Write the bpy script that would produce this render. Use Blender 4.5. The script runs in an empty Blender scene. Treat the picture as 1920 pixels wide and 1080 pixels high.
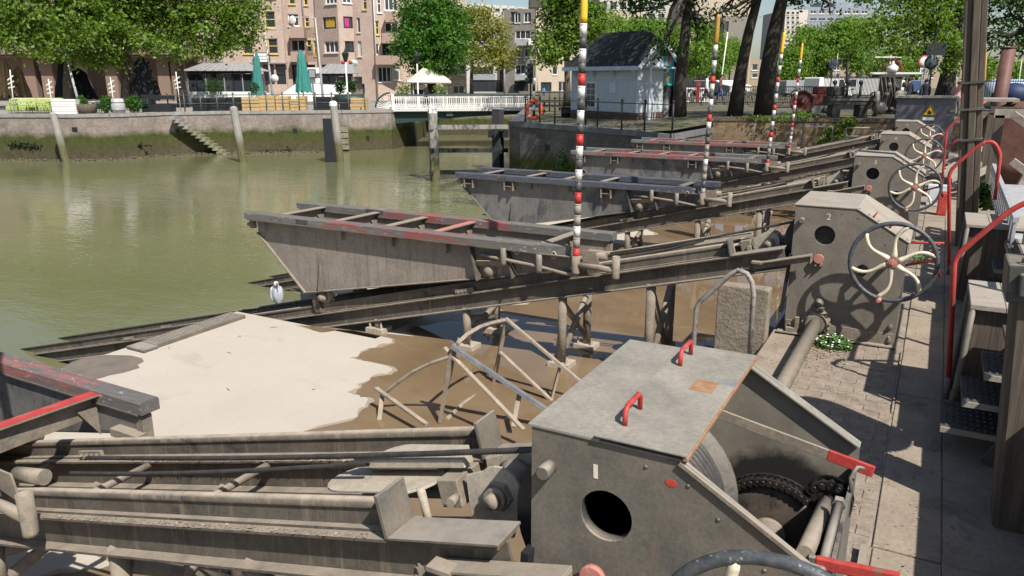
import bpy, bmesh, math, random
from mathutils import Vector, Matrix
R = math.radians
rnd = random.Random(7)
scene = bpy.context.scene
col = scene.collection
# ---------------------------------------------------------------- camera
CAMH = 2.4; PITCH = 15.208; YAW = 28.6078
cam_d = bpy.data.cameras.new('camera'); cam = bpy.data.objects.new('camera', cam_d); col.objects.link(cam)
cam_d.sensor_width = 36; cam_d.lens = 36*1442/1920; cam_d.clip_start = .05; cam_d.clip_end = 3000
cam.location = (0, 0, CAMH); cam.rotation_euler = (R(90-PITCH), 0, R(YAW)); scene.camera = cam
# ---------------------------------------------------------------- sky, sun, exposure
SUND = Vector((.68, -.42, 1.0)).normalized()
world = bpy.data.worlds.new('World'); scene.world = world; world.use_nodes = True
wn = world.node_tree.nodes; wl = world.node_tree.links; wn.clear()
sky = wn.new('ShaderNodeTexSky'); sky.sky_type = 'NISHITA'; sky.sun_disc = False
sky.sun_elevation = math.asin(SUND.z); sky.sun_rotation = math.atan2(SUND.x, SUND.y)
sky.air_density = 1.0; sky.dust_density = 1.2; sky.ozone_density = 1.0
bg = wn.new('ShaderNodeBackground'); bg.inputs[1].default_value = .082
wo = wn.new('ShaderNodeOutputWorld')
wl.new(sky.outputs[0], bg.inputs[0]); wl.new(bg.outputs[0], wo.inputs[0])
sun_d = bpy.data.lights.new('sun', 'SUN'); sun_d.energy = 5.0; sun_d.angle = R(.53); sun_d.color = (1, .955, .88)
sun = bpy.data.objects.new('sun', sun_d); col.objects.link(sun); sun.location = (20, -20, 40)
sun.rotation_euler = (-SUND).to_track_quat('-Z', 'Y').to_euler()
vs = scene.view_settings; vs.view_transform = 'Standard'; vs.look = 'None'; vs.gamma = 1; vs.exposure = .42
vs.use_curve_mapping = False

# ---------------------------------------------------------------- helpers
ORG = {}
def V(*a): return Vector(a)
# survey of far things: a sight line from the photographer's stand met with a level or an upright plane
_F = 1442.; _p = R(PITCH); _y = R(YAW)
FW = V(-math.sin(_y)*math.cos(_p), math.cos(_y)*math.cos(_p), -math.sin(_p)); RT = V(math.cos(_y), math.sin(_y), 0)
UPV = RT.cross(FW); FH = V(-math.sin(_y), math.cos(_y), 0); STAND = V(0, 0, CAMH)
def ray(px, py): return FW + RT*((px-960)/_F) - UPV*((py-540)/_F)
def on_level(px, py, z): r = ray(px, py); return STAND + r*((z-CAMH)/r.z)
def on_plane(px, py, d): r = ray(px, py); return STAND + r*(d/r.dot(FH))
def on_vert(px, py, a, b):
    n = V(-(b.y-a.y), b.x-a.x, 0); r = ray(px, py); return STAND + r*((a-STAND).dot(n)/r.dot(n))
def bgp(u, d, z): return RT*u + FH*d + V(0, 0, z)

def tag(o, label=None, cat=None, group=None, kind=None):
    if label: o['label'] = label
    if cat: o['category'] = cat
    if group: o['group'] = group
    if kind: o['kind'] = kind
    return o
def thing(name, loc, label, cat, group=None):
    o = bpy.data.objects.new(name, None); o.location = loc; o.empty_display_size = .2; col.objects.link(o)
    ORG[o.name] = Vector(loc); tag(o, label, cat, group); return o
def kids(o): return [c for c in bpy.data.objects if c.parent == o]
def copy_tree(o, parent=None):
    c = o.copy(); col.objects.link(c); c.parent = parent
    if parent is None: ORG[c.name] = Vector(o.location)
    else: ORG[c.name] = ORG.get(o.name, Vector())
    for ch in list(o.children): copy_tree(ch, c)
    return c
def move(o, loc): o.location = loc
class MB:
    def __init__(s): s.v = []; s.f = []; s.s = []; s.uv = None
    def face(s, pts, smooth=False):
        n = len(s.v); s.v += [Vector(p) for p in pts]; s.f.append(tuple(range(n, n+len(pts)))); s.s.append(smooth)
        if s.uv is not None: s.uv.append(None)
        return s
    def hexa(s, c, smooth=False):
        n = len(s.v); s.v += [Vector(p) for p in c]
        for q in ((0,3,2,1),(4,5,6,7),(0,1,5,4),(1,2,6,5),(2,3,7,6),(3,0,4,7)):
            s.f.append(tuple(n+i for i in q)); s.s.append(smooth)
        return s
    def box(s, x0, x1, y0, y1, z0, z1):
        return s.hexa([(x0,y0,z0),(x1,y0,z0),(x1,y1,z0),(x0,y1,z0),(x0,y0,z1),(x1,y0,z1),(x1,y1,z1),(x0,y1,z1)])
    def obox(s, c, ax, ay, az):   # centre and three half vectors
        c = Vector(c); ax = Vector(ax); ay = Vector(ay); az = Vector(az)
        return s.hexa([c-ax-ay-az, c+ax-ay-az, c+ax+ay-az, c-ax+ay-az, c-ax-ay+az, c+ax-ay+az, c+ax+ay+az, c-ax+ay+az])
    def bar(s, p, q, w, h, up=(0,0,1), off=0.):
        p = Vector(p); q = Vector(q); d = (q-p); up = Vector(up)
        if abs(d.normalized().dot(up)) > .98: up = V(0, 1, 0) if abs(d.normalized().y) < .9 else V(1, 0, 0)
        sd = d.cross(up).normalized(); u = sd.cross(d).normalized()
        return s.obox((p+q)/2 + u*off, d/2, sd*w/2*-1, u*h/2)
    def tube(s, pts, r, n=8, closed=False, caps=True, smooth=True):
        pts = [Vector(p) for p in pts]; m = len(pts)
        rr = r if isinstance(r, (list, tuple)) else [r]*m
        base = len(s.v); prev = None
        for i, p in enumerate(pts):
            if closed: t = (pts[(i+1) % m]-pts[i-1]).normalized()
            else:
                a = pts[max(i-1, 0)]; b = pts[min(i+1, m-1)]; t = (b-a).normalized()
            if prev is None:
                ref = V(0,0,1) if abs(t.z) < .9 else V(1,0,0); u = t.cross(ref).normalized()
            else:
                u = (prev - t*prev.dot(t)).normalized()
            prev = u; w = t.cross(u)
            for k in range(n):
                a = 2*math.pi*k/n; s.v.append(p + (u*math.cos(a)+w*math.sin(a))*rr[i])
        for i in range(m if closed else m-1):
            j = (i+1) % m
            for k in range(n):
                l = (k+1) % n
                s.f.append((base+i*n+k, base+i*n+l, base+j*n+l, base+j*n+k)); s.s.append(smooth)
        if caps and not closed:
            s.f.append(tuple(base+k for k in range(n))[::-1]); s.s.append(False)
            s.f.append(tuple(base+(m-1)*n+k for k in range(n))); s.s.append(False)
        return s
    def cyl(s, p, q, r, n=12, smooth=True): return s.tube([p, q], r, n, smooth=smooth)
    def lathe(s, c, axis, prof, n=20, smooth=True, caps=True):   # prof: (along axis, radius)
        c = Vector(c); a = Vector(axis).normalized(); ref = V(0,0,1) if abs(a.z) < .9 else V(1,0,0)
        u = a.cross(ref).normalized(); w = a.cross(u); b = len(s.v)
        for (h, r) in prof:
            for k in range(n):
                t = 2*math.pi*k/n; s.v.append(c + a*h + (u*math.cos(t)+w*math.sin(t))*r)
        for i in range(len(prof)-1):
            for k in range(n):
                l = (k+1) % n; s.f.append((b+i*n+k, b+i*n+l, b+(i+1)*n+l, b+(i+1)*n+k)); s.s.append(smooth)
        if caps and prof[0][1] > 1e-4: s.f.append(tuple(b+k for k in range(n))[::-1]); s.s.append(False)
        if caps and prof[-1][1] > 1e-4: s.f.append(tuple(b+(len(prof)-1)*n+k for k in range(n))); s.s.append(False)
        return s
    def prism(s, poly, y0, y1, axis='y'):   # outline in x,z extruded along y (or x,y along z)
        if axis == 'y': A = [V(x, y0, z) for x, z in poly]; B = [V(x, y1, z) for x, z in poly]
        elif axis == 'x': A = [V(y0, x, z) for x, z in poly]; B = [V(y1, x, z) for x, z in poly]
        else: A = [V(x, y, y0) for x, y in poly]; B = [V(x, y, y1) for x, y in poly]
        n = len(poly); b = len(s.v); s.v += A+B
        s.f.append(tuple(range(b, b+n))); s.f.append(tuple(range(b+n, b+2*n))[::-1]); s.s += [False]*2
        for i in range(n):
            j = (i+1) % n; s.f.append((b+i, b+n+i, b+n+j, b+j)); s.s.append(False)
        return s
    def ball(s, c, rx, ry=None, rz=None, n=10, m=6):
        ry = ry or rx; rz = rz or rx; c = Vector(c); b = len(s.v)
        for i in range(m+1):
            t = math.pi*i/m
            for k in range(n):
                a = 2*math.pi*k/n; s.v.append(c+V(rx*math.sin(t)*math.cos(a), ry*math.sin(t)*math.sin(a), rz*math.cos(t)))
        for i in range(m):
            for k in range(n):
                l = (k+1) % n; s.f.append((b+i*n+k, b+(i+1)*n+k, b+(i+1)*n+l, b+i*n+l)); s.s.append(True)
        return s
    def mesh(s, name, org):
        me = bpy.data.meshes.new(name)
        me.from_pydata([tuple(p-org) for p in s.v], [], s.f)
        me.polygons.foreach_set('use_smooth', s.s); me.update()
        return me
    def build(s, name, mat, parent=None, bevel=0, fix=True):
        if parent is not None: org = ORG[parent.name]
        else:
            xs = [p.x for p in s.v]; ys = [p.y for p in s.v]; zs = [p.z for p in s.v]
            org = V((min(xs)+max(xs))/2, (min(ys)+max(ys))/2, min(zs))
        me = s.mesh(name, org)
        if fix:
            bm = bmesh.new(); bm.from_mesh(me); bmesh.ops.recalc_face_normals(bm, faces=bm.faces); bm.to_mesh(me); bm.free()
        for m in (mat if isinstance(mat, (list, tuple)) else [mat]): me.materials.append(m)
        o = bpy.data.objects.new(name, me); col.objects.link(o)
        if parent is not None: o.parent = parent; ORG[o.name] = org
        else: o.location = org; ORG[o.name] = org
        if bevel:
            b = o.modifiers.new('bevel', 'BEVEL'); b.width = bevel; b.segments = 2; b.limit_method = 'ANGLE'; b.angle_limit = R(40); b.harden_normals = False
        return o
def plate_hole(poly, hole_c, hole_r, y0, y1, n=28):
    bm = bmesh.new()
    ov = [bm.verts.new((x, y0, z)) for x, z in poly]
    hv = [bm.verts.new((hole_c[0]+hole_r*math.cos(2*math.pi*k/n), y0, hole_c[1]+hole_r*math.sin(2*math.pi*k/n))) for k in range(n)]
    ed = [bm.edges.new((ov[i], ov[(i+1) % len(ov)])) for i in range(len(ov))] + [bm.edges.new((hv[i], hv[(i+1) % n])) for i in range(n)]
    bmesh.ops.triangle_fill(bm, use_beauty=True, use_dissolve=False, edges=ed)
    r = bmesh.ops.extrude_face_region(bm, geom=bm.faces[:])
    bmesh.ops.translate(bm, vec=(0, y1-y0, 0), verts=[e for e in r['geom'] if isinstance(e, bmesh.types.BMVert)])
    mb = MB(); bm.verts.index_update(); mb.v = [v.co.copy() for v in bm.verts]; mb.f = [tuple(v.index for v in f.verts) for f in bm.faces]; mb.s = [False]*len(mb.f); bm.free()
    return mb
# ---------------------------------------------------------------- materials
class N:
    def __init__(s, name):
        s.m = bpy.data.materials.new(name); s.m.use_nodes = True; s.t = s.m.node_tree; s.t.nodes.clear()
        s.out = s.n('ShaderNodeOutputMaterial'); s.b = s.n('ShaderNodeBsdfPrincipled'); s.l(s.b.outputs[0], s.out.inputs[0])
    def n(s, t, **k):
        x = s.t.nodes.new(t)
        for a, b in k.items(): setattr(x, a, b)
        return x
    def l(s, a, b): s.t.links.new(a, b)
    def pos(s): return s.n('ShaderNodeNewGeometry').outputs['Position']
    def noise(s, scale, detail=4, rough=.6, vec=None, stretch=None, dist=0):
        x = s.n('ShaderNodeTexNoise'); x.inputs['Scale'].default_value = scale; x.inputs['Detail'].default_value = detail
        x.inputs['Roughness'].default_value = rough; x.inputs['Distortion'].default_value = dist
        vec = vec or s.pos()
        if stretch:
            mp = s.n('ShaderNodeMapping'); mp.inputs['Scale'].default_value = stretch; s.l(vec, mp.inputs[0]); vec = mp.outputs[0]
        s.l(vec, x.inputs['Vector']); return x.outputs['Fac']
    def ramp(s, fac, stops):
        x = s.n('ShaderNodeValToRGB'); e = x.color_ramp.elements
        while len(e) < len(stops): e.new(.5)
        for i, (p, c) in enumerate(stops):
            e[i].position = p; e[i].color = (c if isinstance(c, tuple) else (c, c, c)) + (1,) if not (isinstance(c, tuple) and len(c) == 4) else c
        s.l(fac, x.inputs[0]); return x.outputs[0]
    def mix(s, fac, a, b, mode='MIX'):
        x = s.n('ShaderNodeMix', data_type='RGBA', blend_type=mode)
        for i, v in ((0, fac), (6, a), (7, b)):
            if isinstance(v, (int, float)): x.inputs[i].default_value = v if i == 0 else (v, v, v, 1)
            elif isinstance(v, tuple): x.inputs[i].default_value = v+(1,) if len(v) == 3 else v
            else: s.l(v, x.inputs[i])
        return x.outputs[2]
    def math(s, op, a, b=0.):
        x = s.n('ShaderNodeMath', operation=op)
        for i, v in enumerate((a, b)):
            if isinstance(v, (int, float)): x.inputs[i].default_value = v
            else: s.l(v, x.inputs[i])
        return x.outputs[0]
    def setc(s, c): s.l(c, s.b.inputs['Base Color']) if not isinstance(c, tuple) else setattr(s.b.inputs['Base Color'], 'default_value', c+(1,))
    def bump(s, h, strength=.3, dist=.01):
        x = s.n('ShaderNodeBump'); x.inputs['Strength'].default_value = strength; x.inputs['Distance'].default_value = dist
        s.l(h, x.inputs['Height']); s.l(x.outputs[0], s.b.inputs['Normal'])
    def p(s, **k):
        for a, b in k.items(): s.b.inputs[a.replace('_', ' ')].default_value = b
        return s
MAT = {}
def surf(name, c1, c2, scale=6, rough=.7, fine=60, metal=0., bump=.25, bdist=.004, dust=None, dustamt=.8, spec=.4, stain=None, stain_scale=3., stain_lo=.58, stretch=None, mark=None, mark_scale=40., mark_at=.62, streak=None, grain=(.78, 1.18)):
    """worn surface: two tones, fine grain, optional settled dust on level faces, stains and small marks"""
    m = N(name); m.p(Roughness=rough, Metallic=metal); m.b.inputs['Specular IOR Level'].default_value = spec
    a = m.noise(scale, 5, .65, stretch=stretch); c = m.ramp(a, [(.33, c1), (.67, c2)])
    g = m.noise(fine, 3, .7); c = m.mix(1., c, m.ramp(g, [(.25, grain[0]), (.75, grain[1])]), 'MULTIPLY')
    if stain:
        st = m.noise(stain_scale, 5, .7, dist=.6); c = m.mix(m.ramp(st, [(stain_lo, 0.), (stain_lo+.1, .85)]), c, stain)
    if streak:
        sk = m.noise(2.2, 5, .75, stretch=(7, 7, .55)); c = m.mix(m.ramp(sk, [(.53, 0.), (.66, .85)]), c, streak)
    if mark:
        mk = m.noise(mark_scale, 2, .5); c = m.mix(m.ramp(mk, [(mark_at, 0.), (mark_at+.05, .8)]), c, mark)
    if dust:
        ge = m.n('ShaderNodeNewGeometry'); sp = m.n('ShaderNodeSeparateXYZ'); m.l(ge.outputs['Normal'], sp.inputs[0])
        up = m.ramp(sp.outputs['Z'], [(.45, 0.), (.85, 1.)])
        dn = m.ramp(m.noise(scale*1.7, 6, .7), [(.28, .35), (.6, 1.)])
        c = m.mix(m.math('MULTIPLY', m.math('MULTIPLY', up, dn), dustamt), c, dust)
    m.setc(c)
    if bump: m.bump(m.math('ADD', g, m.math('MULTIPLY', a, 1.5)), bump, bdist)
    MAT[name] = m.m; return m.m
def plain(name, c, rough=.6, metal=0., spec=.4, var=.12, scale=9.):
    m = N(name); m.p(Roughness=rough, Metallic=metal); m.b.inputs['Specular IOR Level'].default_value = spec
    m.setc(m.mix(1., c, m.ramp(m.noise(scale, 4, .6), [(.3, 1-var), (.7, 1+var)]), 'MULTIPLY')); MAT[name] = m.m; return m.m
DUST = (.30, .252, .20)
steel = surf('dusty grey steel', (.105, .099, .084), (.17, .15, .122), 5, .62, 70, .0, .15, dust=(.33, .29, .245), dustamt=.85, stain=(.075, .075, .075), stain_scale=3.3, stain_lo=.6, streak=(.175, .125, .085), mark=(.055, .05, .045), mark_scale=19, mark_at=.70)
steel_dk = surf('dark grey steel', (.055, .055, .054), (.10, .093, .083), 5, .5, 70, 0, .15, dust=(.27, .235, .19), dustamt=.75, stain=(.15, .135, .11), stain_scale=2.4, stain_lo=.57)
steel_lid = surf('worn grey lid paint', (.20, .187, .16), (.30, .272, .226), 3.2, .65, 55, 0, .12, stain=(.16, .168, .17), stain_scale=2.6, stain_lo=.60, mark=(.46, .43, .38), mark_scale=16, mark_at=.74)
mudsteel = surf('mud covered steel', (.16, .134, .104), (.262, .222, .17), 7, .85, 45, 0, .35, .006, dust=DUST, dustamt=.85, stain=(.10, .09, .075), stain_scale=4, stain_lo=.62)
beam_m = surf('muddy beam steel', (.075, .064, .052), (.13, .11, .086), 4, .8, 50, 0, .3, .005, dust=(.315, .265, .21), dustamt=1., stain=(.035, .033, .03), stain_scale=2.2, stain_lo=.58, streak=(.19, .15, .11))
inner = surf('greasy interior steel', (.12, .11, .095), (.21, .19, .155), 4, .6, 50, 0, .15, stain=(.03, .028, .026), stain_scale=3., stain_lo=.55)
grease = surf('black grease', (.012, .011, .010), (.035, .031, .027), 30, .35, 90, 0, .5, .004)
m = N('greasy back plate'); m.p(Roughness=.6); ps = m.n('ShaderNodeSeparateXYZ'); m.l(m.pos(), ps.inputs[0])
dx_ = m.math('ADD', ps.outputs['X'], .41); dz_ = m.math('ADD', ps.outputs['Z'], -.60)
rr_ = m.math('ADD', m.math('SQRT', m.math('ADD', m.math('MULTIPLY', dx_, dx_), m.math('MULTIPLY', dz_, dz_))), m.math('MULTIPLY', m.math('SUBTRACT', m.noise(16, 5, .7), .5), .10))
a_ = m.noise(4, 5, .65); m.setc(m.mix(m.ramp(rr_, [(.245, 1.), (.31, 0.)]), m.ramp(a_, [(.33, (.135, .12, .098)), (.67, (.22, .195, .155))]), (.018, .016, .015))); m.bump(m.noise(40, 3, .6), .15, .004); backgrease = m.m
black = plain('black paint', (.02, .021, .024), .45)
shadow_iron = plain('shadow black iron', (.015, .014, .013), .8)  # near black, so the shadow inside the housing is in the colour
red = surf('worn red paint', (.36, .035, .03), (.47, .06, .05), 14, .5, 80, 0, .12, mark=(.20, .105, .075), mark_scale=16, mark_at=.62, stain=(.33, .15, .12), stain_scale=7, stain_lo=.6)
red_pink = surf('faded red paint', (.42, .15, .12), (.5, .22, .18), 20, .6, 90, 0, .15, mark=(.3, .2, .16), mark_scale=35, mark_at=.62)
cream = surf('cream enamel', (.60, .53, .38), (.70, .64, .49), 12, .5, 60, 0, .1, mark=(.38, .32, .24), mark_scale=25, mark_at=.68)
rim_m = surf('worn black rubber rim', (.045, .05, .055), (.10, .105, .11), 20, .45, 90, 0, .25, mark=(.30, .29, .27), mark_scale=60, mark_at=.66)
rope_m = surf('steel wire rope', (.045, .042, .038), (.085, .078, .07), 14, .5, 120, .3, .2)
rust = surf('rusty plate', (.25, .12, .06), (.34, .20, .12), 22, .8, 90, 0, .2)
# ================================================================ slipway yard
Y0S = [2.16, 7.62, 13.15, 18.72, 24.5]
SL = .257                               # slope of the tracks
def ztop(x): return .83 + SL*(x+1.2)    # top of the main beams
SD = V(1, 0, SL).normalized(); SU = V(-SL, 0, 1).normalized()
WATER_Z = -2.5; FLOOR_Z = -.78
# ---------------------------------------------------------------- winch housing (built at y=0, then set in place)
PROF = [(-1.10, 0), (-.12, 0), (-.12, .98), (-.57, 1.25), (-1.10, 1.25)]
def arc(c, r, a0, a1, n, plane='xz', y=0):
    return [V(c[0]+r*math.cos(a0+(a1-a0)*i/n), y, c[1]+r*math.sin(a0+(a1-a0)*i/n)) for i in range(n+1)]
def bolt(mb, p, axis, r=.018, h=.02):
    mb.lathe(p, axis, [(0, r*1.5), (.004, r*1.5), (.004, r), (h, r), (h, r*.55), (h*1.5, r*.5)], 6, smooth=False)
def handwheel(root, cx, cz, turn, yw=-.25):
    Rw = .345
    hub = MB().lathe((cx, .0, cz), (0, -1, 0), [(0, .022), (.2, .022)], 12)
    hub.lathe((cx, yw+.04, cz), (0, -1, 0), [(0, .05), (.05, .055), (.06, .05)], 18)
    w = hub.build('handwheel_axle', steel_dk, root)
    rim = MB().tube([V(cx+Rw*math.cos(a*math.pi/24), yw, cz+Rw*math.sin(a*math.pi/24)) for a in range(48)], .0205, 10, closed=True)
    rim.build('rim', rim_m, w)
    for k in range(6):
        a0 = turn + k*math.pi/3; pts = []; rr = []
        for i in range(11):
            t = i/10; r_ = .045 + (Rw-.047)*t; a = a0 + .20*math.sin(t*math.pi) - .16*t
            pts.append(V(cx+r_*math.cos(a), yw, cz+r_*math.sin(a))); rr.append(.029-.0125*math.sin(math.pi*min(.82, t*1.0))-.004*t)
        MB().tube(pts, rr, 8).build('spoke', cream, w)
    cap = MB().lathe((cx, yw-.015, cz), (0, -1, 0), [(0, .046), (.018, .046), (.018, .03), (.03, .028), (.03, .012), (.045, .012)], 8, smooth=False)
    cap.build('hub_cap', red_pink, w)
    ga = turn - math.pi*.5; gp = V(cx-.06, yw, cz-.338)
    g = MB().lathe(gp, (-.12, -1, 0), [(0, .014), (.02, .018), (.09, .02), (.105, .015)], 10)
    g.build('hand_grip', red_pink, w)
def housing_common(root, m):
    fp = plate_hole(PROF, (-.82, .985), .093, 0, .014); front = fp.build('front_plate', m['plate'], root)
    MB().lathe((-.82, .0145, .985), (0, 1, 0), [(0, .096), (.03, .096), (.03, .092), (.0, .092)], 28, caps=False).build('hole_rim', steel_dk, root)
    # footing angle and flange
    fb = MB().box(-1.09, -.13, -.012, -.001, 0, .125).box(-1.16, -.10, -.075, -.001, .002, .016)
    for x in (-1.05, -.93, -.7, -.32, -.17): bolt(fb, (x, -.012, .085), (0, -1, 0), .012, .014)
    fb.build('foot_angle', mudsteel, root, bevel=.002)
    # stub shaft end
    MB().lathe((-1.03, 0, 1.115), (0, -1, 0), [(0, .026), (.055, .026), (.06, .022)], 16).build('stub_shaft', m['bolt'], root)
    # round indicator disc on its bracket
    g = MB().lathe((-.845, -.03, .765), (0, -1, 0), [(0, .046), (.022, .046), (.022, .040), (.024, 0)], 18)
    g.build('indicator_disc', red_pink, root)
    b = MB().cyl((-.845, .0, .765), (-.845, -.03, .765), .02).box(-.885, -.805, -.03, -.001, .69, .715)
    bolt(b, (-.868, -.03, .70), (0, -1, 0), .012, .02); bolt(b, (-.822, -.03, .70), (0, -1, 0), .012, .02); b.build('disc_bracket', steel, root)
    # pawl bolt cluster low on the plate
    b = MB().lathe((-.80, 0, .335), (0, -1, 0), [(0, .042), (.02, .042), (.02, .03), (.06, .03), (.06, .016), (.075, .016)], 14).box(-.85, -.75, -.03, -.001, .26, .29)
    bolt(b, (-.775, -.03, .275), (0, -1, 0), .014, .02); b.build('pivot_bolt', steel, root)
    for (x, z) in ((-.165, .19), (-.16, .055)):
        b = MB(); bolt(b, (x, 0, z), (0, -1, 0), .022, .03); b.build('bolt', steel, root)
    b = MB()
    for (x, z) in ((-.55, 1.17), (-.69, 1.2), (-.3, .95), (-.45, 1.08), (-.2, .8)): b.lathe((x, 0, z), (0, -1, 0), [(0, .008), (.004, .004)], 8)
    tag(b.build('plug_weld', steel_dk, root), kind='stuff')
    MB().lathe((-.46, 0, .70), (0, -1, 0), [(0, .05), (.05, .05), (.05, .035), (.09, .032), (.1, .02)], 14).build('bearing_boss', black, root)
    # drive shaft bearing at the foot
    b = MB().lathe((-.81, 0, .135), (0, -1, 0), [(0, .135), (.02, .135), (.02, .105), (.06, .1), (.07, .085), (.1, .085)], 22)
    for k in range(8): bolt(b, (-.81+.12*math.cos(k*.785), -.02, .135+.115*math.sin(k*.785)), (0, -1, 0), .011, .018)
    b.build('flange_bearing', mudsteel, root)
    b = MB().box(-1.0, -.965, -.05, -.013, .0, .17).box(-1.08, -1.0, -.06, -.013, .016, .06); b.build('foot_clamp', mudsteel, root, bevel=.003)
    # rope drum with its two cheeks
    d = MB().lathe((-.83, .06, .885), (0, 1, 0), [(0, .36), (.02, .36), (.02, .2), (.0, .2)], 40)
    d.build('drum_cheek', black, root)  # black at its visible edge; the face also stands for shade in the hole
    d = MB().lathe((-.83, .44, .885), (0, 1, 0), [(0, .15), (0, .352), (.018, .352), (.018, .15)], 40); d.build('drum_cheek', m['cheek'], root)
    prof = [(.0, .15)]
    for i in range(11):
        h = .09+i*.03
        for q in range(6):
            prof.append((h-.06 + .03*q/6, .300+.02*math.sin(math.pi*q/6)))
    MB().lathe((-.83, .06, .885), (0, 1, 0), prof, 40).build('rope_winding', rope_m, root)
    MB().cyl((-.83, .085, .885), (-.83, .975, .885), .04).build('drum_shaft', shadow_iron, root)
def lever(root, p, q, mat_end=red, m=steel, h=.03, w=.012, split=.62, name='lever'):
    p = Vector(p); q = Vector(q); s = p.lerp(q, split)
    o = MB().bar(p, s, w, h).build(name, m, root, bevel=.002)
    MB().bar(s, q, w*1.15, h*1.1).build('red_grip', mat_end, o, bevel=.004)
chainw = surf('oily brown iron', (.075, .062, .05), (.13, .108, .085), 7, .5, 60, 0, .2, stain=(.025, .022, .02), stain_scale=5, stain_lo=.55)
OPENM = dict(plate=steel, bolt=steel, cheek=mudsteel)
def housing(open_):
    root = thing('winch_housing', (-.6, .5, 0), 'x', 'winch')
    ORG[root.name] = V(-.6, .5, 0)
    m = dict(plate=steel if open_ else mudsteel2, bolt=steel, cheek=inner)
    housing_common(root, m)
    bp = MB().prism(PROF, .976, .99); bp.build('back_plate', backgrease if open_ else m['plate'], root)
    # right end plate and left frame posts
    MB().box(-.134, -.120, .0145, .9755, 0, .9).build('end_plate', inner, root)
    b = MB().box(-1.098, -1.05, .0145, .03, 0, 1.24).box(-1.098, -1.05, .96, .9755, 0, 1.24); b.build('frame_post', steel_dk, root)
    if open_:
        top = MB().box(-1.112, -.85, -.006, .996, 1.2505, 1.262).box(-.85, -.575, -.004, .99, 1.2505, 1.256)
        top.build('top_plate', steel_lid, root, bevel=.002)
        lid = MB().box(-.862, -.556, -.02, 1.0, 1.274, 1.282).build('lid', steel_lid, root, bevel=.002)
        MB().box(-.57, -.552, -.015, 1.0, 1.2565, 1.273).build('lid_hinge', rust, lid, bevel=.003)
        for y in (.17, .80):
            h = MB().tube([V(-.80, y-.075, 1.282), V(-.80, y-.075, 1.33), V(-.80, y-.055, 1.345), V(-.80, y+.055, 1.345), V(-.80, y+.075, 1.33), V(-.80, y+.075, 1.282)], .0095, 8)
            h.build('handle', red, lid)
        MB().box(-.70, -.615, .50, .615, 1.2823, 1.2835).build('rust_patch', rust, lid)
        # cut edges of the open slope
        e = MB().bar((-.58, -.004, 1.246), (-.12, -.004, .978), .012, .02, up=(0, -1, 0)); e.build('slope_edge', mudsteel, root)
        e = MB().bar((-.575, .975, 1.247), (-.12, .975, .982), .06, .006); e.build('slope_flange', steel_lid, root)
        # chain wheel, chain, shafts
        sp = MB().lathe((-.41, .80, .60), (0, 1, 0), [(0, .03), (0, .16), (.004, .205), (.03, .205), (.03, .03)], 36); sp = sp.build('chain_wheel', chainw, root)
        hubm = MB().lathe((-.41, .79, .60), (0, -1, 0), [(0, .07), (.02, .07), (.02, .034), (.16, .034)], 20); hubm.build('wheel_hub', mudsteel, root)
        link = MB().box(-.018, .018, -.032, -.016, -.017, .017).box(-.018, .018, .016, .032, -.017, .017).cyl((-.011, -.036, 0), (-.011, .036, 0), .012, 8)
        lo = None; path = []
        for k in range(19): a = R(176-k*6.6); path.append((-.41+.222*math.cos(a), .60+.222*math.sin(a), a+math.pi/2))
        for k in range(9): a = R(150-k*26); path.append((-.20+.072*math.cos(a), .80+.072*math.sin(a), a+math.pi/2))
        ch = MB().cyl((-.20, .79, .80), (-.20, .84, .80), .058, 14).build('pinion', grease, root)
        for (x, z, a) in path:
            if lo is None: lo = link.build('chain_link', grease, sp, fix=True); o = lo
            else: o = lo.copy(); col.objects.link(o); o.parent = sp
            o.matrix_basis = Matrix.Translation(V(x, .815, z)-ORG[root.name]) @ Matrix.Rotation(-a, 4, 'Y') @ Matrix.Translation(ORG[root.name])
        # lumps of grease thrown on the back plate
        MB().cyl((-.205, .14, .955), (-.205, .80, .80), .028, 14).build('shaft', mudsteel, root)
        MB().cyl((-.15, .1, .93), (-.15, .56, .92), .016, 12).lathe((-.15, .56, .92), (0, 1, 0), [(0, .026), (.03, .026)], 6, smooth=False).build('shift_rod', steel, root)
        MB().bar((-.215, .12, .93), (-.15, .14, .93), .05, .03).build('rod_fork', steel, root)
        lever(root, (-.70, .80, 1.085), (-.055, .80, .965), split=.74, h=.042, m=mudsteel)
        lever(root, (-.19, .13, .945), (.065, .13, .965), split=.08, h=.034, w=.02)
        MB().tube([V(-.12, .72, .90), V(-.13, .74, .95), V(-.11, .76, .99), V(-.09, .78, .98)], .008, 6).build('lever_catch', steel, root)
        p = MB(); p.ball((-.605, -.0005, 1.165), .02, .0012, .016, 12, 6); p.build('paint_blot', red, root)
        MB().bar((-.862, -.0008, 1.165), (-.86, -.0008, 1.115), .0015, .015, up=(1, 0, 0)).build('painted_number', cream, root)
    else:
        MB().box(-1.112, -.565, -.008, .998, 1.2505, 1.262).build('top_plate', topm, root, bevel=.002)
        dz = V(.27, 0, .45).normalized()*.011
        c = [V(-.572, -.008, 1.2515), V(-.105, -.008, .973), V(-.105, .998, .973), V(-.572, .998, 1.2515)]
        MB().hexa([p+V(.001, 0, .0015) for p in c]+[p+dz for p in c]).build('slope_cover', topm, root, bevel=.002)
        MB().box(-.119, -.106, -.006, .996, .87, .970).build('end_lip', topm, root)
        for t in (.30, .62):
            x = -.57+.45*t; z = 1.25-.27*t
            MB().tube([V(x, .05, z), V(x+.03, .05, z+.05), V(x+.03, .12, z+.05), V(x, .12, z)], .008, 6).build('handle', red, root)
        bb = MB()
        for k in range(6): bb.ball((-.55+.42*k/5, .03, 1.25-.252*k/5+.006), .008, n=6, m=4)
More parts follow.
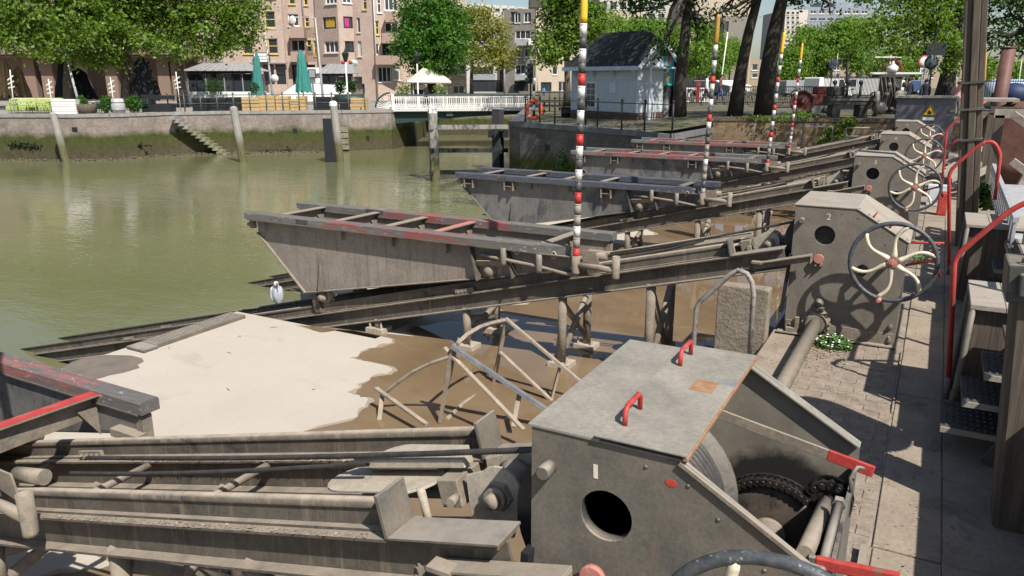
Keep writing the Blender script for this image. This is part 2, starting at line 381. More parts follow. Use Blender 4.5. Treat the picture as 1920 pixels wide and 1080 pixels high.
        bb.build('cover_rivet', steel_dk, root)
        o = MB().tube([V(-.14, .30, .93), V(.17, .30, .955)], .011, 8).build('lever', red, root)
        o = MB().tube([V(-.12, .18, .74), V(.10, .10, .83), V(.13, .10, .86)], .013, 8).tube([V(.085, .08, .98), V(.09, .09, .90), V(.17, .11, .68)], .013, 8).build('lever', red, root)
    handwheel(root, -.214, .845 if not open_ else .815, R(83) if not open_ else R(60), -.25)
    return root
mudsteel2 = surf('dust coated grey steel', (.15, .131, .108), (.205, .178, .146), 6, .75, 60, 0, .15, dust=DUST, stain=(.15, .14, .125), stain_scale=3., stain_lo=.62, mark=(.12, .11, .10), mark_scale=34, mark_at=.72, streak=(.17, .135, .10))
topm = surf('dust covered cover plate', (.27, .235, .195), (.35, .305, .252), 5, .8, 50, 0, .15, stain=(.24, .22, .2), stain_scale=4, stain_lo=.6)
h1 = housing(True); move(h1, (-.6, .5+Y0S[0], 0)); ORG[h1.name] = Vector(h1.location)
h1['label'] = 'nearest grey steel winch housing, open on its slope, rope drum and chain inside'
HOUS = [h1]; h2 = housing(False)
HL = ['dusty grey winch housing numbered 2, white flowers growing at its foot', 'dusty winch housing numbered 3, between housings 2 and 4',
      'dusty winch housing numbered 4, its handwheel tan and shaded, third behind the open one', 'farthest winch housing, standing just before the grey electrical cabinet']
for k in range(4):
    o = h2 if k == 0 else copy_tree(h2)
    o.location = (-.6, .5+Y0S[k+1], 0); o['label'] = HL[k]; HOUS.append(o)
for o in HOUS: o['group'] = 'winch housings along the quay'
for k in range(4):
    cu = bpy.data.curves.new('painted_number', 'FONT'); cu.body = str(k+2); cu.size = .085; cu.extrude = .0006; cu.align_x = 'CENTER'
    t0 = bpy.data.objects.new('painted_number', cu); col.objects.link(t0); nm_ = bpy.data.meshes.new_from_object(t0); bpy.data.objects.remove(t0)
    t = bpy.data.objects.new('painted_number', nm_); col.objects.link(t); nm_.materials.clear(); nm_.materials.append(cream)
    t.parent = HOUS[k+1]; t.location = (-.80+.6, -.5-.0012, 1.135); t.rotation_euler = (R(90), 0, 0)
# ---------------------------------------------------------------- tracks
def ibeam(mb, x0, x1, y, zf, w=.14, h=.2, tf=.016, tw=.012):
    p = V(x0, y, zf(x0)); q = V(x1, y, zf(x1))
    mb.bar(p, q, w, tf, up=SU, off=-tf/2); mb.bar(p, q, w, tf, up=SU, off=-h+tf/2); mb.bar(p, q, tw, h-2*tf, up=SU, off=-h/2)
XLOW = -15.2
def track(first):
    root = thing('slipway_track', (-8, .3, -2), 'x', 'slipway track'); ORG[root.name] = V(-8, .3, -2)
    for gi, y in enumerate((-.10, .62)):
        m = MB(); ibeam(m, XLOW, -1.16, y+.03, ztop); m.build('beam', beam_m, root, bevel=.003 if first else 0)
        m = MB(); p = V(XLOW, y+.05, ztop(XLOW)); q = V(-1.66, y+.05, ztop(-1.66))
        m.bar(p, q, .08, .012, up=SU, off=.0065); m.bar(p, q, .014, .075, up=SU, off=.05)
        m.tube([p+SU*.105, q+SU*.105], .024, 10); m.build('rail', beam_m, root)
        # end stop: upright plate and lying plate
        es = MB(); c = V(-1.64, y+.04, ztop(-1.64))
        es.obox(c+SU*.09+V(0, 0, 0), SD*.009, V(0, .085, 0), SU*.09)
        es.bar(V(-1.63, y+.035, ztop(-1.63)), V(-1.15, y+.035, ztop(-1.15)), .17, .012, up=SU, off=.0075)
        es.build('end_stop', steel, root, bevel=.003)
        for x in (-4.75, -9.2, -11.3):   # fishplates
            fpz = MB(); c = V(x, y-.002, ztop(x)+.035)
            fpz.obox(c, SD*.13, V(0, .012, 0), SU*.028)
            for t in (-.09, -.03, .03, .09): bolt(fpz, c+SD*t+V(0, -.012, 0), (0, -1, 0), .011, .016)
            fpz.build('fishplate', mudsteel, root)
    # low angle bracket beside the winch
    a = MB(); p = V(-1.42, -.13, .675); q = V(-.90, -.13, .815)
    a.bar(p, q, .09, .012, up=SU); a.bar(p+V(0, .04, -.035), q+V(0, .04, -.035), .01, .07, up=SU); a.prism([(-.905, .81), (-.897, .81), (-.897, .74), (-.905, .74)], -.175, -.09)
    a.box(-1.43, -1.33, -.19, -.12, .683, .705); a.build('angle_bracket', mudsteel, root, bevel=.002)
    for x in (-1.53, -1.41): a = MB(); bolt(a, (x, -.075, ztop(x)-.182), SU, .02, .035); a.build('flange_bolt', mudsteel, root)
    # trestle legs with crossed tubes and footplates
    for x in (-2.45, -3.47, -4.74, -6.1):
        zt = ztop(x)-.2
        for y in (-.07, .65):
            l = MB().cyl((x, y, zt+.01), (x, y, FLOOR_Z+.06), .05, 14).build('leg', mudsteel, root)
            b = MB().box(x-.13, x+.13, y-.11, y+.11, FLOOR_Z-.03, FLOOR_Z+.06)
            for sx in (-.09, .09): bolt(b, (x+sx, y-.06, FLOOR_Z+.06), (0, 0, 1), .016, .05)
            b.build('footplate', padm, l)
        zb = FLOOR_Z+.2
        if x > -5: 
            MB().cyl((x+.01, -.03, zt-.12), (x-.02, .61, zb), .038, 12).build('brace', mudsteel, root)
            MB().cyl((x+.012, .61, zt-.12), (x+.02, -.03, zb), .038, 12).build('brace', mudsteel, root)
    for x in (-1.98, -3.05, -4.1, -5.2, -6.6):
        MB().cyl((x, -.05, ztop(x)-.03), (x, .6, ztop(x)-.03), .022, 10).build('cross_tie', mudsteel, root)
    # rope guide: round-nosed plates, cheeks with a big nut, pulley, posts
    def sl(x, y, h): return V(x, y, ztop(x)) + SU*h
    def slab(name, pts, h, t, mat=padm):
        A = [sl(x, y, h) for x, y in pts]; B = [p+SU*t for p in A]; n = len(pts); mb = MB()
        mb.v = A+B; mb.f = [tuple(range(n))[::-1], tuple(range(n, 2*n))]+[(i, (i+1) % n, n+(i+1) % n, n+i) for i in range(n)]; mb.s = [False]*len(mb.f)
        return mb.build(name, mat, root, bevel=.003)
    tear = [(-2.10+.13*math.cos(a), .25+.13*math.sin(a)) for a in [R(90+20*i) for i in range(10)]]+[(-1.72, .12), (-1.66, .17), (-1.62, .26), (-1.70, .36)]
    slab('guide_plate', tear, .055, .012); slab('guide_plate', [(x*.85-.22, y+.17) for x, y in tear], .085, .012)
    slab('guide_bar', [(-2.10, .27), (-2.08, .24), (-1.50, .24), (-1.50, .31), (-2.05, .31)], .115, .04)
    for (x, y) in ((-1.68, .16), (-1.62, .44)): MB().tube([sl(x, y, .07), sl(x, y, -.13)], .018, 10).build('guide_post', padm, root)
    slab('guide_base', [(-1.86, .12), (-1.5, .14), (-1.42, .22), (-1.5, .3), (-1.86, .28)], -.14, .012)
    for y in (.20, .36):
        ck = [(-1.47, ztop(-1.47)-.13), (-1.28, ztop(-1.28)-.17)]+[(-1.345+.10*math.cos(a), .835+.10*math.sin(a)) for a in [R(-10+19*i) for i in range(9)]]+[(-1.50, .86)]
        MB().prism(ck, y, y+.014).build('pulley_cheek', padm, root, bevel=.002)
    n_ = MB().lathe((-1.345, .20, .815), (0, -1, 0), [(0, .066), (.022, .062)], 6, smooth=False).lathe((-1.345, .18, .815), (0, -1, 0), [(0, .048), (.025, .046)], 18).lathe((-1.345, .155, .815), (0, -1, 0), [(0, .034), (.03, .03), (.034, 0)], 16)
    n_.build('pulley_nut', mudsteel, root)
    MB().lathe((-1.345, .22, .815), (0, 1, 0), [(0, .09), (.02, .07), (.1, .07), (.12, .09)], 22).build('pulley', beam_m, root)
    MB().obox(sl(-1.56, .27, .03), SD*.05, V(0, .09, 0), SU*.06).build('guide_block', mudsteel, root, bevel=.004)
    MB().tube([sl(-1.53, .18, .02), sl(-1.52, .12, .02)], .02, 10).build('pipe_stub', mudsteel, root)
    b = MB(); b.tube([V(-1.2, .40, .90), V(-1.13, .36, .90), V(-1.10, .30, .885), V(-1.14, .25, .87)], .035, 10); b.build('rope_thimble', mudsteel, root)
    # black strip bolted under the housing edge
    MB().bar((-1.10, -.02, .78), (-1.14, -.02, .2), .03, .06).build('buffer_strip', black, root)
    return root
padm = surf('pale mud caked plate', (.33, .285, .225), (.44, .385, .305), 9, .85, 60, 0, .3, stain=(.27, .23, .18), stain_scale=6, stain_lo=.6)
TR = [track(True)]
for k in range(1, 5): TR.append(copy_tree(TR[0]))
TL = ['nearest sloping slipway track, muddy beams and wire ropes beside the open winch', 'sloping slipway track from housing 2 down over the pond, under the mud brown carriage',
      'sloping slipway track from housing 3, under the black topped carriage', 'sloping slipway track from housing 4, second farthest', 'farthest sloping slipway track, in front of the brick retaining wall']
for k, o in enumerate(TR):
    o.location = (-8, .3+Y0S[k], -2); o['label'] = TL[k]; o['group'] = 'slipway tracks'
# ---------------------------------------------------------------- wire ropes
def strand(p, q, r, sag=.0, n=1, lay=.11, strands=6):
    p = Vector(p); q = Vector(q); mb = MB(); L = (q-p).length; d = (q-p).normalized()
    a = d.cross(V(0, 0, 1)).normalized(); b = a.cross(d); N_ = int(L/lay*7) if n else 1
    for s in range(strands if n else 1):
        pts = []
        for i in range((N_ if n else 10)+1):
            t = i/(N_ if n else 10); c = p.lerp(q, t)-V(0, 0, sag*4*t*(1-t))
            if n: ph = 2*math.pi*(t*L/lay)+s*2*math.pi/strands; c = c+(a*math.cos(ph)+b*math.sin(ph))*r*.6
            pts.append(c)
        mb.tube(pts, r*.46 if n else r, 5 if n else 6, caps=False)
    return mb
CAROFF = [-1.15, 0, -.13, -.14, -.6]
for k in range(5):
    y = Y0S[k]; dx = CAROFF[k]; tw = 1 if k == 0 else 0
    which = ['the nearest track', 'the mud brown carriage', 'the black and navy railed carriage', 'the long red railed carriage', 'the farthest carriage']
    e = [((-3.05+dx, y+.27, ztop(-3.05+dx)+.17), (-1.02, y+.22, 1.09), 'upper wire rope of %s, running up to its winch drum'),
         ((-3.12+dx, y+.20, ztop(-3.12+dx)+.10), (-2.0, y+.20, ztop(-2.0)+.16), 'lower wire rope of %s, ending at its round guide plate'),
         ((-3.1+dx, y+.03, ztop(-3.1+dx)+.075), (-2.02, y+.10, ztop(-2.02)+.02), 'slack wire rope of %s, low behind the near rail')]
    for i, (p, q, l) in enumerate(e):
        if k and i == 2: continue
        o = strand(p, q, .013, .02, tw).build('wire_rope', rope_m); tag(o, l % which[k], 'wire rope', 'wire ropes on the slipways')
# drive pipes between housings
for k in range(4):
    y0 = Y0S[k]+1.0; y1 = Y0S[k+1]-.1
    o = MB().cyl((-.81, y0, .135), (-.81, y1, .135), .062, 16).build('drive_pipe', mudsteel)
    tag(o, ['muddy drive pipe lying on the quay between the open winch and the white flowers', 'drive pipe hidden behind the housing with the white flowers', 'drive pipe in the gap before the housing with the tan shaded wheel', 'drive pipe on the quay before the farthest housing'][k], 'pipe', 'drive pipes between the winches')
# ---------------------------------------------------------------- carriages
def paint(base, hi=None, lo=None, seed=0):
    """timber whose old paint survives in stretches"""
    m = N('painted timber %d' % seed); m.p(Roughness=.75)
    g = m.noise(9, 5, .7, stretch=(.6, 6, 6)); c = m.ramp(g, [(.3, base), (.7, tuple(min(1, x*1.75) for x in base))])
    ps = m.n('ShaderNodeSeparateXYZ'); m.l(m.pos(), ps.inputs[0])
    if hi:
        x0, x1, rc = hi; fx = m.math('MULTIPLY', m.math('GREATER_THAN', m.math('ADD', ps.outputs['X'], m.math('MULTIPLY', m.noise(5, 5, .7), .9)), x0+.45), m.math('LESS_THAN', m.math('ADD', ps.outputs['X'], m.math('MULTIPLY', m.noise(3.3, 4, .7), .9)), x1+.45))
        pt = m.ramp(m.noise(6, 6, .75, stretch=(.5, 2.4, 2.4)), [(.46, 0.), (.56, .85)])
        c = m.mix(m.math('MULTIPLY', fx, pt), c, rc)
    sc = m.ramp(m.noise(24, 4, .65, stretch=(.5, 1.5, 1.5)), [(.63, 0.), (.68, .8)]); c = m.mix(sc, c, (.44, .42, .41))
    m.setc(c); m.bump(g, .4, .006); return m.m
def carriage(variant):
    root = thing('slip_carriage', (-5.7, .3, .1), 'x', 'carriage'); ORG[root.name] = V(-5.7, .3, .1)
    sidep = [(-8.10, .54), (-3.28, .54), (-3.28, .40), (-3.7, .33), (-4.36, .17), (-4.45, .155), (-7.22, -.40), (-7.30, -.40), (-8.08, .36)]
    for i, (y0, y1) in enumerate(((-.115, -.103), (.795, .807))):
        MB().prism(sidep, y0, y1).build('side_plate', variant['plate'], root)
        s = -1 if i == 0 else 1; yo = -.115 if i == 0 else .807
        fl = MB().bar((-8.08, yo+.01*s, .36), (-7.28, yo+.01*s, -.40), .012+.05, .012, up=(1, 0, .9)).bar((-7.30, yo+.02*s, -.402), (-4.40, yo+.02*s, .165), .07, .012, up=SU)
        fl.bar((-4.4, yo+.02*s, .163), (-3.3, yo+.02*s, .40), .06, .012, up=SU); fl.build('edge_flange', variant['flange'], root)
        # timber rail and the angle it lies in
        ty = -.238 if i == 0 else .765
        tb = MB(); zA, zB = .555, .645
        if i == 0: tb.prism([(ty, zA), (ty+.15, zA), (ty+.15, zB-.012), (ty+.138, zB), (ty+.012, zB), (ty, zB-.012)], -8.2, -3.75, axis='x'); tb.hexa([(-3.75, ty, zA), (-3.35, ty+.05, zA), (-3.35, ty+.14, zA), (-3.75, ty+.14, zA), (-3.75, ty, zB), (-3.35, ty+.05, zB), (-3.35, ty+.14, zB), (-3.75, ty+.14, zB)])
        else: tb.prism([(ty, zA), (ty+.14, zA), (ty+.14, zB-.012), (ty+.128, zB), (ty+.012, zB), (ty, zB-.012)], -8.2, -3.22, axis='x')
        t = tb.build('timber_rail', variant['timber'], root)
        jo = MB().box(-6.9, -6.6, ty-.004, ty+.144, .60, .649) if i else MB().box(-7.25, -7.05, ty-.004, ty+.0, .575, .63)
        jo.build('strap', steel_dk, t)
        MB().bar((-8.15, ty+.07, .547), (-3.26, ty+.07, .547), .15, .012).build('rail_seat', variant['flange'], root)
        for x in (-7.9, -6.55, -5.75, -4.95): 
            MB().prism([(x-.007, .54), (x+.007, .54), (x+.002, .40), (x-.002, .40)], min(yo, yo+.07*s), max(yo, yo+.07*s)).build('rib', variant['plate'], root)
        # tall tapered stiffener
        yy = yo+.001*s
        st = MB(); st.v = [V(-7.06, yy, -.35), V(-6.90, yy, -.32), V(-7.0, yy, .12), V(-6.985, yy+.09*s, -.335), V(-6.985, yy+.015*s, .12)]
        st.f = [(0, 3, 4, 2), (3, 1, 2, 4), (0, 1, 3)]; st.s = [False]*3; st.build('stiffener', variant['flange'], root)
        # wheels
        for wx in (-6.99, -4.38):
            zr = ztop(wx)+.129; wy = -.05 if i == 0 else .67
            w = MB().lathe((wx, wy-.03, zr+.1*1.0), (0, 1, 0), [(0, .04), (0, .10), (.045, .10), (.045, .115), (.06, .115), (.06, .04)], 24).build('wheel', mudsteel, root)
            MB().lathe((wx, wy-.03, zr+.1), (0, -1, 0), [(0, .085), (.07, .085), (.07, .06), (.10, .058), (.10, .045), (.115, .04), (.12, 0)] if wx > -5 else [(0, .06), (.06, .06), (.06, .04), (.1, .036), (.1, 0)], 18).build('axle_box', mudsteel, w)
        MB().obox(V(-7.12, yo+.05*-s, ztop(-7.12)+.15), SD*.055, V(0, .05, 0), SU*.13).build('axle_bracket', variant['flange'], root, bevel=.006)
        # slanted plates that house the rear wheel
        for (xa, xb) in ((-4.62, -4.50), (-4.13, -4.03)):
            MB().hexa([(xb-.008, yo, .14 if xb < -4.3 else .25), (xb+.008, yo, .14 if xb < -4.3 else .25), (xb+.008, yo+.12*s, .14 if xb < -4.3 else .22), (xb-.008, yo+.12*s, .14 if xb < -4.3 else .22), (xa-.008, yo, .53), (xa+.008, yo, .53), (xa+.008, yo+.07*s, .53), (xa-.008, yo+.07*s, .53)]).build('wheel_guard', variant['flange'], root)
        MB().bar((-4.52, yo+.055*s, .33), (-4.12, yo+.055*s, .37), .10, .012, up=(0, s*-.8, .6)).build('guard_plate', mudsteel, root)
        if variant['brackets']:
            for x in (-7.9, -7.0, -5.0):
                b = MB(); c = V(x, yo+.06*s, .42); b.box(x-.10, x-.085, min(yo, yo+.12*s), max(yo, yo+.12*s), .36, .52).box(x+.085, x+.10, min(yo, yo+.12*s), max(yo, yo+.12*s), .36, .52).box(x-.085, x+.085, min(yo, yo+.1*s), max(yo, yo+.1*s), .43, .445)
                b.build('post_socket', mudsteel, root)
    # bow and stern ends, cross pieces
    MB().hexa([(-8.08, -.1, .36), (-8.07, -.1, .36), (-8.07, .79, .36), (-8.08, .79, .36), (-7.29, -.1, -.40), (-7.28, -.1, -.40), (-7.28, .79, -.40), (-7.29, .79, -.40)]).build('bow_plate', variant['plate'], root)
    MB().hexa([(-7.25, -.1, -.39), (-4.4, -.1, .18), (-4.4, .79, .18), (-7.25, .79, -.39), (-7.25, -.1, -.38), (-4.4, -.1, .19), (-4.4, .79, .19), (-7.25, .79, -.38)]).build('floor_plate', variant['plate'], root)
    for i, x in enumerate((-7.72, -6.75, -5.95, -5.2, -3.75)):
        m = MB().bar((x, -.09, .615), (x+.05, .78, .615), .10, .012).box(x-.006, x+.006, -.09, .78, .44, .609)
        m.prism([(-.09, .52), (.05, .52), (-.09, .30)], x+.02, x+.03, axis='x').prism([(.78, .52), (.64, .52), (.78, .30)], x+.02, x+.03, axis='x')
        cm_ = m.build('cross_member', mudsteel, root)
        if i == (4 if variant['plate'] is hull_blk else 3): MB().bar((x, -.08, .6225), (x+.05, .77, .6225), .096, .003).build('painted_top', variant['cross'], cm_)
    b = MB().box(-3.32, -3.25, .785, .86, .36, .535).box(-3.37, -3.24, .70, .86, .30, .36).box(-3.52, -3.24, .72, .80, .36, .42); b.build('stern_shoe', mudsteel, root, bevel=.004)
    b = MB().box(-8.16, -8.10, -.19, -.12, .42, .53); b.lathe((-8.17, -.155, .475), (0, -1, 0), [(0, .025), (.05, .025)], 10); b.build('bow_lug', mudsteel, root)
    # pipe sockets on their bent pipe
    for x in (-4.14, -3.69):
        MB().lathe((x, -.23, .37-(x+4.14)*.06), (0, 0, 1), [(0, .036), (.02, .034), (.20, .036), (.20, .028), (.05, .028)], 14).build('pipe_socket', mudsteel if not variant['dark'] else steel, root)
    MB().tube([V(-4.5, -.14, .44), V(-4.3, -.2, .43), V(-4.14, -.22, .43), V(-3.69, -.22, .395), V(-3.4, -.2, .35), V(-3.24, -.22, .36)], .02, 10).build('socket_pipe', mudsteel, root)
    MB().tube([V(-3.24, -.24, .47), V(-3.0, -.23, .47), V(-2.80, -.23, .46)], .032, 12).build('stern_pipe', mudsteel, root)
    MB().lathe((-2.79, -.235, .375), (0, 0, 1), [(0, .042), (.02, .04), (.24, .042), (.24, .034), (.06, .034)], 16).build('pipe_socket', mudsteel, root)
    MB().lathe((-3.245, -.24, .375), (0, 0, 1), [(0, .046), (.02, .044), (.20, .045), (.20, .038), (.06, .038)], 16).build('pole_socket', mudsteel, root)
    MB().tube([V(-3.2, -.05, .53), V(-2.98, -.02, .555)], .045, 14).build('roller_end', mudsteel, root)
    MB().prism([(-3.22, .62), (-3.05, .62), (-3.0, .46), (-3.2, .5)], -.16, -.148).build('gusset', mudsteel, root)
    for x in (-3.98, -3.52): MB().tube([V(x+.028*math.cos(a*.7854), -.215, .545+.04*math.sin(a*.7854)) for a in range(8)], .008, 6, closed=True).build('lifting_eye', padm, root)
    return root
RED_L = (.27, .055, .05)
hull_mud = surf('brown mud stained hull plate', (.19, .165, .14), (.275, .24, .20), 3.2, .75, 40, 0, .35, .006, stain=(.27, .205, .16), stain_scale=1.9, stain_lo=.56, mark=(.075, .065, .058), mark_scale=48, mark_at=.64, streak=(.155, .13, .105))
hull_blk = surf('blackened hull plate', (.10, .098, .095), (.185, .18, .168), 2.4, .5, 50, 0, .15, stain=(.05, .055, .065), stain_scale=1.6, stain_lo=.5, mark=(.28, .26, .235), mark_scale=30, mark_at=.72, streak=(.20, .165, .13))
VAR = [dict(plate=hull_blk, flange=steel_dk, timber=paint((.085, .078, .072), (-9, -4.9, (.33, .10, .09)), seed=1), cross=red, brackets=False, dark=False),
       dict(plate=hull_mud, flange=beam_m, timber=paint((.095, .088, .08), (-6.8, -4.6, RED_L), seed=2), cross=red_pink, brackets=False, dark=True),
       dict(plate=hull_blk, flange=steel_dk, timber=paint((.045, .05, .065), None, seed=3), cross=steel_dk, brackets=True, dark=True),
       dict(plate=hull_blk, flange=steel_dk, timber=paint((.10, .095, .09), (-7.6, -4.6, RED_L), seed=4), cross=steel_dk, brackets=True, dark=True),
       dict(plate=hull_blk, flange=steel_dk, timber=paint((.10, .095, .09), (-8.2, -4.6, RED_L), seed=5), cross=steel_dk, brackets=True, dark=True)]
CL = ['nearest slip carriage, its thick red and grey timber end cut by the left edge', 'mud brown slip carriage with red streaked timber rails over the pond',
      'slip carriage with black and navy timber rails, second from the mud brown one', 'slip carriage with long red painted rails, in front of the dark curved quay wall', 'farthest slip carriage with red rails, hard against the quay wall']
for k in range(5):
    o = carriage(VAR[k]); dx = CAROFF[k]
    o.location = (-5.7+dx, .3+Y0S[k], .1+SL*dx); o['label'] = CL[k]; o['group'] = 'slip carriages on their tracks'
# ---------------------------------------------------------------- striped marker poles
pw = surf('white marker paint', (.60, .58, .55), (.74, .72, .69), 12, .5, 60, 0, .1, mark=(.25, .23, .2), mark_scale=30, mark_at=.66)
pk = surf('charcoal marker paint', (.055, .055, .058), (.10, .10, .10), 12, .5, 60, 0, .1, mark=(.3, .29, .27), mark_scale=30, mark_at=.68)
pr_ = surf('red marker paint', (.45, .03, .025), (.55, .06, .05), 12, .5, 60, 0, .1, mark=(.2, .1, .08), mark_scale=30, mark_at=.68)
py_ = surf('yellow marker paint', (.70, .40, .02), (.78, .50, .04), 6, .5, 60, 0, .1, mark=(.3, .2, .1), mark_scale=26, mark_at=.68)
py_shade = surf('shade toned yellow paint', (.33, .18, .03), (.48, .27, .04), 6, .6, 60, 0, .1, mark=(.2, .12, .05), mark_scale=26, mark_at=.62)  # the same yellow darkened, tree shade put into the colour
pm = surf('mud greyed marker paint', (.24, .215, .185), (.33, .30, .26), 12, .7, 60, 0, .2, mark=(.12, .1, .09), mark_scale=30, mark_at=.62)
tilt = [(0, 0), (.010, 0), (.022, .0), (.040, .0), (.030, 0)]
PLAB = ['', 'tallest looking striped marker pole with bright yellow top, on the mud brown carriage', 'striped marker pole with yellow top toned down as if shaded, on the black railed carriage',
        'striped marker pole in front of the twin tree trunks, yellow top', 'farthest and thinnest striped marker pole, yellow top, right of the twin trunks']
for k in range(5):
    x = -3.245+CAROFF[k]; y = Y0S[k]-.24
    z0 = .42 + SL*CAROFF[k]
    root = thing('marker_pole', (x, y, z0), PLAB[k] or 'striped marker pole at the left edge on the nearest carriage, cut by the frame', 'marker pole', 'striped marker poles')
    tx, ty = tilt[k]
    def P(z): return V(x+tx*(z-z0), y+ty*(z-z0), z)
    zt = 2.93; n = 21; h = (zt-z0)/n; rP = .037
    MB().cyl(P(z0-.01), P(z0+h*1.5), rP*.98, 14).build('pole_foot', mudsteel, root)
    seq = [pw, pk, pw, pk, pr_]
    for i in range(n-1):
        zb = zt-(i+1)*h; m = seq[i % 5]
        if i > 14 and m in (pw, pk): m = pm if (i+k) % 3 else m
        if k == 2 and i > 11: m = pm if i % 3 else (pw if i % 2 else pk)
        b = MB().cyl(P(zb), P(zb+h-.0005), rP, 14).lathe(P(zb+h-.012), (tx, ty, 1), [(-.006, rP), (0, rP+.004), (.006, rP)], 14); b.build('band', m, root)
    yt = MB().tube([P(zt), P(zt+.06), P(zt+.42), P(zt+.46)], [rP*1.02, rP*1.02, rP*.9, rP*.55], 14); yt.build('yellow_top', py_shade if k == 2 else py_, root)
    MB().tube([P(zt+.44), P(zt+.50)+V(.0, 0, 0), P(zt+.55)+V(.03, 0, 0), P(zt+.53)+V(.06, 0, 0), P(zt+.42)+V(.055, 0, 0)], .006, 6).build('hook', steel if k == 2 else py_, root)
# ================================================================ water, pond floor, quay pavement
def structure(o, kind='structure'): o['kind'] = kind; return o
def filled(pts, z, name, mat, kind=None, label=None):
    bm = bmesh.new(); vs_ = [bm.verts.new((p[0], p[1], z)) for p in pts]
    ed = [bm.edges.new((vs_[i], vs_[(i+1) % len(vs_)])) for i in range(len(vs_))]
    bmesh.ops.triangle_fill(bm, use_beauty=True, edges=ed)
    bmesh.ops.recalc_face_normals(bm, faces=bm.faces)
    if bm.faces and sum(f.normal.z for f in bm.faces) < 0: bmesh.ops.reverse_faces(bm, faces=bm.faces)
    me = bpy.data.meshes.new(name); bm.to_mesh(me); bm.free(); me.materials.append(mat)
    o = bpy.data.objects.new(name, me); col.objects.link(o)
    if kind: o['kind'] = kind
    return o
m = N('green harbour water'); m.p(Roughness=.06); m.b.inputs['IOR'].default_value = 1.33
m.setc(m.ramp(m.noise(.12, 3, .5), [(.35, (.132, .135, .066)), (.65, (.162, .163, .084))]))
h_ = m.math('ADD', m.noise(2.2, 3, .55, stretch=(.55, 1.3, 1)), m.math('MULTIPLY', m.noise(8, 2, .5, stretch=(.6, 1.3, 1)), .35))
m.bump(m.math('MULTIPLY', h_, m.ramp(m.noise(.16, 3, .6, stretch=(.6, 1.4, 1)), [(.35, .35), (.65, 1.2)])), .13, .16); waterm = m.m
m = N('brown pond water'); m.p(Roughness=.025); m.b.inputs['IOR'].default_value = 1.33
m.setc(m.ramp(m.noise(1.1, 4, .6), [(.3, (.150, .100, .056)), (.7, (.205, .145, .088))])); m.bump(m.noise(5, 2, .5), .02, .02); pondm = m.m
m = N('wet mud'); m.p(Roughness=.25); m.setc(m.ramp(m.noise(4, 4, .6), [(.3, (.15, .115, .08)), (.7, (.21, .165, .12))])); wetm = m.m
dampm = surf('damp mud', (.27, .215, .155), (.34, .28, .21), 2, .6, 30, 0, .05, grain=(.96, 1.03))
mudm = surf('dry pale mud on concrete', (.415, .368, .31), (.455, .405, .345), .8, .9, 30, 0, .08, .002, spec=.2, grain=(.96, 1.03), stain=(.37, .32, .26), stain_scale=.9, stain_lo=.60)
slabside = surf('wet dark slab edge', (.10, .09, .07), (.16, .15, .10), 3, .7)
structure(MB().face([(-140, -30, WATER_Z), (-1.2, -30, WATER_Z), (-1.2, 110, WATER_Z), (-140, 110, WATER_Z)]).build('harbour_water', waterm))
# pond floor, slotted where the tracks run down through it
XS = -8.42; XI = -5.95
fl = MB(); fl.box(XI, -1.2, -3, 30.4, FLOOR_Z-.6, FLOOR_Z)
edges = [-3]+[v for y in Y0S for v in (y-.33, y+.93)]+[30.4]
for i in range(0, len(edges), 2): fl.box(XS, XI-.001, edges[i], edges[i+1], FLOOR_Z-.9, FLOOR_Z)
structure(fl.build('pond_floor', mudm))
n_ = MB(); n_.box(XI-.02, -1.25, -3, 30.3, FLOOR_Z-1.9, FLOOR_Z-.61); structure(n_.build('pond_wall', slabside))
def wob(y, a=.35): return a*(math.sin(y*2.1+1)+.6*math.sin(y*5.3)+.45*math.sin(y*11.7+2)+.2*math.sin(y*27.))
tr = [(560, 610), (602, 624), (640, 619), (672, 622), (700, 628), (738, 636), (742, 643), (722, 650), (694, 655), (676, 663), (668, 672), (690, 678), (728, 684), (748, 694), (735, 702), (700, 708), (680, 722), (667, 738), (676, 744), (700, 746), (702, 753), (682, 768), (660, 790)]
wb = [on_level(x, y, FLOOR_Z) for x, y in tr]
west = [(-4.75+wob(y, .14), y) for y in [-2.5+.12*i for i in range(60)] if y < wb[-1].y-.1] + [(p.x, p.y) for p in reversed(wb)] + [(-5.35+wob(y, .3), y) for y in [7.6+.15*i for i in range(150)]]
west = [p for p in west if p[1] < 30]
# finer ragged outline
ragged = []
for i in range(len(west)-1):
    a, b = V(*west[i], 0), V(*west[i+1], 0)
    for t in (0, .33, .66):
        p = a.lerp(b, t); ragged.append((p.x+.012*math.sin(p.y*61+p.x*40), p.y+.012*math.cos(p.x*57)))
filled([(p[0]-.05-.035*math.sin(p[1]*9)-.03*math.sin(p[1]*23+1), p[1]+.02*math.sin(p[1]*31)) for p in ragged]+[(-3, 29.9), (-3, -2.4)], FLOOR_Z+.003, 'damp_margin', dampm, 'structure')
pw_ = filled(ragged+[(-1.21, 30), (-1.21, -2.5)], FLOOR_Z+.006, 'pond_water', pondm, 'structure')
filled([on_level(x, y, FLOOR_Z).xy for x, y in ((118, 690), (135, 679), (160, 671), (200, 666), (245, 667), (266, 672), (270, 678), (258, 684), (262, 690), (232, 699), (205, 704), (190, 709), (150, 716), (110, 712))], FLOOR_Z+.004, 'wet_patch', wetm, 'structure')
filled([(-5.6+.35*math.cos(a)+.1*math.cos(3*a), 9.6+1.0*math.sin(a)) for a in [R(10*i) for i in range(36)]], FLOOR_Z+.004, 'wet_patch', wetm, 'structure')
tw = MB(); rt_ = random.Random(8)
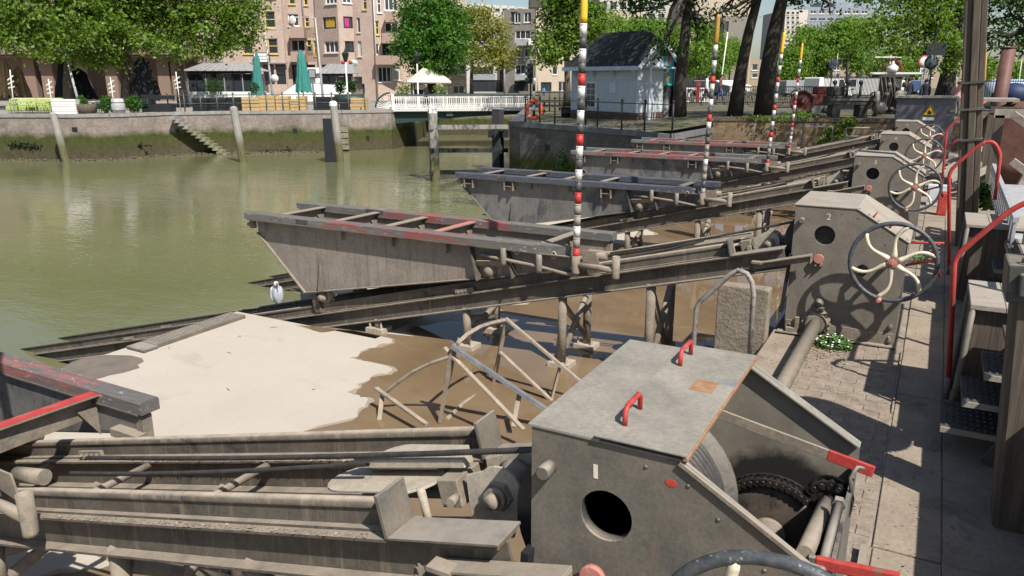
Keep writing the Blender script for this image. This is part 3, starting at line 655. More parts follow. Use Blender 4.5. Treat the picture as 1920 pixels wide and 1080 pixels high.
for i in range(9):
    p = V(rt_.uniform(-8.1, -5.2), rt_.uniform(3.6, 7.1), FLOOR_Z+.006); a = rt_.uniform(0, 6.28); l = rt_.uniform(.03, .10); tw.bar(p, p+V(l*math.cos(a), l*math.sin(a), .004), .004, .004)
tag(tw.build('slab_twigs', plain('dead twigs', (.13, .10, .07), .9)), kind='stuff')
# ---------------------------------------------------------------- pavement
pave = surf('dusty quay pavement', (.20, .165, .13), (.30, .255, .205), 3, .9, 26, 0, .35, .006, spec=.2, stain=(.13, .108, .088), stain_scale=2.2, stain_lo=.57)
slabm = surf('dusty concrete slab', (.235, .190, .145), (.315, .26, .20), 2.6, .9, 40, 0, .2, .004, spec=.2, stain=(.165, .135, .105), stain_scale=2.5, stain_lo=.56)
brickp = surf('dusty paving brick', (.205, .165, .128), (.30, .248, .198), 9, .9, 50, 0, .3, .004, spec=.2, stain=(.15, .12, .1), stain_scale=3, stain_lo=.58)
gd = MB(); gd.box(-1.2, 14, -6, 30.2, -.9, -.014); g0 = structure(gd.build('quay_pavement', pave))
def pieces(name, rects, mat, parent, z0, z1, jit=.004, bev=.004):
    """one flat piece per rectangle; alike sizes share a mesh"""
    cache = {}
    for (x0, x1, y0, y1) in rects:
        key = (round(x1-x0, 3), round(y1-y0, 3))
        if key not in cache:
            mb = MB(); w, d = key; hh = z1-z0; b = bev
            A = [V(-w/2, -d/2, 0), V(w/2, -d/2, 0), V(w/2, d/2, 0), V(-w/2, d/2, 0)]
            B = [p+V(0, 0, hh-b) for p in A]; C = [V(p.x*(1-2*b/w), p.y*(1-2*b/d), hh) for p in A]
            n = len(mb.v); mb.v = A+B+C
            mb.f = [(3, 2, 1, 0)]+[(i, (i+1) % 4, 4+(i+1) % 4, 4+i) for i in range(4)]+[(4+i, 4+(i+1) % 4, 8+(i+1) % 4, 8+i) for i in range(4)]+[(8, 9, 10, 11)]; mb.s = [False]*10
            me = mb.mesh(name, V(0, 0, 0)); me.materials.append(mat); cache[key] = me
        o = bpy.data.objects.new(name, cache[key]); col.objects.link(o); o.parent = parent
        o.location = V((x0+x1)/2, (y0+y1)/2, z0+rnd.uniform(-jit, jit))-ORG[parent.name]
        o.rotation_euler = (rnd.uniform(-.006, .006), rnd.uniform(-.006, .006), rnd.uniform(-.006, .006))
rc = []; y = 2.9
while y < 30: L_ = 1.18; rc.append((-.035, .285, y, y+L_-.012)); y += L_
y = 3.1
while y < 30: L_ = .98; rc.append((.291, .72, y, y+L_-.012)); y += L_
pieces('slab', rc, slabm, g0, -.02, 0)
rc = []
for k in range(4):
    y = Y0S[k]+1.03
    for j in range(4): L_ = (Y0S[k+1]-.12-y)/(4-j); rc.append((-1.19, -.90, y, y+L_-.012)); y += L_
pieces('edge_slab', rc, slabm, g0, -.02, .004)
rc = []
y = 3.22; row = 0
while y < 7.5:
    o_ = -.10 if row % 2 else 0
    x = -.88+o_
    while x < -.06:
        xa, xb = max(x, -.88), min(x+.205, -.05)
        if xb-xa > .05: rc.append((xa, xb-.003, y, y+.102))
        x += .213
    y += .106; row += 1
rc = sorted(rc, key=lambda r: r[2])[:290]
pieces('brick', rc, brickp, g0, -.022, -.0095, .003, .003)
rc = [(-.14, .20, 3.1, 4.05)]
pieces('kerb_slab', [(-.055, -.04, 6.0+.5*i, 6.49+.5*i) for i in range(3)], brickp, g0, -.02, .006)
MB().box(-.09, -.055, 3.3, 4.0, -.01, .04).build('kerb_strip', mudsteel, g0)
# litter: seed husks, shell bits and dry leaves lying about
litm = surf('dry litter', (.16, .115, .07), (.36, .30, .23), 40, .9, 80, 0, 0)
lm = MB(); rl = random.Random(11)
def flake(p, s, n=V(0, 0, 1)):
    a = rl.uniform(0, 6.28); u = V(math.cos(a), math.sin(a), rl.uniform(-.3, .3))*s; w = V(-math.sin(a), math.cos(a), rl.uniform(-.3, .3))*s*rl.uniform(.4, .9)
    p = Vector(p)+V(0, 0, s*.35); lm.face([p-u-w, p+u-w*.6, p+u*.8+w, p-u+w*.7])
for i in range(3600): 
    y = 3.1+abs(rl.gauss(0, 1))*3.2; x = rl.choice((rl.gauss(-.5, .25), rl.gauss(.45, .16), rl.uniform(-1.15, .8)))
    if -1.15 < x < 1.2: flake((x, y, .004), rl.uniform(.002, .0055) if rl.random() < .93 else rl.uniform(.006, .011))
for i in range(500): flake((rl.uniform(-.95, -.45), 7.2+rl.gauss(0, .22), .004), rl.uniform(.004, .012))
for i in range(900): 
    k = rl.choice((0, 0, 0, 1)); x = rl.uniform(-4.4, -1.7); b = rl.choice((-2.9, -2.3, -3.6)); x = x if rl.random() < .5 else rl.gauss(b, .25)
    if -4.5 < x < -1.7: flake((x, Y0S[k]+rl.choice((-.125, .585))+rl.uniform(-.02, .02), ztop(x)+.003), rl.uniform(.002, .008))
tag(lm.build('leaf_litter', litm, fix=False), kind='stuff')
# ================================================================ things on the near quay and in the pond
woodm = N('weathered dark timber'); woodm.p(Roughness=.85)
g = woodm.noise(3, 6, .7, stretch=(9, 9, .5)); c = woodm.ramp(g, [(.3, (.055, .043, .033)), (.55, (.105, .083, .062)), (.75, (.175, .14, .105))])
woodm.setc(c); woodm.bump(g, .6, .01); wood = woodm.m
woodt = surf('worn timber top', (.26, .225, .185), (.37, .325, .275), 5, .85, 50, 0, .3, stretch=(1, 8, 1), stain=(.18, .155, .13), stain_scale=3)
# concrete block under the beam end
conc = surf('rough muddy concrete', (.20, .165, .125), (.30, .25, .195), 5, .95, 34, 0, .9, .012, stain=(.12, .10, .07), stain_scale=2.4, stain_lo=.6)
cb = MB(); cb.box(-1.70, -1.215, 7.30, 7.46, -1.2, .475)
o = cb.build('concrete_block', conc, bevel=.012); tag(o, 'rough concrete block standing upright under the end of track 2, left of housing 2', 'concrete block')
# hooped ladder rail
o = MB().tube([V(-1.23, 6.66, -.01), V(-1.24, 6.66, .60), V(-1.262, 6.66, .70), V(-1.31, 6.66, .77), V(-1.385, 6.66, .79), V(-1.45, 6.66, .745), V(-1.70, 6.66, .46), V(-1.73, 6.66, .40), V(-1.735, 6.66, -.3), V(-1.735, 6.66, -.76)], .0225, 12).box(-1.29, -1.205, 6.60, 6.72, -.004, .012).build('hoop_rail', surf('flaking galvanised pipe', (.22, .19, .165), (.33, .30, .27), 10, .6, 60, 0, .2, mark=(.10, .09, .08), mark_scale=22, mark_at=.6))
tag(o, 'hooped grey pipe handrail at the pond edge behind the open winch', 'handrail')
# framed row of dark bars laid on the pond floor
gr = thing('floor_bars', (-2.0, 7.5, FLOOR_Z), 'row of dark bars lying in the brown pond behind the hooped handrail', 'grating')
for i in range(11): MB().bar((-1.62-.052*i, 6.6, FLOOR_Z+.03), (-1.62-.052*i, 8.9, FLOOR_Z+.03), .012, .04).build('bar', beam_m, gr)
MB().bar((-1.6, 6.6, FLOOR_Z+.03), (-2.17, 6.6, FLOOR_Z+.03), .014, .042).bar((-1.6, 8.9, FLOOR_Z+.03), (-2.17, 8.9, FLOOR_Z+.03), .014, .042).build('frame', beam_m, gr)
# perforated step lying on the slab edge
st = thing('step_grating', (-8.2, 6.3, FLOOR_Z), 'long perforated grey step lying on the pale slab edge', 'grating')
MB().box(-8.34, -8.06, 5.72, 7.12, FLOOR_Z+.03, FLOOR_Z+.05).build('tread', steel, st)
MB().box(-8.36, -8.04, 5.52, 5.72, FLOOR_Z+.012, FLOOR_Z+.04).build('end_lip', steel, st)
t_ = MB()
for i in range(34):
    for j in range(6): t_.box(-8.325+.046*j, -8.300+.046*j, 5.74+.04*i, 5.762+.04*i, FLOOR_Z+.05, FLOOR_Z+.057)
tag(t_.build('stud', steel, st), kind='stuff')
MB().box(-8.34, -8.32, 5.72, 7.12, FLOOR_Z, FLOOR_Z+.03).box(-8.08, -8.06, 5.72, 7.12, FLOOR_Z, FLOOR_Z+.03).build('edge', steel, st)
# bent bar frame standing in the pond
barm = surf('muddy bar steel', (.25, .205, .155), (.37, .31, .24), 8, .8, 60, 0, .2, stain=(.16, .13, .1), stain_scale=6)
blue = surf('grey blue bar paint', (.12, .13, .14), (.20, .21, .22), 8, .6, 60, 0, .15, stain=(.25, .22, .18), stain_scale=5, stain_lo=.6)
def at_y(px, py, y): r = ray(px, py); return STAND+r*(y/r.y)
fr = thing('bent_bar_frame', at_y(880, 790, 6.1), 'wrecked frame of bent steel bars standing in the muddy pond water', 'steel frame')
ORG[fr.name] = Vector(fr.location)
def bars(lst, mat, w=.042):
    for pts in lst:
        P_ = [at_y(*p) for p in pts]
        if len(P_) == 2: MB().bar(P_[0], P_[1], w, w*.55).build('bar', mat, fr)
        else: MB().tube(P_, w*.42, 6, smooth=False).build('bent_bar', mat, fr)
bars([((848, 655, 5.6), (825, 792, 5.6)), ((833, 652, 5.62), (982, 806, 5.5)), ((705, 728, 5.55), (800, 796, 5.3)), ((717, 740, 5.55), (710, 800, 5.35)), ((974, 738, 5.9), (963, 800, 5.7)),
      ((948, 597, 6.6), (1090, 717, 6.7)), ((948, 607, 6.62), (925, 718, 6.75)), ((937, 660, 6.65), (1040, 757, 6.6)), ((1049, 690, 6.7), (1034, 748, 6.65))], barm)
bars([((846, 648, 5.58), (1030, 772, 5.95)), ((850, 660, 5.63), (838, 720, 5.63))], blue, .06)
bars([((715, 742, 5.55), (740, 722, 5.55), (775, 697, 5.56), (810, 680, 5.57), (848, 668, 5.6)), ((857, 645, 5.62), (875, 628, 5.8), (900, 613, 6.1), (925, 605, 6.4), (948, 600, 6.6)),
      ((922, 718, 6.75), (895, 740, 6.4), (868, 757, 6.1), (838, 786, 5.7))], barm, .05)
# flowering weed at the foot of housing 2
leafm = surf('fresh weed green', (.05, .12, .022), (.10, .20, .04), 20, .6, 80, 0, 0); petal = plain('white petals', (.75, .74, .70), .7)
def weed(name, c, r, h, n, label, flowers, lm_=leafm, lf=.02):
    root = thing(name, c, label, 'plant'); mb = MB(); rw = random.Random(int(c[0]*100+c[1]*7))
    for i in range(n):
        a = rw.uniform(0, 6.28); d = r*math.sqrt(rw.random()); z = h*rw.random()*(1-(d/r)**2*.6)
        p = V(c[0]+d*math.cos(a), c[1]+d*math.sin(a)*.8, c[2]+z); u = V(rw.gauss(0, 1), rw.gauss(0, 1), rw.gauss(0, .6)).normalized(); w = u.cross(V(rw.gauss(0, 1), rw.gauss(0, 1), rw.gauss(0, 1))).normalized(); s = lf*rw.uniform(.6, 1.3)
        mb.face([p-u*s, p+w*s*.5, p+u*s, p-w*s*.5])
    tag(mb.build('foliage', lm_, root, fix=False), kind='stuff')
    if flowers:
        for i in range(flowers):
            a = rw.uniform(0, 6.28); d = r*math.sqrt(rw.random())*1.05
            p = V(c[0]+d*math.cos(a), c[1]+d*math.sin(a)*.8, c[2]+h*(1-(d/r)**2*.55)*rw.uniform(.75, 1.1)); mb = MB(); mb.ball(p, .011, .011, .006, 7, 4); mb.build('flower', petal, root)
weed('flowering_weed', (-.62, 7.36, 0), .17, .11, 900, 'low green weed with small white flowers beside the drive pipe at housing 2', 34)
weed('green_weed', (.70, 13.3, .55), .28, .4, 700, 'bright green leafy weed behind the red hooped handrail', 0, leafm, .05)
weed('green_weed', (-.05, 11.6, 0), .10, .12, 160, 'small green weed on the path behind the handwheel of housing 3', 0)
# ---------------------------------------------------------------- right side: stairs, landings, posts, rails
tread_m = surf('dark steel tread', (.05, .048, .045), (.09, .085, .078), 10, .5, 60, 0, .2)
nose = surf('dusty tread nosing', (.25, .22, .19), (.34, .30, .26), 10, .7, 60, 0, .2)
def stairs(yc, label, x0=.25):
    root = thing('steel_stairs', (x0+.4, yc, 0), label, 'stairs', 'steel stairs up to the landing')
    for i in range(4):
        x = x0+.097*i; z = .2*(i+1)
        t = MB().box(x, x+.34, yc-.26, yc+.26, z-.03, z-.004).build('tread', tread_m, root)
        MB().box(x, x+.36, yc-.275, yc-.26, z-.035, z+.001).build('nosing', nose, t)
        s = MB()
        for a in range(8):
            for b in range(6): s.lathe((x+.03+.038*a, yc-.21+.08*b, z-.004), (0, 0, 1), [(0, .012), (.010, .007)], 6, smooth=False)
        tag(s.build('stud', tread_m, t), kind='stuff')
    for y in (yc-.29, yc+.27): MB().bar((x0+.3, y, 0), (x0+.75, y, .92), .02, .12, up=(0, 0, 1)).build('stringer', steel_dk, root)
    return root
stairs(5.68, 'nearest steel stairs with studded dark treads beside the near timber post', .25)
stairs(8.95, 'second steel stairs on the right, half hidden behind the timber landings', .45)
def landing(x0, x1, y0, y1, z, label, boards=4):
    root = thing('timber_landing', ((x0+x1)/2, (y0+y1)/2, 0), label, 'landing', 'timber topped landings on the right')
    w = (x1-x0)/boards
    for i in range(boards): MB().box(x0+w*i+.002, x0+w*(i+1)-.002, y0, y1, z-.035, z+rnd.uniform(-.002, .002)).build('board', woodt, root, bevel=.003)
    MB().box(x0+.03, x1, y0+.05, y0+.065, .04, z-.04).box(x0+.02, x0+.035, y0+.066, y1-.02, .04, z-.04).build('side_panel', wood, root)
    for (xx, yy) in ((x0+.02, y0+.02), (x0+.02, y1-.03)): MB().cyl((xx-.03, yy, 0), (xx, yy, z-.036), .02, 10).build('leg', steel, root)
    return root
landing(.34, 1.4, 5.98, 6.76, .90, 'nearest timber topped landing behind the studded stair treads', 5)
landing(.38, 1.5, 9.48, 10.35, .90, 'second timber topped landing below the aluminium gangway', 5)
def rail(name, pts, r, label, parts=(), foot=None, m=red, g='red handrails on the right'):
    root = thing(name, pts[0], label, 'handrail', g)
    MB().tube(pts, r, 12).build('pipe', m, root)
    for p in parts: MB().tube(p, r*.9, 10).build('pipe', m, root)
    if foot: MB().cyl(foot[0], foot[1], r*1.02, 12).build('bare_foot', steel, root)
    return root
def bendpath(pts, r=.1, n=5):
    P_ = [Vector(p) for p in pts]; out = [P_[0]]
    for i in range(1, len(P_)-1):
        a = P_[i]+(P_[i-1]-P_[i]).normalized()*r; b = P_[i]+(P_[i+1]-P_[i]).normalized()*r
        for k in range(n+1): t = k/n; out.append(a.lerp(P_[i], t).lerp(P_[i].lerp(b, t), t))
    return out+[P_[-1]]
rail('red_handrail', bendpath([(.30, 6.42, .2), (.215, 6.4, 1.14), (.52, 6.4, 1.52), (1.3, 6.4, 2.0)], .08), .0195, 'nearest thick red handrail slanting up out of the frame on the right', foot=[(.305, 6.42, 0), (.302, 6.42, .2)])
rail('red_handrail', bendpath([(.325, 11, .1), (.17, 11, 1.3), (.44, 11, 1.62), (.57, 11, 1.70), (.68, 11, 1.55), (.70, 11, .98)], .09), .0215, 'red handrail with a round hoop, beside the far timber post', foot=[(.33, 11, 0), (.325, 11, .12)])
rail('red_handrail', bendpath([(.20, 17, 0), (.12, 17, 1.45), (.34, 17, 1.76), (.7, 17, 2.0)], .06), .021, 'farthest thin red handrail, left of the far timber post', parts=[[V(.13, 17, 1.1), V(.5, 17, 1.45)]])
# near timber post with steel bracket
def post(loc, label, planks, h, m=wood):
    root = thing('timber_post', loc, label, 'timber post', 'timber posts'); return root
p1 = post((.645, 4.72, 0), 'near thick timber post cut by the right edge, steel bracket on its top', 1, 1.3)
MB().prism([(.535, 4.60), (.56, 4.585), (.74, 4.585), (.755, 4.60), (.755, 4.84), (.735, 4.855), (.555, 4.855), (.535, 4.84)], 0, 1.34, axis='z').build('shaft', wood, p1, bevel=.008)
MB().box(.50, .80, 4.56, 4.88, 1.30, 1.50).box(.55, .80, 4.52, 4.56, 1.34, 1.46).build('bracket', steel_dk, p1, bevel=.01)
b = MB(); bolt(b, (.58, 4.60, 1.50), (0, 0, 1), .025, .03); bolt(b, (.68, 4.60, 1.50), (0, 0, 1), .025, .03); b.build('bolt', steel, p1)
tk = MB().lathe((.86, 4.9, 1.50), (0, 0, 1), [(0, .27), (.55, .275), (.63, .25), (.68, .20), (.70, 0)], 28)  # made-up solid standing in for an unidentified blur at the frame edge
tg = tk.build('blur_stand_in', surf('pinkish brown blur tone', (.20, .125, .105), (.27, .175, .15), 4, .7, 40, 0, .1)); tag(tg, 'made-up rounded pinkish brown shape on the near timber post, cut by the right edge', 'drum')
p2 = post((.58, 13.1, 0), 'tall far timber post of three bolted planks with steel bands', 3, 6)
for i, (xa, xb, ya, yb) in enumerate(((.42, .515, 13.0, 13.2), (.519, .615, 12.96, 13.2), (.619, .70, 13.02, 13.2))):
    MB().box(xa, xb, ya, yb, 0, 6.3).build('plank', wood, p2, bevel=.012)
for z in (1.55, 1.98, 2.35, 3.6): MB().box(.408, .712, 12.945, 13.215, z, z+.03).build('band', steel_dk, p2)
p2.rotation_euler = (0, R(-5.5), 0); p1.rotation_euler = (0, R(-4), 0)
# aluminium gangway
gw = thing('aluminium_gangway', (1.15, 11, .9), 'pale aluminium gangway with slatted side, right of the red hoop', 'gangway')
alu = surf('weathered aluminium', (.42, .42, .42), (.55, .55, .56), 6, .45, 60, .3, .1)
MB().bar((.78, 9.0, 1.05), (.80, 14, 1.12), .05, .05).bar((.78, 9.0, .72), (.80, 14, .79), .05, .05).build('side_beam', alu, gw)
for i in range(17): y = 9.1+.3*i; MB().box(.772, .802, y, y+.22, .75+.014*(y-9), 1.03+.014*(y-9)).build('slat', alu, gw)
MB().box(.81, 1.6, 9.0, 14, .80, .84).build('deck', alu, gw)
# timber trestle with the old brown drum behind
ht = thing('timber_trestle', (2.3, 19, 0), 'weathered timber trestle at the right edge, braces painted red', 'trestle')
for a, b_, m_, w in (((1.0, 18, .0), (1.0, 18, 1.72), wood, .16), ((2.6, 18, 0), (2.6, 18, 1.7), wood, .16), ((.9, 18, 1.75), (3.6, 18, 1.75), woodt, .16), ((1.2, 17.8, 1.75), (2.9, 17.4, .5), woodt, .13),
                    ((1.9, 17.6, 1.7), (1.4, 17.5, .2), woodt, .10), ((2.2, 16.6, 1.45), (1.55, 16.5, .2), red, .09), ((1.2, 16.3, 1.0), (2.4, 16.1, .1), woodt, .12), ((.95, 19.6, 0), (.95, 19.6, 1.7), wood, .16), ((.9, 19.6, 1.75), (3.6, 19.6, 1.75), wood, .16)):
    MB().bar(a, b_, w, w).build('timber', m_, ht)
brn = surf('brown painted iron', (.085, .04, .03), (.15, .075, .055), 5, .55, 50, 0, .15)
dr = thing('cable_drum', (1.62, 21.5, .6), 'big dark brown iron drum behind the timber trestle', 'drum')
MB().lathe((1.62, 20.6, 1.05), (0, 1, 0), [(0, .55), (0, .86), (.06, .86), (.06, .62), (1.0, .62), (1.0, .86), (1.06, .86), (1.06, .55)], 32).build('drum', brn, dr)
for i in range(5): MB().tube([V(1.62+.64*math.cos(t*.2618), 20.75+.17*i, 1.05+.64*math.sin(t*.2618)) for t in range(24)], .025, 6, closed=True).build('hoop', brn, dr)
MB().box(.95, 2.3, 20.7, 20.9, 0, .9).box(.95, 2.3, 21.4, 21.6, 0, .9).build('cradle', brn, dr)
MB().box(.75, 1.45, 20.3, 21.7, 1.92, 1.98).build('cover_board', woodt, dr)
cp = MB().cyl((1.15, 22.3, .02), (1.2, 22.3, 3.1), .15, 18).lathe((1.2, 22.3, 3.1), (0, 0, 1), [(0, .165), (.03, .165), (.03, .12), (-.3, .1)], 18).build('iron_funnel', surf('red brown funnel paint', (.12, .055, .045), (.17, .085, .068), 5, .6, 50, 0, .1)); tag(cp, 'red brown upright funnel pipe behind the brown drum, right of the tall post', 'funnel')
# cut timber pile by the far post
for i in range(9):
    x = .15+rnd.uniform(0, .55); y = 18.5+.35*i
    o = MB().bar((x, y, .25+.07*i), (x+.75, y+1.0, .65+.09*i), .12, .10).build('timber_offcut', woodt); tag(o, 'grey timber offcut in the pile by the farthest red handrail, ' + ['lowest and nearest', 'second from the bottom', 'low left', 'lower middle', 'central', 'upper middle', 'high left', 'second from the top', 'topmost and farthest'][i], 'timber', 'loose timber pile')
# small box seen through the wheel of housing 4
o = MB().box(-.05, .32, 17.2, 17.5, .0, .38).box(-.02, .29, 17.19, 17.2, .08, .30).build('white_tub', plain('white blue plastic', (.55, .57, .60), .5)); tag(o, 'white plastic tub on the path behind the handwheel of housing 4', 'tub')
o = MB().box(.14, .30, 15.9, 16.1, .0, .42).build('red_canister', red, bevel=.02); tag(o, 'small red canister standing on the path by the far handrail', 'canister')
# heron
hb = surf('grey heron feathers', (.30, .32, .35), (.52, .54, .57), 26, .8, 90, 0, .3, stretch=(1, 1, .3)); hw = plain('white plumage', (.7, .7, .68), .8); hk = plain('black plumage', (.02, .02, .025), .7); hy = plain('ochre bill', (.5, .32, .08), .6)
hx = at_y(519, 552, 9.6); hc = V(hx.x, hx.y, hx.z)
her = thing('heron', (hc.x, hc.y, hc.z-.33), 'grey heron hunched by the water under the bow of the mud brown carriage', 'bird')
bm_ = MB().tube([hc+V(.02, .03, -.22), hc+V(.01, .02, -.15), hc, hc+V(0, 0, .1), hc+V(.01, -.01, .17), hc+V(.02, -.02, .2)], [.02, .065, .092, .08, .05, .03], 12); bm_.build('body', hb, her)
MB().tube([hc+V(.03, -.03, .14), hc+V(.055, -.055, .20), hc+V(.07, -.06, .235), hc+V(.09, -.07, .24)], [.032, .036, .04, .024], 10).build('head', hw, her)
MB().tube([hc+V(.10, -.075, .24), hc+V(.19, -.11, .215)], [.014, .003], 6).build('bill', hy, her)
MB().tube([hc+V(.06, -.05, .262), hc+V(.0, .0, .25), hc+V(-.05, .04, .22)], [.012, .01, .003], 6).build('crest', hk, her)
for s in (-1, 1): MB().tube([hc+V(.02+.04*s, .02*s, -.14), hc+V(.02+.045*s, .02*s, -.33)], .008, 6).tube([hc+V(.02+.045*s, .02*s, -.33), hc+V(.06+.045*s, .0, -.335)], .007, 5).build('leg', hy, her)
for s in (-1, 1): MB().ball(hc+V(.085*s*.7, .06*s*.7, .0), .035, .06, .15, 8, 6).build('wing', hb, her)
bx = MB().cyl((hc.x+.15, hc.y+.25, hc.z-.38), (hc.x+.95, hc.y+.35, hc.z-.32), .2, 16).build('rubber_fender', black); tag(bx, 'black rubber fender roller lying behind the heron', 'fender')
o = MB().box(hc.x-.4, hc.x+1.3, hc.y-.25, hc.y+.7, -2.7, hc.z-.335).build('concrete_ledge', slabside); tag(o, 'dark wet concrete ledge under the heron', 'ledge')

# raised timber deck the stairs lead up to, right of the path
dk = thing('timber_deck', (2.2, 3, 0), 'raised timber deck at the right edge that shades the path', 'deck')
for i in range(16): MB().box(.80+.2*i, .995+.2*i, -3.5, 8.8, .86, .90).build('board', woodt, dk)
MB().box(.78, .80, -3.5, 8.8, .62, .90).build('fascia', wood, dk)
for y in (-3, -.5, 2, 4.3, 6.5, 8.6): MB().box(.86, 1.0, y, y+.14, -.02, .86).build('leg', wood, dk)
for i in range(3): MB().box(.815, .855, 6.3+1.1*i, 6.34+1.1*i, .9005, 1.86).build('baluster_post', steel_dk, dk)
for z in (1.4, 1.86): MB().tube([V(.835, 6.3, z), V(.835, 8.7, z)], .024, 8).build('guard_rail', steel_dk, dk)
# ================================================================ far side: quays, bridge, buildings
import numpy as np
def XF(mb, loc, rot=0.):
    M = Matrix.Translation(Vector(loc)) @ Matrix.Rotation(R(YAW)+rot, 4, 'Z'); mb.v = [M @ p for p in mb.v]; return mb
def zat(px, py, d): return on_plane(px, py, d).z
GZ = .25
# ---- materials
def brickmat(name, c1, c2, mortar, bw=.22, bh=.065, scale=1., moss=None, rough=.85, dirt=.25, white=None):
    m = N(name); m.p(Roughness=rough); m.b.inputs['Specular IOR Level'].default_value = .25
    uv = m.n('ShaderNodeUVMap'); b = m.n('ShaderNodeTexBrick'); m.l(uv.outputs[0], b.inputs['Vector'])
    b.inputs['Color1'].default_value = c1+(1,); b.inputs['Color2'].default_value = c2+(1,); b.inputs['Mortar'].default_value = mortar+(1,)
    b.inputs['Scale'].default_value = scale; b.inputs['Mortar Size'].default_value = .009; b.inputs['Brick Width'].default_value = bw; b.inputs['Row Height'].default_value = bh
    c = m.mix(1., b.outputs['Color'], m.ramp(m.noise(.9, 5, .65), [(.3, 1-dirt), (.7, 1+dirt)]), 'MULTIPLY')
    c = m.mix(1., c, m.ramp(m.noise(7, 3, .7), [(.3, .86), (.7, 1.14)]), 'MULTIPLY')
    if white: c = m.mix(m.ramp(m.noise(1.6, 6, .75, stretch=(1, 1, .5)), [(.52, 0.), (.66, .55)]), c, white)
    if moss:
        z0, z1, z2 = moss; sp = m.n('ShaderNodeSeparateXYZ'); m.l(m.pos(), sp.inputs[0])
        zz = m.math('ADD', sp.outputs['Z'], m.math('MULTIPLY', m.math('SUBTRACT', m.noise(.9, 5, .7), .5), .75))
        def mr(a, b_): 
            x = m.n('ShaderNodeMapRange'); x.inputs['From Min'].default_value = a; x.inputs['From Max'].default_value = b_; m.l(zz, x.inputs[0]); return x.outputs[0]
        gcol = m.ramp(m.noise(3., 5, .7), [(.3, (.030, .040, .008)), (.7, (.075, .088, .020))])
        c = m.mix(mr(z0, z1), c, gcol)
        mud = m.ramp(m.noise(4, 5, .7), [(.3, (.05, .042, .022)), (.7, (.10, .085, .05))]); c = m.mix(mr(z1-.1, z2), c, mud)
    m.setc(c); m.bump(b.outputs['Fac'], .3, -.01); return m.m
quaybrick = brickmat('weathered quay brick', (.165, .125, .105), (.235, .185, .16), (.27, .25, .225), dirt=.3, moss=(-.75, -1.15, -2.1), white=(.36, .32, .30))
shadequay = brickmat('shaded quay brick', (.085, .075, .07), (.13, .115, .105), (.14, .13, .12), moss=(-.55, -1.0, -2.2), white=(.22, .21, .20))  # shade on the curved wall is put into the brick colour
retbrick = brickmat('brown retaining brick', (.17, .115, .065), (.25, .18, .11), (.12, .095, .07), bw=.24, bh=.085, dirt=.3)
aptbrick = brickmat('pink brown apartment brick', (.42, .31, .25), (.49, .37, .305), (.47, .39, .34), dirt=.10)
aptdark = brickmat('shaded arcade brick', (.20, .135, .10), (.25, .17, .13), (.24, .19, .16), dirt=.1)  # apartment brick darkened, the arcade's shade sits in the colour
greybrick = brickmat('grey brown brick', (.21, .185, .165), (.26, .235, .21), (.24, .22, .2), dirt=.1)
tan = brickmat('tan rendered brick', (.46, .38, .29), (.50, .42, .33), (.47, .4, .31), dirt=.06)
paleb = brickmat('pale concrete panels', (.50, .47, .42), (.55, .52, .47), (.4, .38, .35), bw=2.4, bh=1.3, dirt=.06)
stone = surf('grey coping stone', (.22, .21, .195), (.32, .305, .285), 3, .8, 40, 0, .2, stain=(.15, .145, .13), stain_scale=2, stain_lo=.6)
stone_shade = surf('shaded coping stone', (.11, .115, .12), (.17, .175, .18), 3, .8, 40, 0, .2)  # darker copy of the coping stone, its shade in the colour
asphalt = surf('terrace paving', (.22, .20, .18), (.30, .275, .25), 1.2, .9, 30, 0, .1)
grass = surf('rough park grass', (.05, .065, .022), (.11, .105, .05), 2.2, .95, 30, 0, .4, .03, stain=(.15, .125, .095), stain_scale=.7, stain_lo=.44)
white = plain('white paint', (.78, .77, .74), .55); offw = plain('off white paint', (.60, .59, .55), .6); green_dk = plain('dark green paint', (.02, .045, .04), .5)
glass = N('window glass'); glass.p(Roughness=.06); glass.setc((.035, .042, .05)); glass.b.inputs['Specular IOR Level'].default_value = .7; glass = glass.m
glassb = plain('pale blind glass', (.42, .43, .43), .3); yel = plain('yellow window paint', (.62, .48, .16), .6); greyp = plain('grey paint', (.28, .29, .30), .6); pot = plain('bronze curtain', (.52, .33, .05), .9); pink = plain('magenta curtain', (.50, .04, .22), .9)
zinc = surf('zinc sheet', (.30, .30, .30), (.40, .40, .40), 2, .5, 30, .3, .05); tarp = plain('cream canvas', (.60, .57, .48), .9); umbg = surf('teal umbrella cloth', (.03, .17, .15), (.05, .235, .205), 5, .9, 60, 0, .2); umbk = plain('black umbrella cloth', (.014, .015, .02), .9); straw = surf('straw thatch', (.30, .20, .10), (.46, .33, .19), 18, .95, 60, 0, .5, .03, stretch=(3, 3, .5))
lime = plain('lime green paint', (.33, .40, .13), .7); boxw = surf('varnished yellow wood', (.42, .285, .125), (.54, .385, .19), 3, .6, 40, 0, .1); ironm = plain('black iron', (.02, .022, .023), .5); gpost = plain('grey green iron', (.07, .09, .085), .5)
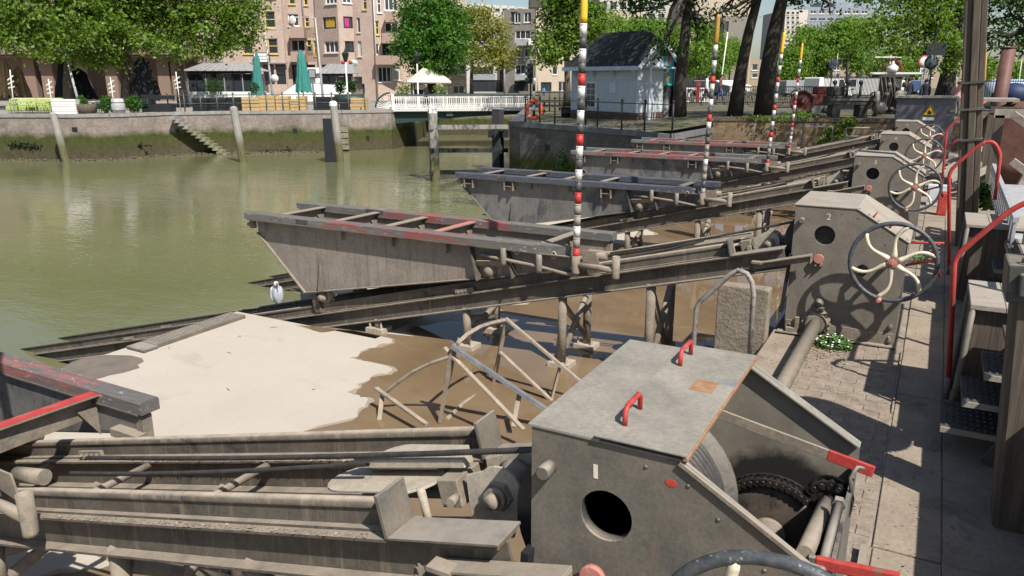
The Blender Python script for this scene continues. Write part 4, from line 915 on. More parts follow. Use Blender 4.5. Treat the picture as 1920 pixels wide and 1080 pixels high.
def wallstrip(pts, z0, z1, name, mat, parent=None, thick=.5, close=False):
    """upright wall along a line, bricks laid along its length; front, top and back"""
    mb = MB(); uvs = []; s = 0
    for i in range(len(pts)-1):
        a = V(pts[i].x, pts[i].y, 0); b = V(pts[i+1].x, pts[i+1].y, 0); L = (b-a).length; d = (b-a).normalized(); nrm = V(-d.y, d.x, 0)*thick
        za0, za1 = z0, z1
        q = [a+V(0,0,z0), b+V(0,0,z0), b+V(0,0,z1), a+V(0,0,z1)]; mb.face(q); uvs += [(s, z0), (s+L, z0), (s+L, z1), (s, z1)]
        q = [b+nrm+V(0,0,z0), a+nrm+V(0,0,z0), a+nrm+V(0,0,z1), b+nrm+V(0,0,z1)]; mb.face(q); uvs += [(s, z0), (s+L, z0), (s+L, z1), (s, z1)]
        q = [a+V(0,0,z1), b+V(0,0,z1), b+nrm+V(0,0,z1), a+nrm+V(0,0,z1)]; mb.face(q); uvs += [(s, 0), (s+L, 0), (s+L, thick), (s, thick)]
        s += L
    for p, t in ((pts[0], pts[1]), (pts[-1], pts[-2])):
        a = V(p.x, p.y, 0); d = (V(t.x, t.y, 0)-a).normalized(); nrm = V(-d.y, d.x, 0)*thick*(1 if p is pts[0] else -1)
        mb.face([a+V(0,0,z0), a+nrm+V(0,0,z0), a+nrm+V(0,0,z1), a+V(0,0,z1)]); uvs += [(0, z0), (thick, z0), (thick, z1), (0, z1)]
    o = mb.build(name, mat, parent, fix=False); l = o.data.uv_layers.new(name='UVMap')
    for i, u in enumerate(uvs): l.data[i].uv = u
    return o
def coping(pts, z0, h, w, over, mat, parent, L=1.6):
    for i in range(len(pts)-1):
        a = V(pts[i].x, pts[i].y, 0); b = V(pts[i+1].x, pts[i+1].y, 0); D = (b-a).length; d = (b-a)/D; n = V(-d.y, d.x, 0); k = max(1, round(D/L))
        for j in range(k):
            c = a+d*(D*(j+.5)/k)+n*(w/2-over)+V(0, 0, z0+h/2+rnd.uniform(-.006, .006)); MB().obox(c, d*(D/k/2-.008), n*w/2, V(0, 0, h/2)).build('coping_stone', mat, parent)
# ---- left quay
QP = [on_level(x, y, GZ) for x, y in ((-260, 214), (-60, 215), (110, 215.5), (205, 215), (300, 211.5), (390, 210), (500, 209), (640, 208), (733, 206.5))]
QE = QP[-1]+FH*3.2+RT*.9; QE2 = QE+FH*16
QL = QP+[V(QE.x, QE.y, 0), V(QE2.x, QE2.y, 0)]
qw = thing('quay_wall', (QP[4].x, QP[4].y, WATER_Z), 'long brick quay wall across the water, green with moss below, stone coping', 'quay wall')
wallstrip(QL, -4, GZ-.16, 'brick_face', quaybrick, qw)
coping(QL[:-1], GZ-.16, .2, .7, .06, stone, qw)
# bigger stones of the corner pier
for i, z in enumerate((-2.4, -2.0, -1.6, -1.2)):
    MB().obox(V(QP[7].x, QP[7].y, z+.18)+(FH*-.07), RT*.42, FH*.1, V(0, 0, .17)).build('pier_stone', surf('mossy pier stone', (.16, .15, .09), (.28, .26, .18), 3, .9) if i == 0 else MAT['mossy pier stone'], qw)
for (px, py) in ((140, 243), (330, 245), (552, 245), (688, 258)):
    a, b = (QP[2], QP[3]) if px < 200 else (QP[4], QP[5]) if px < 380 else (QP[6], QP[7]) if px < 640 else (QP[7], QP[8])
    p = on_vert(px, py, a, b); XF(MB().box(-.16, .16, -.02, .1, -.14, .14), p).build('recess_shade', black, qw)  # black block proud of the wall, painted as the shade of a recess
# steps down the wall
for i in range(13):
    t = i/12; px = 330+88*t; zz = GZ-.2-(GZ-.2+2.45)*t
    b0 = on_vert(px, 240, QP[4], QP[5]) if px < 390 else on_vert(px, 240, QP[5], QP[6])
    XF(MB().box(-.02, .36, -.85, -.01, -.22, 0), (b0.x, b0.y, zz)).build('step', MAT['mossy pier stone'] if i > 3 else stone, qw)
# floating weed and rubble at the water line
wl_ = MB(); rw = random.Random(5)
for i in range(420):
    k = rw.randrange(len(QP)-2); t = rw.random(); p = QP[k].lerp(QP[k+1], t)-FH*rw.uniform(.1, 1.0); s = rw.uniform(.04, .16); wl_.ball((p.x, p.y, WATER_Z+rw.uniform(-.03, .06)), s, s*.8, s*.5, 6, 4)
tag(wl_.build('shore_rubble', surf('dark shore rubble', (.05, .045, .035), (.13, .115, .08), 4, .9)), kind='stuff')
wb_ = MB()
for (px, py, w, h) in ((42, 272, .9, .22), (60, 274, .5, .2), (262, 273, .8, .16), (500, 283, 1.4, .2), (535, 282, .7, .2), (385, 285, .5, .3), (30, 270, .5, .15)):
    a, b = (QP[1], QP[2]) if px < 100 else (QP[3], QP[4]) if px < 300 else (QP[5], QP[6])
    p = on_vert(px, py, a, b)
    for i in range(60):
        q = p+RT*rw.gauss(0, w*.5)+V(0, 0, rw.gauss(0, h*.4))-FH*rw.uniform(0, .12); u = V(rw.gauss(0, 1), rw.gauss(0, 1), rw.gauss(0, 1)).normalized()*.1; v_ = u.cross(V(rw.gauss(0, 1), rw.gauss(0, 1), rw.gauss(0, 1))).normalized()*.06
        wb_.face([q-u, q+v_, q+u, q-v_])
tag(wb_.build('wall_weed', plain('dark water weed', (.022, .032, .012), .8), fix=False), kind='stuff')
# ---- grounds
far = [(-700, 330), (-700, 20)]
gp = [QL[0]-RT*60]+QL
mbg = MB(); structure(filled([(p.x, p.y) for p in gp]+[bgp(-8, 500, 0).xy, bgp(-400, 500, 0).xy, bgp(-400, 20, 0).xy], GZ-.004, 'far_ground', asphalt))
# right bank: curved dark quay and park
RQ = [on_level(x, y, .55) for x, y in ((955, 229.5), (975, 231.5), (1010, 233.5), (1060, 237), (1130, 242.5), (1200, 248), (1262, 254))]
R0 = RQ[0]; back = [R0+FH*26+RT*1.6, R0+FH*9+RT*.55, R0+FH*1.2+RT*.12]
RL = [V(p.x, p.y, 0) for p in back+RQ]+[V(RQ[-1].x+.25, RQ[-1].y+4.2, 0)]
dq = thing('curved_quay_wall', (RQ[3].x, RQ[3].y, WATER_Z), 'dark curved quay wall in shade below the pale blue kiosk', 'quay wall')
wallstrip(RL, -4, .40, 'brick_face', shadequay, dq)
coping(RL, .40, .2, .6, .05, stone_shade, dq, 1.2)
for (px, py) in ((1030, 277), (1203, 250)): p = on_vert(px, py, RQ[2], RQ[3]); XF(MB().box(-.2, .2, -.02, .1, -.13, .13), p).build('recess_shade', black, dq)  # black blocks painted as recess shade
RW = [V(RL[-1].x, RL[-1].y+.001, 0), on_level(1500, 224.5, .93), on_level(1690, 226, .93), V(14, 33.5, 0)]
rw_ = thing('retaining_wall', (-4, 30, -.8), 'brown brick retaining wall behind the farthest slipway', 'wall')
wallstrip(RW, -1, .86, 'brick_face', retbrick, rw_, .4)
for i in range(len(RW)-2):      # upright bricks of the top course, each its own
    a, b = V(RW[i].x, RW[i].y, 0), V(RW[i+1].x, RW[i+1].y, 0); D = (b-a).length; d = (b-a)/D; n = V(-d.y, d.x, 0); k = int(D/.1); me = None
    for j in range(min(k, 140)):
        c = a+d*(j+.5)*D/k+n*.17
        o = MB().obox(c+V(0, 0, .925), d*(D/k/2-.006), n*.21, V(0, 0, .065)).build('brick', retbrick, rw_) if me is None else None
        if o is not None and me is None: me = o; c0 = c
        else:
            o = me.copy(); col.objects.link(o); o.parent = rw_; o.location = c-c0+V(0, 0, rnd.uniform(-.008, .008))
pk = MB()
def pz_(p): return .545 if p.x < -9 else .545+min(1, (p.x+9)/2.5)*.42
park = [V(p.x, p.y, .545) for p in RL[:-1]]
gpts = [V(p.x, p.y, 0) for p in RL[3:-1]]
pts = [(p.x, p.y, .545) for p in [V(p.x, p.y, 0) for p in RL[:-1]]]
bm = bmesh.new(); rim = [V(p.x, p.y, 0) for p in RL]+[V(p.x, p.y, 0)+V(0, .1, 0) for p in RW[1:]]+[V(90, 40, 0), bgp(170, 150, 0), bgp(170, 500, 0), bgp(-2, 500, 0)]
vv = [bm.verts.new((p.x, p.y, pz_(p))) for p in rim]; ed = [bm.edges.new((vv[i], vv[(i+1) % len(vv)])) for i in range(len(vv))]
bmesh.ops.triangle_fill(bm, use_beauty=True, edges=ed); bmesh.ops.recalc_face_normals(bm, faces=bm.faces)
if sum(f.normal.z for f in bm.faces) < 0: bmesh.ops.reverse_faces(bm, faces=bm.faces)
me = bpy.data.meshes.new('park_ground'); bm.to_mesh(me); bm.free(); me.materials.append(grass); o = bpy.data.objects.new('park_ground', me); col.objects.link(o); structure(o)
PZ = .78
pth = [on_level(x, y, .97) for x, y in ((1290, 206), (1700, 205), (1800, 196), (1290, 190))]
# canal end wall behind the bridge
ew0 = on_plane(690, 250, 71); ew1 = on_plane(1010, 250, 71)
ew = thing('canal_end_wall', (ew0.x, ew0.y, -2.6), 'mossy brick wall under the bridge, lit on its right part', 'wall'); wallstrip([ew0, ew1], -4, GZ-.05, 'brick_face', quaybrick, ew, 2)
# ---- bridge
bl = QP[-1]; B0 = on_plane(736, 208, bl.dot(FH)+.6); B1 = on_plane(1012, 205, bl.dot(FH)+2.2)
br = thing('footbridge', (B0.x, B0.y, .2), 'low bridge with white lattice railing and dark green girder', 'bridge')
bd = (V(B1.x, B1.y, 0)-V(B0.x, B0.y, 0)); BLn = bd.length; bd.normalize(); bn = V(-bd.y, bd.x, 0)
def bp_(s, t, z): return V(B0.x, B0.y, 0)+bd*s+bn*t+V(0, 0, z)
gd_ = MB(); prof = [(0, .14), (BLn, .14), (BLn, -.05), (BLn*.5, -.28), (BLn*.12, -.62), (0, -.75)]
for t in (0, 3.6): 
    A = [bp_(s, t, z) for s, z in prof]; Bq = [p+bn*.2 for p in A]; n = len(A); k0 = len(gd_.v); gd_.v += A+Bq; gd_.f += [tuple(range(k0, k0+n)), tuple(range(k0+n, k0+2*n))[::-1]]+[(k0+i, k0+n+i, k0+n+(i+1) % n, k0+(i+1) % n) for i in range(n)]; gd_.s += [False]*(n+2)
gd_.build('girder', green_dk, br)
MB().obox(bp_(BLn/2, 1.9, .2), bd*(BLn/2), bn*2.2, V(0, 0, .06)).build('deck', asphalt, br)
MB().obox(bp_(BLn/2, -.32, .22), bd*(BLn/2), bn*.06, V(0, 0, .07)).build('deck_edge', offw, br)
for t in (-.25, 3.9):
    rl_ = MB(); rl_.obox(bp_(BLn/2, t, 1.24), bd*(BLn/2), bn*.05, V(0, 0, .035)); rl_.build('handrail', gpost, br)
    rl_ = MB(); rl_.obox(bp_(BLn/2, t, .36), bd*(BLn/2), bn*.03, V(0, 0, .03)).obox(bp_(BLn/2, t, 1.08), bd*(BLn/2), bn*.03, V(0, 0, .02)).obox(bp_(BLn/2, t, .52), bd*(BLn/2), bn*.03, V(0, 0, .02)); rl_.build('rail_bar', white, br)
    k = int(BLn/.92); bars_ = MB(); lat = MB()
    for i in range(k+1):
        s = BLn*i/k; MB().obox(bp_(s, t, .72), bd*.035, bn*.035, V(0, 0, .52)).build('railing_post', white, br)
        if i < k:
            for j in range(1, 6):
                s2 = s+BLn/k*j/6; bars_.obox(bp_(s2, t, .79), bd*.014, bn*.012, V(0, 0, .27))
            for j in range(6):
                s2 = s+BLn/k*j/6; w6 = BLn/k/6
                lat.bar(bp_(s2, t, 1.08), bp_(s2+w6, t, 1.22), .014, .02, up=bn).bar(bp_(s2+w6, t, 1.08), bp_(s2, t, 1.22), .014, .02, up=bn)
                lat.bar(bp_(s2, t, .37), bp_(s2+w6, t, .51), .014, .02, up=bn).bar(bp_(s2+w6, t, .37), bp_(s2, t, .51), .014, .02, up=bn)
    tag(bars_.build('baluster', white, br), kind='stuff'); tag(lat.build('lattice', white, br), kind='stuff')
    # fan shaped end of the railing
    fan = MB(); c = bp_(-.05 if t < 0 else BLn*.33, t, .30)
    if t < 0:
        dr_ = -1
        fan_a = [c+bd*dr_*1.15*math.cos(a)+V(0, 0, 1.15*math.sin(a)) for a in [R(6+i*8) for i in range(11)]]
        MB().tube(fan_a, .06, 6).build('fan_rim', green_dk, br)
        for i in range(1, 10): fan.bar(c+bd*dr_*.2*math.cos(R(i*9))+V(0, 0, .2*math.sin(R(i*9))), c+bd*dr_*1.12*math.cos(R(i*9))+V(0, 0, 1.12*math.sin(R(i*9))), .03, .03, up=bn)
        fan.tube([c+bd*dr_*.5*math.cos(a)+V(0, 0, .5*math.sin(a)) for a in [R(6+i*8) for i in range(11)]], .025, 6); fan.obox(c+V(0, 0, .5)+bd*.1, bd*.09, bn*.09, V(0, 0, .55)).build('fan', white, br)
MB().obox(bp_(BLn*.38, -.1, .0), bd*.25, bn*.1, V(0, 0, .2)).build('cable_bracket', gpost, br)
# ---- mooring dolphin
def gpile(px, pytop, pybot, w, label, cap=True, lean=0., name='mooring_post', z=WATER_Z, m=None, cat='mooring post', g='mooring posts in the harbour'):
    b = on_level(px, pybot, z); d = b.dot(FH); zt = zat(px, pytop, d)
    root = thing(name, (b.x, b.y, z), label, cat, g)
    pts = [V(b.x, b.y, z-1)-RT*lean*.3, V(b.x, b.y, z+(zt-z)*.35)+RT*lean*.35, V(b.x, b.y, zt)+RT*lean]
    mb = MB().tube(pts, [w*.72, w*.72, w*.68], 4 if m is None else 10, smooth=False); mb.build('shaft', m or pilem, root)
    if cap: MB().tube([pts[-1]-V(0, 0, .18), pts[-1]+V(0, 0, .02), pts[-1]+V(0, 0, .12)], [w*.71, w*.71, w*.3], 4 if m is None else 10, smooth=False).build('cap', white if cap == 1 else pilem, root)
    return root, b, d, zt
m = N('pile timber'); m.p(Roughness=.9); sp = m.n('ShaderNodeSeparateXYZ'); m.l(m.pos(), sp.inputs[0]); zz = m.math('ADD', sp.outputs['Z'], m.math('MULTIPLY', m.noise(1.6, 5, .7), .9))
mr = m.n('ShaderNodeMapRange'); mr.inputs['From Min'].default_value = -.2; mr.inputs['From Max'].default_value = -1.1; m.l(zz, mr.inputs[0])
g = m.noise(4, 5, .7, stretch=(6, 6, .6)); m.setc(m.mix(mr.outputs[0], m.ramp(g, [(.3, (.22, .205, .18)), (.7, (.38, .355, .32))]), m.ramp(g, [(.3, (.07, .075, .03)), (.7, (.15, .14, .07))]))); m.bump(g, .4, .02); pilem = m.m
dl = gpile(816, 205, 339, .40, 'mooring frame of two square timber posts and cross beams before the bridge', 1, -.05, 'mooring_dolphin', cat='mooring dolphin', g='mooring frames')
dl[0].pop('group', None) if 'group' in dl[0] else None
pb = on_level(934, 319, WATER_Z); db = pb.dot(FH)
pd = plain('dark timber', (.045, .047, .048), .8)
MB().box(pb.x-.24, pb.x+.24, pb.y-.24, pb.y+.24, -3.5, zat(932, 205, db)).build('dark_post', pd, dl[0]); MB().box(pb.x-.26, pb.x+.26, pb.y-.26, pb.y+.26, zat(932, 205, db)+.001, zat(932, 205, db)+.05).build('post_cap', greyp, dl[0])
for (y0, y1, m_) in ((238, 237, pilem), (281, 281, pd), (322, 321, pd)):
    MB().bar(on_plane(808, y0, dl[2])-FH*.3, on_plane(951, y1, db)-FH*.3, .16, .22).build('cross_beam', m_, dl[0])
for px in (921, 948): p = on_plane(px, 250, db)-FH*.4; XF(MB().box(-.16, .16, -.05, .2, -.2, .2), p).build('bracket', black, dl[0])
gpile(124, 214, 304, .30, 'leaning mooring post farthest left, bleached top and mossy foot', 2, -.35, m=pilem)
gpile(456, 203, 304, .33, 'bleached mooring post near the quay steps', 2, -.28, m=pilem)
r_, b_, d_, z_ = gpile(638, 193, 304, .34, 'mooring post with white cap, leaning on the quay corner', 1, -.22, m=pilem)
MB().obox(b_+V(0, 0, 1.0)-RT*.55, RT*.35, FH*.1, V(0, 0, 1.6)).build('fender_board', black, r_)
o = thing('tree_stump', on_level(207, 290, WATER_Z), 'split rotten stump with weed on top, standing at the foot of the quay wall', 'stump'); sp_ = Vector(o.location)
for i in range(7): XF(MB().tube([V(-.3+.1*i, 0, -.3), V(-.28+.09*i, 0, .7), V(-.32+.07*i+rw.uniform(-.05, .05), 0, 1.25+rw.uniform(-.1, .1))], [.06, .055, .035], 6), sp_).build('splinter', MAT['mud covered steel'] if 0 else surf('bleached wood', (.36, .33, .26), (.5, .46, .38), 6, .9) if i == 0 else MAT['bleached wood'], o)
wd = MB()
for i in range(90): q = sp_+RT*rw.gauss(-.1, .22)+V(0, 0, 1.3+rw.gauss(0, .12)); u = V(rw.gauss(0, 1), rw.gauss(0, 1), rw.gauss(0, 1)).normalized()*.09; v_ = u.cross(V(0, 0, 1)).normalized()*.05; wd.face([q-u, q+v_, q+u, q-v_])
wd.build('weed', leafm, o, fix=False)

# ================================================================ buildings
def facade(parent, A, B, z0, z1, ops, mat, depth=.16, thick=.3):
    A = V(A.x, A.y, 0); B = V(B.x, B.y, 0); L = (B-A).length; d = (B-A)/L; n = V(d.y, -d.x, 0)
    O = []
    for (x0, y0, x1, y1, st) in ops:
        p = on_vert(x0, (y0+y1)/2, A, B); q = on_vert(x1, (y0+y1)/2, A, B); t = on_vert((x0+x1)/2, y0, A, B).z; b = on_vert((x0+x1)/2, y1, A, B).z
        s0 = max(.06, (p-A).dot(d)); s1 = min(L-.06, (q-A).dot(d))
        if s1-s0 > .1: O.append((s0, s1, max(z0+.05, b), min(z1-.05, t), st))
    xs = sorted({0, L} | {o[0] for o in O} | {o[1] for o in O}); zs = sorted({z0, z1} | {o[2] for o in O} | {o[3] for o in O})
    mb = MB(); uv = []
    P = lambda s, z, e=0: A+d*s+V(0, 0, z)-n*e
    for i in range(len(xs)-1):
        for j in range(len(zs)-1):
            cx = (xs[i]+xs[i+1])/2; cz = (zs[j]+zs[j+1])/2
            if any(o[0] < cx < o[1] and o[2] < cz < o[3] for o in O): continue
            q = [(xs[i], zs[j]), (xs[i+1], zs[j]), (xs[i+1], zs[j+1]), (xs[i], zs[j+1])]; mb.face([P(*k) for k in q]); uv += q
    for (s0, s1, b, t, st) in O:
        for (a, c) in (((s0, b), (s1, b)), ((s1, b), (s1, t)), ((s1, t), (s0, t)), ((s0, t), (s0, b))):
            mb.face([P(*a), P(*c), P(*c, depth), P(*a, depth)]); uv += [a, c, c, a]
    # sides and top so that it is a solid leaf
    for (s) in (0, L): mb.face([P(s, z0), P(s, z0, thick), P(s, z1, thick), P(s, z1)]); uv += [(0, z0), (thick, z0), (thick, z1), (0, z1)]
    mb.face([P(0, z1), P(L, z1), P(L, z1, thick), P(0, z1, thick)]); uv += [(0, 0), (L, 0), (L, thick), (0, thick)]
    o = mb.build('wall', mat, parent, fix=False); l = o.data.uv_layers.new(name='UVMap')
    for i, u in enumerate(uv): l.data[i].uv = u
    for (s0, s1, b, t, st) in O: window(parent, P, s0, s1, b, t, depth, st, d, n)
    return P, d, n, L
FR = dict(y=yel, w=white, g=greyp, k=ironm, o=offw)
def window(parent, P, s0, s1, b, t, e, st, d, n):
    """st: frame colour, then v/h bars, then glass kind"""
    fm = FR[st[0]]; nv = int(st[1]); nh = int(st[2]); gk = st[3] if len(st) > 3 else 'd'
    w = .09 if st[0] in 'yw' else .06; f = MB()
    def bar(a0, a1, c0, c1, dep=.05, ee=e): f.obox((P(a0, c0, ee)+P(a1, c1, ee))/2, d*(a1-a0)/2, n*dep, V(0, 0, (c1-c0)/2))
    bar(s0+.002, s0+w, b+.002, t-.002); bar(s1-w, s1-.002, b+.002, t-.002); bar(s0+w, s1-w, b+.002, b+w); bar(s0+w, s1-w, t-w, t-.002)
    for i in range(1, nv+1): c = s0+(s1-s0)*i/(nv+1); bar(c-w*.4, c+w*.4, b+w, t-w, .045)
    for i in range(1, nh+1): c = b+(t-b)*i/(nh+1)+.02; bar(s0+w, s1-w, c-w*.4, c+w*.4, .04)
    o = f.build('window', fm, parent)
    MB().face([P(s0, b, e+.01), P(s1, b, e+.01), P(s1, t, e+.01), P(s0, t, e+.01)]).build('pane', glass if gk != 'b' else glassb, o, fix=False)
    if gk in 'cp':
        for k in range(3): a = s0+(s1-s0)*(.18+.22*k); MB().obox((P(a, b+.1, e-.03)+P(a+(s1-s0)*.2, t-.1, e-.03))/2, d*(s1-s0)*.1, n*.012*(1+k % 2), V(0, 0, (t-b)/2-.15)).build('curtain', pot if gk == 'c' else pink, o) if not (gk == 'p' and k == 2) else None
    if st[0] != 'k': MB().obox(P((s0+s1)/2, b-.05, -.04), d*((s1-s0)/2+.06), n*.07, V(0, 0, .045)).build('sill', fm if st[0] in 'yw' else offw, o)
def box_bg(name, mat, parent, px0, px1, py0, py1, d0, d1):
    a = on_plane(px0, (py0+py1)/2, d0); b = on_plane(px1, (py0+py1)/2, d0); t = zat((px0+px1)/2, py0, d0); z = zat((px0+px1)/2, py1, d0)
    c = V((a.x+b.x)/2, (a.y+b.y)/2, (t+z)/2)+FH*(d1-d0)/2; w = (b-a); w.z = 0
    return MB().obox(c, RT*w.length/2, FH*(d1-d0)/2, V(0, 0, (t-z)/2)).build(name, mat, parent)
DB = 83.
def gp_(px, d): p = on_plane(px, 150, d); return V(p.x, p.y, 0)
apt = thing('brick_apartment_building', gp_(540, DB), 'pink brown brick apartment block with yellow window frames behind the terraces', 'building')
ORG[apt.name] = Vector(apt.location)
TOPZ = 16
aptshade_b = plain('shaded arcade pier', (.22, .15, .115), .9)  # pier colour darkened to carry the arcade's shade
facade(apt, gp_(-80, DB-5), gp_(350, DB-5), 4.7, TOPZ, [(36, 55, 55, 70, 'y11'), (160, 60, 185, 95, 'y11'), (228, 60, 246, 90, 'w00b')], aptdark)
box_bg('overhang', aptshade_b, apt, -80, 349, 104, 107, DB-4.6, DB-.6)
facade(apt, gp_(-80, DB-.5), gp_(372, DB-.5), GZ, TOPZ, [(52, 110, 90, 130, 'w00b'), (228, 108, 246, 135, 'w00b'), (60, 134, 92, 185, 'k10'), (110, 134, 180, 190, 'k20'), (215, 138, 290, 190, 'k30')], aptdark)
for px in (45, 78, 143, 198, 296, 322): box_bg('column', aptshade_b, apt, px, px+22, 106, 190, DB-3.6, DB-2.8)
facade(apt, gp_(372, DB-.2), gp_(538, DB), GZ, TOPZ, [(496, 21, 516, 52, 'y01'), (455, 71, 474, 101, 'y01'), (502, 72, 521, 101, 'y01'), (496, -30, 516, -2, 'y01'), (455, -30, 474, -2, 'y01'), (386, 72, 428, 95, 'k20'), (412, 22, 440, 48, 'y11'), (471, 121, 491, 175, 'k01'), (494, 121, 514, 158, 'k01'), (518, 121, 536, 158, 'k01'), (378, 122, 462, 185, 'k40')], aptbrick)
P1, d1_, n1, L1 = facade(apt, gp_(538.5, DB+1.6), gp_(598, DB+1.6), GZ, TOPZ, [(540, 26, 560, 49, 'w10'), (571, 31, 580, 51, 'y01'), (588, 34, 597, 60, 'y01'), (541, -6, 553, 8, 'y00'), (569, -4, 577, 10, 'y00'), (545, 74, 572, 96, 'w10'), (575, 75, 584, 97, 'y01'), (588, 76, 597, 105, 'y01'), (548, 121, 592, 160, 'k20')], aptbrick)
def bayfront(px0, d0, px1, d1, ops): facade(apt, gp_(px0, d0), gp_(px1, d1), GZ, TOPZ, ops, aptbrick)
bayfront(598.4, DB+1.3, 640, DB-.7, [(605, 32, 630, 54, 'k10c'), (608, 77, 634, 99, 'w20'), (609, -12, 640, 7, 'w20'), (604, 121, 634, 165, 'k20')])
bayfront(640.4, DB-.7, 668, DB+.2, [(644, 31, 664, 53, 'k10p'), (647, 77, 665, 98, 'k10'), (642, -12, 662, 6, 'w10'), (646, 124, 662, 165, 'k10')])
facade(apt, gp_(668.5, DB+.4), gp_(702, DB-.2), GZ, TOPZ, [(669, 33, 675, 61, 'o00'), (671, 77, 678, 106, 'o00b'), (679, -12, 687, 18, 'y01'), (676, 157, 684, 185, 'g00')], aptbrick)
facade(apt, gp_(702.6, DB-.1), gp_(752, DB+.9), GZ, TOPZ, [(704, 39, 711, 65, 'y01'), (707, -10, 715, 24, 'w01'), (722, 42, 748, 61, 'w10'), (721, -8, 748, 20, 'w20'), (704, 82, 711, 102, 'w00'), (717, 82, 745, 103, 'k20'), (709, 125, 734, 154, 'w20'), (736, 125, 750, 150, 'w00b')], aptbrick)
facade(apt, gp_(752.5, DB+1), gp_(875, DB+5), GZ, 11.5, [(862, 108, 876, 140, 'w00'), (770, 60, 800, 84, 'w10'), (820, 60, 850, 84, 'w10'), (850, 160, 872, 176, 'w10')], aptbrick)
# balconies
def balcony(px0, px1, py0, py1, d0, slat=True, brick=True):
    if brick: box_bg('balcony', aptbrick_b, apt, px0, px0+(px1-px0)*.55, py0, py1, d0-1.2, d0-.02)
    else: box_bg('balcony', greyp, apt, px0, px1, py1-2, py1, d0-1.2, d0-.02)
    if slat:
        a = px0+(px1-px0)*(.57 if brick else 0); n = int((px1-a)/2.6)
        for i in range(n): box_bg('slat', slatm, apt, a+i*2.6, a+i*2.6+1.5, py0+1, py1, d0-1.2, d0-1.15)
aptbrick_b = plain('red brown balcony brick', (.37, .26, .21), .9); slatm = plain('brown timber slat', (.20, .14, .10), .8)
balcony(543, 592, 50, 71, DB+1.6); balcony(545, 594, 97, 116, DB+1.6); balcony(368, 412, 97, 117, DB-.2, True, False)
box_bg('balcony', aptbrick_b, apt, 716, 750, 62, 81, DB-1.2, DB-.1); box_bg('balcony', aptbrick_b, apt, 704, 752, 104, 121, DB-1.2, DB-.1); box_bg('balcony', aptbrick_b, apt, 722, 752, 21, 41, DB-1.0, DB-.1)
box_bg('shop_cornice', offw, apt, 706, 752, 121.5, 124, DB-.5, DB-.1); box_bg('shop_cornice', greyp, apt, 465, 538, 117, 119, DB-.45, DB-.05)
p = on_plane(703, 60, DB-.4); MB().cyl((p.x, p.y, GZ), (p.x, p.y, TOPZ), .07, 8).build('drainpipe', offw, apt)
p = on_plane(568, 20, DB+1.4); MB().cyl((p.x, p.y, zat(568, 50, DB+1.4)), (p.x, p.y, TOPZ), .06, 8).build('drainpipe', offw, apt)
MB().ball(on_plane(548, 38, DB+1.3), .5, .1, .45, 14, 8).build('paper_lantern', white, apt)
c0 = on_plane(330, -60, DB+6); box_bg('rear_block', aptbrick_b, apt, -100, 760, -120, 120, DB+7, DB+14)
# farther blocks
gb = thing('grey_apartment_building', gp_(960, 125), 'grey brown flat roofed apartment block with tan end wall behind the bridge', 'building'); ORG[gb.name] = Vector(gb.location)
facade(gb, gp_(945, 125), gp_(1004, 123), GZ, zat(975, 17, 124), [(957, 22, 970, 42, 'g10'), (964.5, 24, 976, 43, 'w10'), (982, 23, 996, 42, 'w10'), (966, 57, 994, 73, 'w20'), (965, 91, 976, 107, 'w00'), (983, 91, 995, 107, 'w00'), (966, 121, 986, 139, 'w10'), (964, 152, 990, 172, 'k10')], greybrick)
facade(gb, gp_(1004.2, 122.8), gp_(1200, 131), GZ, zat(1010, 15, 123), [(1036, 125, 1046, 140, 'w00'), (1014, 154, 1034, 171, 'k10'), (1047, 153, 1062, 171, 'w10')], tan)
facade(gb, gp_(855, 127), gp_(944.5, 127), GZ, zat(900, 22, 127), [(940, 22, 953, 42, 'g10'), (862, 30, 880, 44, 'g10'), (890, 30, 915, 44, 'g10'), (882, 126, 925, 140, 'k30'), (937, 122, 944, 172, 'k03'), (884, 150, 940, 172, 'k30'), (890, 62, 925, 78, 'g20'), (890, 94, 925, 108, 'g20')], paleb)
for (x0, x1, y0, y1) in ((964, 1000, 73, 85), (965, 990, 140, 150), (884, 928, 139, 150)): box_bg('balcony', greyp, gb, x0, x1, y0, y1, 122, 123.4)
box_bg('balcony_box', white, gb, 991, 1000, 73, 84, 120.9, 121.9); box_bg('roof_block', aptdk := plain('dark brown cladding', (.09, .075, .068), .8), gb, 993, 1026, -22, 14, 126, 134)
box_bg('rear_block', tan, gb, 950, 1190, 20, 150, 128, 140)
wb2 = thing('white_terraced_flats', gp_(900, 150), 'long pale stepped flats with roof terraces on the skyline', 'building'); ORG[wb2.name] = Vector(wb2.location)
facade(wb2, gp_(848, 150), gp_(990, 150), GZ, zat(910, 14, 150), [(858+14*i, 16, 867+14*i, 26, 'g00') for i in range(9)], paleb)
for i in range(9): box_bg('penthouse', offw, wb2, 850+15*i, 861+15*i, 3+1.2*i, 16, 151, 156)
